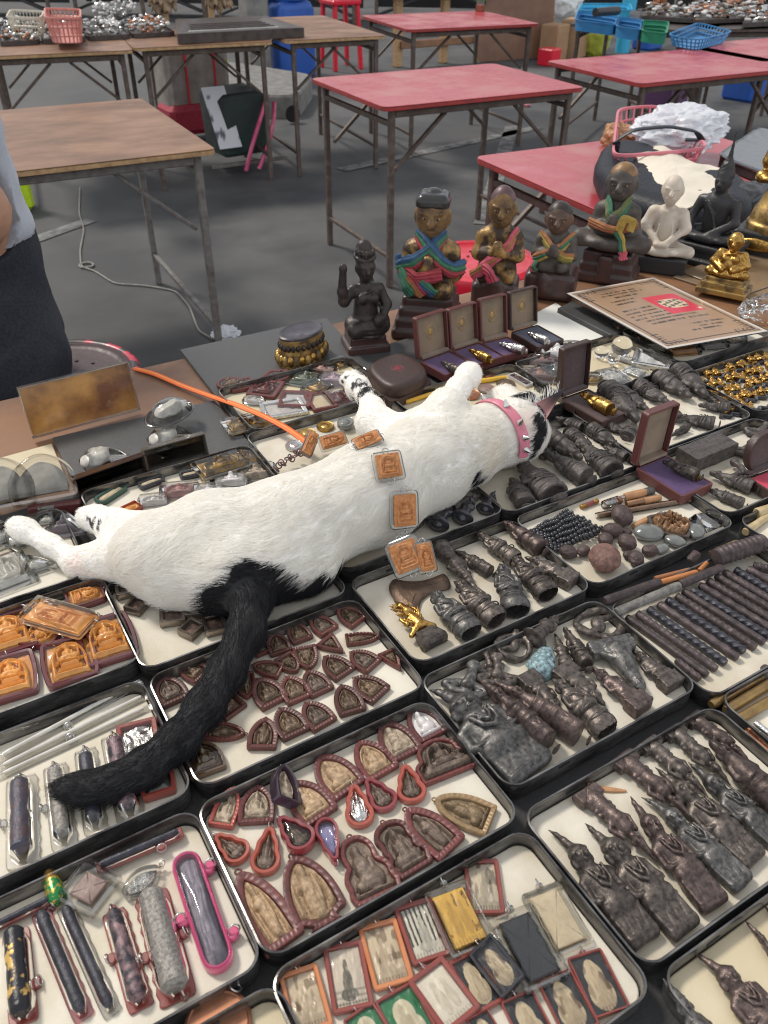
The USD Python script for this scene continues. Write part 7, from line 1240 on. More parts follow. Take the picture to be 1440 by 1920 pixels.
d5 = doll('gilded_child_statue', 'grey faced child statue with gold forelock and yellow and pink ribbon', (1137, 520), 302, -.15, lambda s, zb: [s.b((0, 0, z), (w, w*.8, h), .03, k=.012) for z, w, h in ((.045, .26, .05), (.13, .235, .05), (.22, .215, .06))]+[s.b((0, -.2, .14), (.06, .03, .12), .02, k=.01)], M_ST_CLAY, mat('gold_forelock', (.30, .17, .06), (.10, .06, .04), rough=.45, metal=.3, ns=30, bump=.4), M_ST_CLAY, hz=.83, hr=(.125, .125, .15), zb=.29, kneel=False)
sash(d5, [(-.10, -.04, .70), (-.05, -.16, .62), (0, -.19, .56)], .034, [GREEN_, (.12, .14, .05)]); sash(d5, [(.10, -.04, .70), (.05, -.16, .62), (0, -.19, .56)], .034, [GREEN_, (.12, .14, .05)]); sash(d5, [(-.22, -.08, .50), (-.05, -.24, .50), (.06, -.24, .50), (.20, -.1, .52)], .028, [ORG_, (.3, .1, .04)]); sash(d5, [(.07, -.25, .50), (.10, -.24, .60), (.18, -.2, .58), (.16, -.22, .50)], .026, [YEL_]); sash(d5, [(.06, -.25, .50), (.12, -.26, .42), (.14, -.27, .33)], .024, [YEL_, GREEN_]); sash(d5, [(.14, -.27, .34), (.16, -.27, .27)], .028, [PINK_])
# S6 white monk
m6 = Statue('monk_statue', 'bone white seated old monk statue on a black carved base', (1232, 502), 324, -.05)
s = SS(.012); s.b((0, 0, .09), (.30, .22, .09), .02, k=0); m6.add('plinth', s, M_ST_BLACK); s = SS(.0095, .03); crossed(s, .18, .29, .19, .07); s.c((0, .02, .25), (0, .01, .57), .14, .115, sq=(1, 1.2, 1)); s.c((-.11, .01, .59), (.11, .01, .59), .062)
for q in (-1, 1): s.chain([(q*.15, .01, .59), (q*.20, -.02, .46), (q*.195, -.03, .44), (q*.04, -.17, .32)], [.066, .062, .040, .032]); s.e((q*.03, -.19, .31), (.05, .035, .025))
s.c((0, 0, .64), (0, -.03, .72), .048); face(s, (0, -.045, .845), (.105, .122, .145))
for x, z0, z1 in ((-.06, .50, .34), (.07, .52, .36)): s.c((x, -.105, z0), (x*1.3, -.12, z1), .009, k=.02)
s.t((0, 0, .64), .072, .014, (0, -.3, 1), k=.008); s.res = .0075; m6.add('body', s, M_ST_WHITE)
# S7 black tall crowned figure
m7 = Statue('black_buddha_statue', 'slim matte black seated statue with tall spired hair', (1322, 487), 248, -.35)
s = SS(.011); [s.b((0, 0, z), (w, w*.75, h), .02, k=.008) for z, w, h in ((.03, .29, .03), (.085, .25, .035), (.145, .27, .03))]; m7.add('plinth', s, M_ST_BLACK); s = SS(.0085, .025); crossed(s, .175, .25, .15, .055); s.c((0, .01, .22), (0, .01, .45), .085, .115, sq=(1, 1.3, 1)); s.c((-.10, .01, .47), (.10, .01, .47), .045)
s.chain([(-.14, .01, .47), (-.185, -.02, .34), (-.15, -.11, .24), (-.15, -.15, .19)], [.042, .036, .030, .022]); s.chain([(.14, .01, .47), (.175, -.02, .34), (.03, -.13, .25)], [.042, .036, .028]); s.c((0, 0, .5), (0, 0, .57), .035); face(s, (0, -.01, .635), (.062, .070, .085)); s.c((0, .01, .70), (0, .015, .78), .066, .035)
for k in range(60): a = k*2.4; z = .68+.10*(k/60); rr = .066-.03*(k/60); s.e((rr*math.cos(a), .01+rr*math.sin(a), z), .011, k=.006)
s.chain([(0, .015, .78), (0, .015, .84), (0, .015, .90), (0, .015, 1.0)], [.030, .016, .011, .006], k=.008); s.chain([(-.08, -.07, .48), (0, -.085, .40), (.05, -.08, .28)], [.012]*3, k=.008); m7.add('body', s, M_ST_BLACK)
# S8 gilt figure cut by the right edge
m8 = Statue('gold_statue', 'gilded statue on a round dark pedestal, cut by the right edge', (1440, 474), 215, -.2)
s = SS(.012); s.b((0, 0, .10), (.26, .22, .10), .03, k=0); m8.add('plinth', s, M_ST_BLACK); m8.add('ornament', ball((-.05, -.225, .11), (.14, .03, .05), 3), M_GOLD); s = SS(.010); s.c((0, 0, .24), (0, 0, .26), .22, .20, k=.01); s.e((0, 0, .40), (.15, .14, .16)); m8.add('orb', s, M_GILT); s = SS(.010); crossed(s, .52, .18, .12, .05); s.c((0, 0, .56), (0, 0, .72), .10, .09); face(s, (0, 0, .86), (.07, .08, .09)); s.chain([(-.1, 0, .72), (-.17, -.02, .66), (-.15, -.02, .86), (-.05, -.02, .95)], [.045, .04, .035, .03]); s.chain([(.1, 0, .72), (.17, -.02, .6), (.05, -.12, .58)], [.045, .04, .03]); m8.add('body', s, M_GOLD)
# S9 small gold happy figure
m9 = Statue('gold_statuette', 'small bright gold round bellied seated statuette on a tiered base', (1356, 546), 432, -.15, TZ+.008)
s = SS(.014); [s.b((0, 0, z), (w, w*.72, h), .02, k=.008) for z, w, h in ((.05, .40, .05), (.15, .34, .05), (.24, .29, .04))]; m9.add('plinth', s, M_GILT); s = SS(.011); crossed(s, .27, .28, .18, .085); s.e((0, -.03, .48), (.19, .17, .17)); s.c((-.12, 0, .60), (.12, 0, .60), .075); s.e((-.08, -.13, .58), .06); s.e((.08, -.13, .58), .06)
for q in (-1, 1): s.chain([(q*.18, 0, .62), (q*.26, -.04, .48), (q*.08, -.21, .42)], [.07, .06, .045])
face(s, (0, -.02, .83), (.125, .125, .15)); m9.add('body', s, M_GOLD)
# ================================================================= person at the left edge
pp = Thing('person', 'person in grey short sleeved shirt and dark trousers seated at the left edge', 'person', (0.10, 1.68, 0))
s = S(.05); hip = np.array([.10, 1.68, .56]); sh = np.array([.07, 1.68, 1.06])
s.c(hip+[0, -.09, 0], hip+[0, .09, 0], .115); s.chain([hip, hip+[-.01, 0, .2], sh+[0, 0, -.10]], [.135, .125, .145]); s.c(sh+[0, -.15, -.02], sh+[0, .15, -.02], .065); s.c(sh, sh+[-.02, 0, .13], .058, .055); s.e(sh+[-.05, 0, .25], (.098, .078, .118)); s.c(sh+[-.12, 0, .24], sh+[-.145, 0, .215], .018, .020, k=.02); s.c(sh+[-.11, -.02, .18], sh+[-.11, .02, .18], .016, k=.02)
for q in (-1, 1): s.e(sh+[-.03, q*.082, .245], (.028, .014, .036), k=.015); s.e(sh+[-.135, q*.032, .262], (.012, .014, .008), k=.01)
def hand(s, c, d, side):
    d = d/np.linalg.norm(d); n = np.array([0, 0, 1.0]); l = np.cross(n, d); s.e(c+d*.045, (.042, .042, .020), k=.02)
    for i, (o_, L_) in enumerate(((-.030, .070), (-.010, .080), (.010, .076), (.029, .060))): b0 = c+d*.085+l*o_; s.chain([b0, b0+d*L_*.5+n*.004, b0+d*L_*.95-n*.010], [.0095, .0088, .0075], k=.006)
    s.chain([c+d*.02+l*side*.035, c+d*.06+l*side*.062, c+d*.085+l*side*.062-n*.006], [.0125, .011, .009], k=.008)
elb, wri = np.array([.135, 1.535, .84]), np.array([-.09, 1.50, .80]); s.chain([sh+[0, -.17, -.03], elb], [.056, .044]); s.chain([elb, wri], [.044, .030]); hand(s, wri, np.array([-1, .05, -.15]), -1)
el2, wr2 = np.array([.10, 1.86, .84]), np.array([-.11, 1.82, .78]); s.chain([sh+[0, .17, -.03], el2], [.056, .044]); s.chain([el2, wr2], [.044, .030]); hand(s, wr2, np.array([-1, -.05, -.15]), 1)
for q in (-1, 1): kn = np.array([-.34, 1.68+q*.13, .52]); an = np.array([-.33, 1.68+q*.13, .09]); s.chain([hip+[0, q*.09, 0], kn], [.105, .068]); s.chain([kn, an], [.064, .042]); s.chain([an+[.03, 0, -.045], an+[-.17, 0, -.055]], [.038, .030])
v, f = s.mesh(.0125); pp.part('body', (v, f), mat('skin', (.36, .20, .13), (.30, .165, .105), rough=.5, ns=30, sss=.1), True)
def wear(fn, off, res=.0125):
    t = S(.05); t.it, t.lo, t.hi = s.it, s.lo, s.hi
    return t.mesh(res, fn=lambda g, d: np.maximum(d-off, fn(g)))
seg = lambda g, a, b: np.clip(((g-a)@(b-a))/((b-a)@(b-a)), 0, 1)
def near(g, a, b): h = seg(g, a, b); return np.linalg.norm(g-a-h[:, None]*(b-a), axis=1)
def shirt_fn(g):
    low = .745+.02*np.sin(g[:, 1]*9)-g[:, 2]; up = g[:, 2]-sh[2]-.055; arm = np.zeros(len(g), bool)
    for S0, E0 in ((sh+[0, -.17, -.03], elb), (sh+[0, .17, -.03], el2)): d = E0-S0; arm |= (((g-S0)@d/(d@d)) > .62) & (near(g, S0, E0) < .085)
    W0 = near(g, elb, wri) < .068; W1 = near(g, el2, wr2) < .068; return np.maximum.reduce([low, up, np.where((arm | W0 | W1) & (g[:, 2] < .97), .01, -.01)])
v, f = wear(shirt_fn, .014); pp.part('shirt', rumple((v, f), .012, 11, 2), mat('grey_knit', (.36, .38, .43), (.29, .31, .355), rough=.85, ns=400, bump=.4, bs=900, sheen=.3), True)
v, f = wear(lambda g: np.maximum.reduce([g[:, 2]-.78, .10-g[:, 2], np.where((g[:, 2] > .60) & ((near(g, elb, wri) < .09) | (near(g, el2, wr2) < .09)), .01, -.01)]), .011); pp.part('trousers', rumple((v, f), .012, 13, 5), mat('navy_black_cloth', (.012, .014, .022), (.007, .008, .013), rough=.85, ns=200, bump=.3), True)
s2 = S(.03); s2.e(sh+[-.035, 0, .285], (.103, .086, .10)); s2.e(sh+[.0, 0, .24], (.085, .084, .10)); s2.b(sh+[-.15, 0, .22], (.055, .2, .075), .02, op=-1); pp.part('hair', s2.mesh(.01), mat('black_hair', (.012, .011, .011), rough=.5, ns=300, bump=.5), True)
for q in (-1, 1): pp.part('shoe', ball(np.array([-.40, 1.68+q*.13, .036]), (.135, .048, .036), 3), M_BLACK)
# ================================================================= stools
def stool(lab, c, zt, m, m2=None, R=.165):
    t = Thing('plastic_stool', lab, 'stool', (*c, 0)); T_ = trimesh.transformations.translation_matrix([*c, 0]); t.part('seat', xf(lathe([(R*1.02, zt-.035), (R*1.04, zt-.012), (R*1.0, zt), (R*.86, zt+.002), (R*.80, zt-.006), (R*.3, zt-.007)], 40), T_), m2 or m)
    if m2: t.part('rim', xf(ring(R*.98, .012, 48, 10), trimesh.transformations.translation_matrix([*c, zt-.008])), m)
    for k in range(4): a = k*math.pi/2+.5; t.part('leg', tube([(c[0]+R*.8*math.cos(a), c[1]+R*.8*math.sin(a), zt-.03), (c[0]+R*1.1*math.cos(a), c[1]+R*1.1*math.sin(a), 0)], .018, 8), m)
    for k in range(-4, 5):
        for j in range(-4, 5):
            if (k*k+j*j) < 17 and (k+j) % 2 == 0: t.part('hole', xf(lathe([(.0045, zt-.0052), (.004, zt-.0045)], 8), trimesh.transformations.translation_matrix([c[0]+k*R*.17, c[1]+j*R*.17, 0])), M_SLOT)
    return t
M_STRED = mat('bright_red_plastic', (.62, .012, .035), (.54, .010, .028), rough=.3, ns=20, coat=.2); c = P(900, 488, .46); stool('bright red plastic stool behind the gilded statues', c[:2]+np.array([0, .0]), .46, M_STRED)
stool('black and red speckled stool under the seated person', (.215, 1.70), .45, mat('speckled_rim', (.42, .012, .04), (.012, .010, .012), rough=.35, ns=22, spread=(.48, .52)), mat('dark_plum_seat', (.04, .010, .016), (.028, .008, .012), rough=.5))
# ================================================================= bag, baskets, wrap on the red table
zt = TZ
def basket(lab, q, h, m, name='plastic_basket', z=TZ, slots=True, group=None):
    c4 = [P(*p, z+h)[:2] for p in q]; o = dense(np.array(c4), 48, 3); t = Thing(name, lab, 'basket', (*np.mean(c4, 0), z), group=group); c = o.mean(0); t.part('floor', loft(c+(o-c)*.84, [(0, z+.002), (0, z+.005)]), m)
    N = 48; rows = 5; zz = np.linspace(z+.005, z+h*.9, rows+1)
    if not slots: t.part('sides', loft(c+(o-c)*.97, [(0, z+.001), (-.002, z+h*.88)], cap1=False), m, 30)
    rimv = loft(c+(o-c)*1.03, [(0, z+h*.9), (-.002, z+h*.93), (-.002, z+h), (.004, z+h), (.004, z+h*.92)], cap0=False, cap1=False); t.part('rim', rimv, m)
    rp = []
    for k in range(0, N if slots else 0): a0 = c+(o[k]-c)*.84; a1 = c+(o[k]-c)*1.01; rp.append(bar((*a0, z+.004), (*a1, z+h*.92), .0055, .003))
    if rp: t.part('side_bars', cat_(*rp), m, False)
    for w_ in (.3, .62): p = c+(o-c)*(.84+.17*w_); t.part('band', tube(np.column_stack([np.vstack([p, p[:1]]), np.full(N+1, z+h*w_)]), .0035, 6, False), m)
    return t
M_BPINK = mat('pink_basket_plastic', (.62, .20, .24), (.55, .16, .20), rough=.4, ns=20); basket('pink plastic slotted basket on the red table, filled with a bag', [(1150, 290), (1330, 275), (1235, 196), (1160, 202)], .085, M_BPINK)
M_FILM = usdkit.material(stage, '/World/Looks/white_film', {'p': ('principled_bsdf', {'base_color': (.74, .76, .80), 'roughness': .25}), 't': ('transparent_bsdf', {'color': (.9, .92, .95)}), 'm': ('mix_closure', {'fac': .30})}, [('p.BSDF', 'm.closure1'), ('t.BSDF', 'm.closure2')], surface='m.closure')
def lump(name, lab, cat, c, r, m, amp=.25, sc=4, seed=0, sm=35, sub=4): v, f = vf(trimesh.creation.icosphere(sub)); v = v*(1+amp*2*(meshkit.fbm(v*sc+seed*3, 4, seed)[:, None]-.5)); v = v*np.asarray(r)+np.asarray(c); return single(name, (v, f), m, lab, cat, smooth=sm)
c = P(1275, 242, TZ+.08); lump('plastic_bag', 'crumpled white translucent plastic bag in the pink basket', 'bag', c, (.15, .10, .06), M_FILM, .34, 3.2, 3, 75, 5)
M_KRAFT = mat('kraft_paper', (.42, .22, .11), (.34, .17, .085), rough=.6, ns=30)
c = P(1240, 262, TZ+.02); lump('paper_bag', 'crumpled brown kraft paper in front of the pink basket', 'paper', c, (.16, .05, .05), M_KRAFT, .6, 3, 7, 20, 3); c = P(1160, 258, TZ+.025); lump('paper_bag', 'orange brown paper at the left of the pink basket', 'paper', c, (.045, .05, .04), M_KRAFT, .4, 3, 9, 20, 3)
# black and white handbag
hb = Thing('handbag', 'black leather handbag with white front and long strap on the red table', 'bag', P(1230, 330, TZ))
a, b = P(1122, 350, TZ), P(1385, 400, TZ); u = (b-a)/np.linalg.norm(b-a); L = np.linalg.norm(b-a); n = np.array([-u[1], u[0], 0]); Mh = np.eye(4); Mh[:3, 0], Mh[:3, 1], Mh[:3, 2], Mh[:3, 3] = u, n, (0, 0, 1), a
bagp = lambda q, z: dense(np.array([P(*p, TZ+z)[:2] for p in q]), 72, 4)
ob, ow = bagp(((1112, 318), (1128, 285), (1180, 276), (1285, 312), (1400, 350), (1410, 395), (1300, 420), (1245, 405), (1140, 372)), .04), bagp(((1168, 284), (1240, 266), (1288, 302), (1372, 320), (1368, 348), (1300, 388), (1268, 398), (1228, 340)), .066)
hb.part('body', rumple(loft(ob, [(.012, TZ+.001), (0, TZ+.012), (-.002, TZ+.036), (.004, TZ+.054), (.020, TZ+.066), (.045, TZ+.069)]), .008, 12, 6), mat('black_leather', (.010, .012, .018), (.007, .009, .013), rough=.5, ns=200, bump=.2, spec=.25), 50)
(wv, wf), _ = plate(ow, TZ+.061, 0, None, dome=.014, m=16); fold = .016*(meshkit.fbm(wv*[14, 26, 0]+3, 4, 8)-.5); wv[:, 2] += fold+.004; hb.part('white_cloth', (np.vstack([wv, wv-[0, 0, .003]]), np.vstack([wf, wf[:, ::-1]+len(wv)])), mat('white_canvas', (.66, .60, .50), (.60, .54, .44), rough=.7, ns=300, bump=.2), True)
sp = [(0, .09, .04), (-.005, .08, .10), (.03, .10, .125), (.10, .14, .135), (.16, .18, .125), (.17, .21, .10), (.13, .20, .098)]; p_ = sash_path(sp, .01); tg = np.gradient(p_, axis=0); sdv = np.cross(tg, [0, 0, 1.0])+1e-6; sdv /= np.linalg.norm(sdv, axis=1, keepdims=True); hb.part('strap', xf(ribbon(p_, sdv, .022, .004), Mh), mat('dark_strap', (.02, .026, .035), (.015, .02, .028), rough=.45), True)
for q in ((.012, -.001, .055), (.10, -.001, .02), (.012, .0, .015)): hb.part('rivet', xf(ball(q, .005, 2), Mh), M_GOLD)
sp = [(L*.98, .10, .05), (L*1.10, .06, .06), (L*1.12, -.02, .05), (L*1.0, -.08, .03), (L*.86, -.06, .02)]; p_ = sash_path(sp, .01); tg = np.gradient(p_, axis=0); sdv = np.cross(tg, [0, 0, 1.0]); sdv /= np.linalg.norm(sdv, axis=1, keepdims=True); hb.part('strap', xf(ribbon(p_, sdv, .024, .004), Mh), mat('dark_strap', (.02, .026, .035)), True)
c = P(1385, 375, TZ+.03); lump('dark_pouch', 'black cloth pouch beside the handbag', 'pouch', c, (.08, .06, .04), M_ST_BLACK, .2, 2, 4, 60)
# dark tray in plastic at the right
q4 = [(1345, 290), (1440, 328), (1560, 280), (1425, 236)]; c4 = np.array([P(*p, TZ+.03)[:2] for p in q4]); o = dense(c4, 48, 2); th = Thing('wrapped_tray', 'dark flat tray sealed in glossy clear film at the right edge', 'tray', (*o.mean(0), TZ)); th.part('tray_body', loft(o, [(.004, TZ+.001), (0, TZ+.004), (0, TZ+.026), (.003, TZ+.028)]), M_BLACK); th.part('film', rumple(loft(inset(o, -.002), [(0, TZ+.024), (.0, TZ+.0295), (.01, TZ+.031)], cap0=False), .0015, 60, 3), M_CLEARE)
# ================================================================= far tables: what lies on them
def stand(px, py, z=0): return P(px, py, z)
M_BWHITE = mat('ivory_basket_plastic', (.60, .56, .46), (.52, .48, .39), rough=.45); M_BCORAL = mat('salmon_basket_plastic', (.56, .22, .18), (.50, .18, .15), rough=.45); M_BLUEB = mat('blue_basket_plastic', (.03, .19, .42), (.025, .16, .36), rough=.4); M_GRB = mat('green_basket_plastic', (.02, .22, .12), (.015, .18, .10), rough=.4); M_CYAN = mat('cyan_plastic', (.04, .36, .58), (.035, .32, .52), rough=.4)
basket('ivory slotted basket on the far left table', [(12, 30), (75, 32), (82, 20), (20, 17)], .11, M_BWHITE)
for i in range(4): basket(f'salmon basket, {ORD[i]} from the bottom of the stack on the far left table', [(84, 32-7*i*0), (150, 32), (150, 16), (84, 14)], .09, M_BCORAL, z=TZ+.045*i)
def heap(name, lab, q, n, h, ms, seed, z=TZ, sz=.020):
    r = np.random.default_rng(seed); c4 = np.array([P(*p, z) for p in q]); o = dense(c4[:, :2], 40, 1); t = Thing(name, lab, 'amulet tray', (*o.mean(0), z)); t.part('tray', loft(o, [(0, z+.001), (0, z+.022), (.004, z+.022), (.006, z+.012)]), M_DARKWOOD); gs = [[] for _ in ms]
    for k in range(n):
        s_, w_ = r.random(2)*.92+.04; p = c4[0]*(1-s_)*(1-w_)+c4[1]*s_*(1-w_)+c4[2]*s_*w_+c4[3]*(1-s_)*w_; R = sz*r.uniform(.7, 1.2); b = loft(outline(['rect', 'oval', 'arch'][k % 3], 14, 1)*[R, R*1.3]-[0, R*.65], [(0, 0), (0, .006), (R*.15, .009)]); gs[r.integers(len(ms))].append(xf(b, trimesh.transformations.translation_matrix([*p[:2], z+.012+h*r.random()])@rotm((0, 0, 1), r.uniform(0, 6.3))@rotm((1, 0, 0), r.normal(0, .35))))
    for g_, m in zip(gs, ms):
        if g_: t.part('amulets', cat_(*g_), m, False, kind='stuff')
MS = [M_SILVER, M_PEARL, M_GREYGLASS]
for i, (q, n, h, ms) in enumerate((([(0, 88), (76, 84), (70, 66), (0, 68)], 70, .03, [M_SILVER, M_COPPER, M_BRZG]), ([(80, 84), (162, 79), (148, 62), (74, 66)], 90, .03, MS), ([(166, 78), (246, 73), (228, 56), (152, 62)], 110, .05, MS), ([(250, 73), (330, 68), (300, 50), (232, 56)], 110, .05, MS+[M_COPPER]), ([(0, 66), (140, 60), (130, 50), (0, 52)], 90, .04, MS), ([(180, 55), (270, 52), (255, 42), (176, 44)], 120, .10, MS))):
    heap('amulet_heap', f'shallow tray heaped with silvery amulets, {ORD[i]} from the left on the far table', q, n, h, ms, 40+i)
q4 = [(333, 75), (570, 62), (500, 40), (330, 47)]; c4 = np.array([P(*p, TZ+.02)[:2] for p in q4]); o = np.vstack([np.linspace(c4[i], c4[(i+1) % 4], 16, endpoint=False) for i in range(4)]); o = o if np.sum(o[:, 0]*np.roll(o[:, 1], -1)-o[:, 1]*np.roll(o[:, 0], -1)) > 0 else o[::-1]
cp_ = Thing('carved_picture_frame', 'large dark carved wooden frame lying on the far table', 'picture frame', (*o.mean(0), TZ)); cp_.part('frame', rumple(loft(o, [(0, TZ+.001), (0, TZ+.045), (.02, TZ+.05), (.08, TZ+.03), (.09, TZ+.02)], cap1=False), .004, 30, 2), M_DARKWOOD, 30); cp_.part('centre_board', loft(inset(o, .088), [(0, TZ+.016), (0, TZ+.022)]), M_BRZG)
for k in range(6): w_ = .2+.12*k; cp_.part('slat', bar((*(c4[0]*(1-w_)+c4[3]*w_)*.9+.1*(c4[1]*(1-w_)+c4[2]*w_), TZ+.03), (*(c4[0]*(1-w_)+c4[3]*w_)*.12+.88*(c4[1]*(1-w_)+c4[2]*w_), TZ+.03), .02, .012), M_SILVER if k == 1 else M_DARKWOOD)
for i, (x, y) in enumerate(((312, 44), (398, 38))):
    b = P(x, y, TZ); t = Thing('tufted_stand', ['shaggy tan tufted ornament on a post, left of two', 'shaggy tan and dark tufted ornament on a post, right of two'][i], 'ornament', b); t.part('post', bar(b, b+[0, 0, .30], .03), M_WOODE); v, f = vf(trimesh.creation.icosphere(4)); v = v*(1+.5*(meshkit.fbm(v*[9, 9, 2.5], 4, i)[:, None]-.5)*2)*[.10, .09, .16]; t.part('tuft', (v+b+[.0 if i == 0 else .05, 0, .22], f), mat('tan_hair', (.46, .34, .22), (.22, .15, .10), rough=.8, ns=30), True)
# blue and green baskets at the right
for i, (q, m) in enumerate((([(1078, 36), (1155, 46), (1160, 28), (1085, 18)], M_BLUEB), ([(1155, 48), (1202, 55), (1205, 36), (1160, 30)], M_BLUEB), ([(1203, 56), (1250, 62), (1254, 40), (1206, 37)], M_GRB), ([(1252, 64), (1310, 74), (1374, 58), (1310, 42)], M_BLUEB), ([(1085, 18), (1185, 18), (1180, 6), (1090, 6)], M_CYAN))): basket(['blue basket, leftmost on the far right table', 'blue basket, second on the far right table', 'green basket between the blue ones on the far table', 'blue slotted basket at the front corner of the far table', 'cyan basket behind the blue ones on the far table'][i], q, .055, m, slots=i == 3)
c = P(1140, 22, TZ+.10); single('black_roll', tube([c+[-.09, .0, 0], c+[.09, .02, 0]], .022, 12), M_BLACK, 'black cylinder lying on the blue baskets', 'cylinder')
for i, (q, n) in enumerate((([(1200, 38), (1310, 44), (1300, 26), (1200, 24)], 90), ([(1300, 46), (1440, 40), (1400, 22), (1290, 24)], 130), ([(1390, 52), (1500, 46), (1470, 30), (1400, 34)], 90), ([(1290, 24), (1460, 18), (1420, 8), (1290, 12)], 110))): heap('amulet_heap', f'tray of glinting trinkets, {ORD[i]} of those on the far right tables', q, n, .05, MS+[M_COPPER, M_CLAYB], 60+i, TZ+.01, .03)
for i, x in enumerate((1228, 1240)): b = P(x, 22, TZ+.02); lump('carved_figurine', f'slim brown carved figurine standing on the far right table, {"left" if i == 0 else "right"} one', 'figurine', b+[0, 0, .09], (.022, .022, .11), M_COPPER, .25, 3, i)
# plastic cup
b = P(900, 21, TZ); t = Thing('plastic_cup', 'clear plastic cup with pinkish drink on the far red table', 'cup', b); t.part('cup', xf(lathe([(.028, 0), (.030, .004), (.038, .10), (.0385, .104)], 24), trimesh.transformations.translation_matrix(b)), M_CLEAR); t.part('drink', xf(lathe([(.026, .002), (.031, .035)], 20), trimesh.transformations.translation_matrix(b)), mat('pink_tea', (.55, .22, .12), rough=.2)); t.part('label', xf(lathe([(.0365, .06), (.0385, .09)], 20), trimesh.transformations.translation_matrix(b)), M_GREENP)
# ================================================================= things on the ground
def crate(name, lab, cat, px, py, sx, sy, h, m, rz=0.0, c=.01, z=0.0): b = P(px, py, z); return single(name, xf(bx(-sx/2, sx/2, -sy/2, sy/2, 0, h, c), trimesh.transformations.translation_matrix(b)@rotm((0, 0, 1), rz)), m, lab, cat, smooth=30)
M_BLUED = mat('blue_drum_plastic', (.018, .085, .36), (.015, .07, .30), rough=.4, ns=10, bump=.1); M_CARD = mat('cardboard', (.36, .22, .12), (.30, .18, .10), rough=.8, ns=10)
b = P(548, 140, 0); t = Thing('water_jug', 'blue plastic water drum with black handle on top behind the plywood table', 'drum', b); t.part('drum', xf(loft(rrect(-.17, .17, -.17, .17, .06, 6), [(.02, 0), (0, .03), (0, .50), (.03, .55), (.09, .58)]), trimesh.transformations.translation_matrix(b)), M_BLUED); t.part('lid', xf(lathe([(.15, .56), (.17, .60), (.17, .72), (.12, .75)], 28), trimesh.transformations.translation_matrix(b)), M_BLUED); t.part('handle', xf(ring(.08, .014, 20, 8), trimesh.transformations.translation_matrix(b+[0, -.05, .74])@rotm((1, 0, 0), 1.4)), M_BLACK)
b = P(640, 128, 0); t = Thing('red_stand', 'narrow red plastic stool with a clear plastic bag on top', 'stool', b); t.part('seat', xf(bx(-.14, .14, -.14, .14, .50, .54, .01), trimesh.transformations.translation_matrix(b)), M_STRED)
for sx in (-1, 1):
    for sy in (-1, 1): t.part('leg', bar(b+[sx*.13, sy*.13, 0], b+[sx*.11, sy*.11, .5], .05, .03), M_STRED)
lump('plastic_bag', 'clear plastic bag of liquid on the red stool', 'bag', b+[-.02, 0, .66], (.08, .07, .13), M_FILM, .2, 2, 5)
pole_b = P(492, 145, 0); single('concrete_post', bx(pole_b[0]-.13, pole_b[0]+.06, pole_b[1]-.1, pole_b[1]+.1, 0, 3.4, .015), M_CONC, 'grey concrete post behind the carved panel', 'post'); single('cyan_pipe', tube([P(508, 138, 0), P(508, 138, 0)+[0, 0, 3.4]], .055, 16), M_CYAN, 'cyan drain pipe beside the grey post', 'pipe'); single('cyan_pipe', tube([P(1166, 98, 0), P(1166, 98, 0)+[0, 0, 3.4]], .07, 16), M_CYAN, 'cyan post behind the blue baskets', 'pipe')
cu = [P(*q, .0)[:2] for q in ((395, 218), (560, 222), (590, 178), (430, 150))]; o = dense(np.array(cu), 40, 1); t = Thing('kerb_slab', 'raised concrete slab with a drain hole under the plywood tables', 'kerb', (*o.mean(0), 0)); t.part('slab', loft(o, [(0, 0), (0, .13), (.012, .145)]), M_CONC, 30); c = P(546, 212, .06); t.part('drain_hole', xf(lathe([(.05, 0), (.055, .012), (.043, .014), (.042, .004)], 20), at(c+[0, -.012, 0], (1, 0, 0), (-.4, -1, 0))), M_SLOT)
# hand cart with bags
b = P(360, 250, 0); t = Thing('hand_cart', 'hand cart with red straps and bundled bags under the far plywood table', 'cart', b)
for sx in (-1, 1): t.part('side_tube', tube([b+[sx*.2, 0, .05], b+[sx*.2, .03, .75], b+[sx*.12, .05, .92], b+[0, .05, .95]], .014, 8), M_IRON)
t.part('load', rumple(bx(-.2+b[0], .2+b[0], b[1]-.25, b[1]+.02, .12, .52, .03), .02, 9, 1), mat('beige_sack', (.30, .27, .24), (.2, .18, .16), rough=.8, ns=12)); t.part('red_sack', rumple(bx(-.22+b[0], .25+b[0], b[1]-.3, b[1]-.02, .05, .22, .03), .02, 9, 2), mat('red_sack', (.34, .02, .045), (.25, .015, .03), rough=.7))
for x in (-.08, .1): t.part('strap', bar(b+[x, -.262, .1], b+[x, -.27, .56], .03, .006), M_STRED)
for sx in (-1, 1): t.part('wheel', xf(ring(.07, .025, 24, 8), trimesh.transformations.translation_matrix(b+[sx*.24, .02, .09])@rotm((0, 1, 0), 1.57)), M_BLACK)
b = P(455, 318, 0); t = Thing('folding_cart', 'green and black bag bundle with printed sheet and pink red straps', 'bag', b); t.part('bundle', rumple(bx(b[0]-.13, b[0]+.16, b[1]-.05, b[1]+.25, .08, .40, .03), .02, 8, 3), mat('dark_green_bag', (.012, .035, .028), (.02, .02, .022), rough=.6, ns=8)); M_SHEET = tinted('printed_sheet', rough=.5)
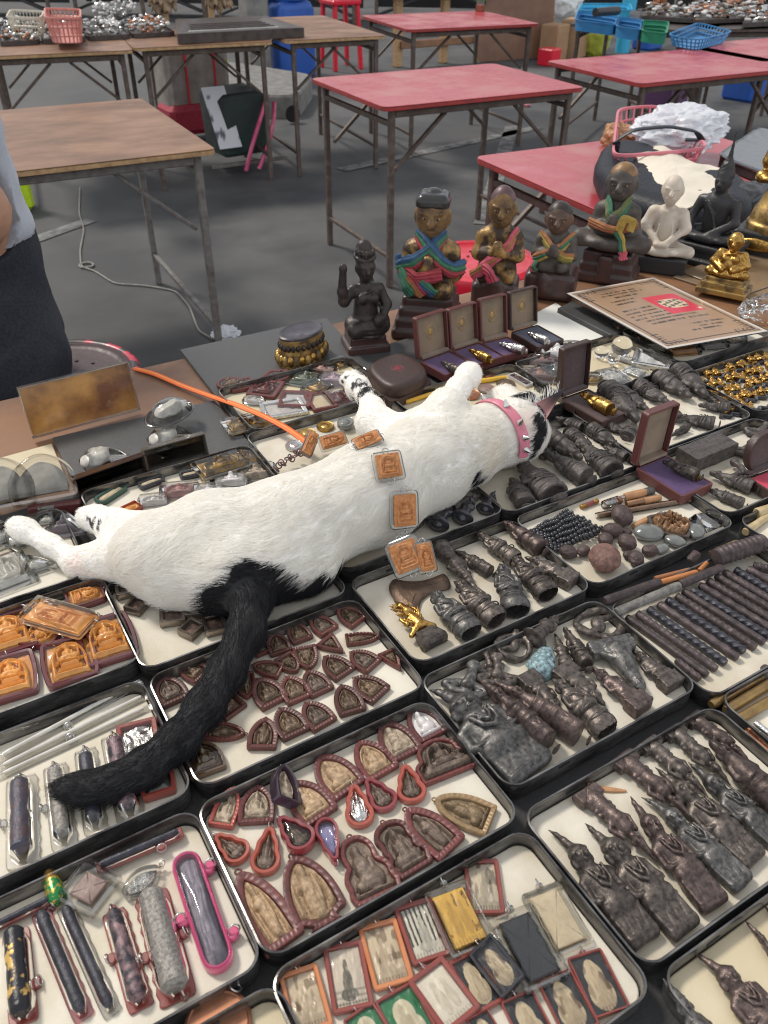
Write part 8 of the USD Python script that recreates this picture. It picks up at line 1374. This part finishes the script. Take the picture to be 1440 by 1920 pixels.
gx, gz = np.meshgrid(np.linspace(0, 1, 14), np.linspace(0, 1, 20), indexing='ij'); vv = np.column_stack([b[0]-.15+.13*gx.ravel()+.05*gz.ravel()*-1, b[1]-.075+.06*gz.ravel(), .14+.30*gz.ravel()]); ii, jj = np.meshgrid(np.arange(13), np.arange(19), indexing='ij'); kk = (ii*20+jj).ravel(); ff = np.vstack([np.stack([kk, kk+20, kk+21], 1), np.stack([kk, kk+21, kk+1], 1)]); cc = lerp((.62, .62, .66), (.10, .10, .13), (meshkit.noise(np.column_stack([gx.ravel()*6, gz.ravel()*8, 0*gx.ravel()]), 4) > .6)*1.0*(np.abs(gz.ravel()-.5) < .38)); t.part('printed_sheet', (vv, ff), M_SHEET, True, col=cc)
t.part('strap', tube([b+[-.02, -.10, .02], b+[.02, -.12, .15], b+[.10, -.10, .30], b+[.16, -.05, .38]], .012, 8), M_PINKP); t.part('strap', tube([b+[.06, -.10, .02], b+[.12, -.12, .15], b+[.17, -.10, .27], b+[.20, -.05, .34]], .012, 8), M_PINKP); t.part('base_frame', bar(b+[-.2, -.06, .05], b+[.25, -.06, .05], .02), M_IRONG)
crate('lime_bin', 'lime green plastic bin behind the wooden table at the left edge', 'bin', 12, 392, .22, .22, .20, mat('lime_plastic', (.42, .60, .02), (.36, .52, .015), rough=.4), .2, .02)
c = P(425, 636, 0); lump('plastic_bag', 'small clear crumpled plastic bag on the ground by the table leg', 'bag', c+[0, 0, .02], (.045, .04, .025), M_FILM, .5, 3, 6)
cab = [(150, 352), (148, 400), (158, 430), (150, 470), (152, 500), (178, 508), (215, 532), (270, 535), (330, 545), (356, 575), (372, 620), (400, 636)]; pc = sash_path([P(*q, .005) for q in cab], .01); single('white_cable', tube(pc, .0036, 6), mat('grubby_white_cable', (.27, .26, .235), (.19, .18, .165), rough=.6), 'grubby white cable winding over the dark ground under the wooden table', 'cable'); cl = P(162, 497, .006); single('white_cable', xf(ring(.028, .0045, 20, 6), trimesh.transformations.translation_matrix(cl)@np.diag([1, 1.1, 1, 1])), mat('grubby_white_cable', (.42, .40, .36)), 'small loop of white cable on the ground under the wooden table', 'cable')
t = Thing('leaning_board', 'large brown rounded board leaning behind the far red table', 'board', P(965, 112, 0)); b = P(965, 112, 0); t.part('panel', xf(loft(rrect(-.42, .42, 0, .92, .06, 5), [(.002, -.012), (0, -.010), (0, .010), (.002, .012)]), trimesh.transformations.translation_matrix(b)@rotm((0, 0, 1), -.1)@rotm((1, 0, 0), 1.45)), mat('brown_board', (.17, .085, .05), (.13, .065, .04), rough=.5, ns=8)); t.part('edge_trim', xf(loft(rrect(-.43, .43, -.005, .93, .065, 5), [(0, -.006), (0, .006)]), trimesh.transformations.translation_matrix(b)@rotm((0, 0, 1), -.1)@rotm((1, 0, 0), 1.45)), M_WOODE)
t = Thing('wooden_bench', 'rough wooden bench frame behind the far red table', 'bench', P(830, 118, 0)); b = P(830, 118, 0)
for x in (-.5, .0, .5): t.part('leg', bar(b+[x, 0, 0], b+[x, 0, .55], .07), M_WOODE)
t.part('seat', bx(b[0]-.6, b[0]+.6, b[1]-.12, b[1]+.14, .55, .59, .006), M_WOOD); t.part('rail', bar(b+[-.5, -.04, .18], b+[.5, -.04, .18], .06), M_WOOD); t.part('rail', bar(b+[-.5, -.04, .36], b+[.5, -.04, .36], .05), M_WOOD)
crate('cardboard_box', 'brown cardboard box beside the yellow green sack, left one', 'box', 1035, 112, .2, .2, .30, M_CARD, .3); crate('cardboard_box', 'brown cardboard box beside the yellow green sack, right one', 'box', 1072, 108, .24, .2, .33, M_CARD, .5); crate('red_box', 'small red carton under the cardboard boxes', 'box', 1028, 122, .16, .16, .14, M_STRED, .3)
c = P(1050, 96, 0); lump('plastic_bag', 'white plastic bag on top of the cardboard boxes', 'bag', c+[0, 0, .45], (.18, .13, .14), M_FILM, .3, 2.5, 8); c = P(1110, 104, 0); lump('garbage_sack', 'yellow green translucent sack under the blue baskets', 'sack', c+[0, 0, .20], (.17, .15, .24), mat('yellow_green_film', (.34, .36, .05), (.26, .28, .035), rough=.22, ns=14, coat=.4), .2, 2.5, 3, 40)
crate('blue_crate', 'blue plastic crate under the blue baskets', 'crate', 1212, 92, .26, .22, .22, M_BLUED, .2, .02); crate('purple_crate', 'dark purple box under the right red table', 'crate', 1238, 205, .32, .26, .24, mat('purple_plastic', (.12, .045, .13), (.09, .035, .10), rough=.5), .3, .02); crate('blue_crate', 'blue box under the red table at the right edge', 'crate', 1395, 185, .30, .26, .28, M_BLUED, .2, .02)
crate('pink_sponge', 'small pink lump lying on the ground behind the red table', 'sponge', 988, 200, .05, .04, .025, M_BPINK, .4, .008); crate('green_box', 'low brown box with a green ball behind the hand cart', 'box', 425, 152, .30, .2, .09, M_CARD, .2); c = P(418, 148, 0); single('green_ball', ball(c+[0, -.03, .13], .05, 3), mat('lime_plastic', (.42, .6, .02)), 'lime green ball on the low brown box', 'ball')
# ================================================================= market hall beyond: posts, dark stalls, roof
hall = Thing('market_hall', 'dark roofed market hall closing off the background', 'building', (6, 14, 0))
M_ROOF = mat('dark_roof_sheet', (.050, .052, .056), (.035, .036, .040), rough=.7, ns=2)
ca, sa = math.cos(-.62), math.sin(-.62)
def HP(x, y, z): return np.array([4+ca*x-sa*y*1.0, 9.5+sa*x+ca*y, z])       # hall frame: x along its front, y away
def hbox(x0, x1, y0, y1, z0, z1, c=.02): return xf(bx(x0, x1, y0, y1, z0, z1, c), trimesh.transformations.translation_matrix([4, 9.5, 0])@rotm((0, 0, 1), -.62))
for k in (3, 4): hall.part('roof_sheet', hbox(-16, 16, 1.2+2.6*k, 3.3+2.6*k, 3.5, 3.56), M_ROOF, False)
for x in np.arange(-15, 15.1, 5.0):
    for y in (9.2, 13.4): hall.part('post', hbox(x-.08, x+.08, y-.08, y+.08, 0, 3.5), M_IRON, False)
hall.part('beam', hbox(-16, 16, 9.1, 9.25, 3.3, 3.5), M_IRON, False); hall.part('back_wall', hbox(-16, 16, 14.2, 14.4, 0, 3.0), mat('grey_block_wall', (.10, .10, .105), (.07, .07, .074), rough=.85, ns=3), False)
rg = np.random.default_rng(77)
for k, x in enumerate(np.arange(-7.5, 9, 1.9)):
    y = 1.8+rg.uniform(-.15, .3); M_ = trimesh.transformations.translation_matrix([4, 9.5, 0])@rotm((0, 0, 1), -.62)@trimesh.transformations.translation_matrix([x, y, 0]); T_ = lambda m: xf(m, M_)
    t = Thing('stall_bench', f'dark folding stall bench with crossed braces, {ORD[k]} from the left along the hall', 'bench', M_[:3, 3]); t.part('top', T_(bx(-.88, .88, -.3, .3, .70, .74, .005)), M_DARKWOOD); t.part('back_panel', T_(bx(-.88, .88, .26, .29, .12, .69, .005)), M_ST_BLACK)
    for s0 in (-1, 1): t.part('leg', T_(bar((s0*.82, -.25, 0), (s0*.82, -.25, .7), .04)), M_IRON); t.part('brace', T_(bar((s0*.8, -.24, .08), (-s0*.8, -.20, .66), .09, .03)), M_BLACK)
    t.part('rail', T_(bar((-.82, -.25, .36), (.82, -.25, .36), .05, .03)), M_DARKWOOD)
    crate_h = rg.uniform(.25, .7); single('stall_bundle', T_(rumple(bx(-.6, .5, -.2, .25, .745, .745+crate_h, .04), .03, 4, k)), [M_ST_BLACK, mat('grey_cover', (.14, .14, .15), (.10, .10, .11), rough=.8), M_DARKWOOD, mat('faded_blue_tarp', (.10, .15, .24), (.08, .12, .19), rough=.6)][k % 4], f'covered bundle of goods on the {ORD[k]} dark stall bench from the left', 'bundle', smooth=40)
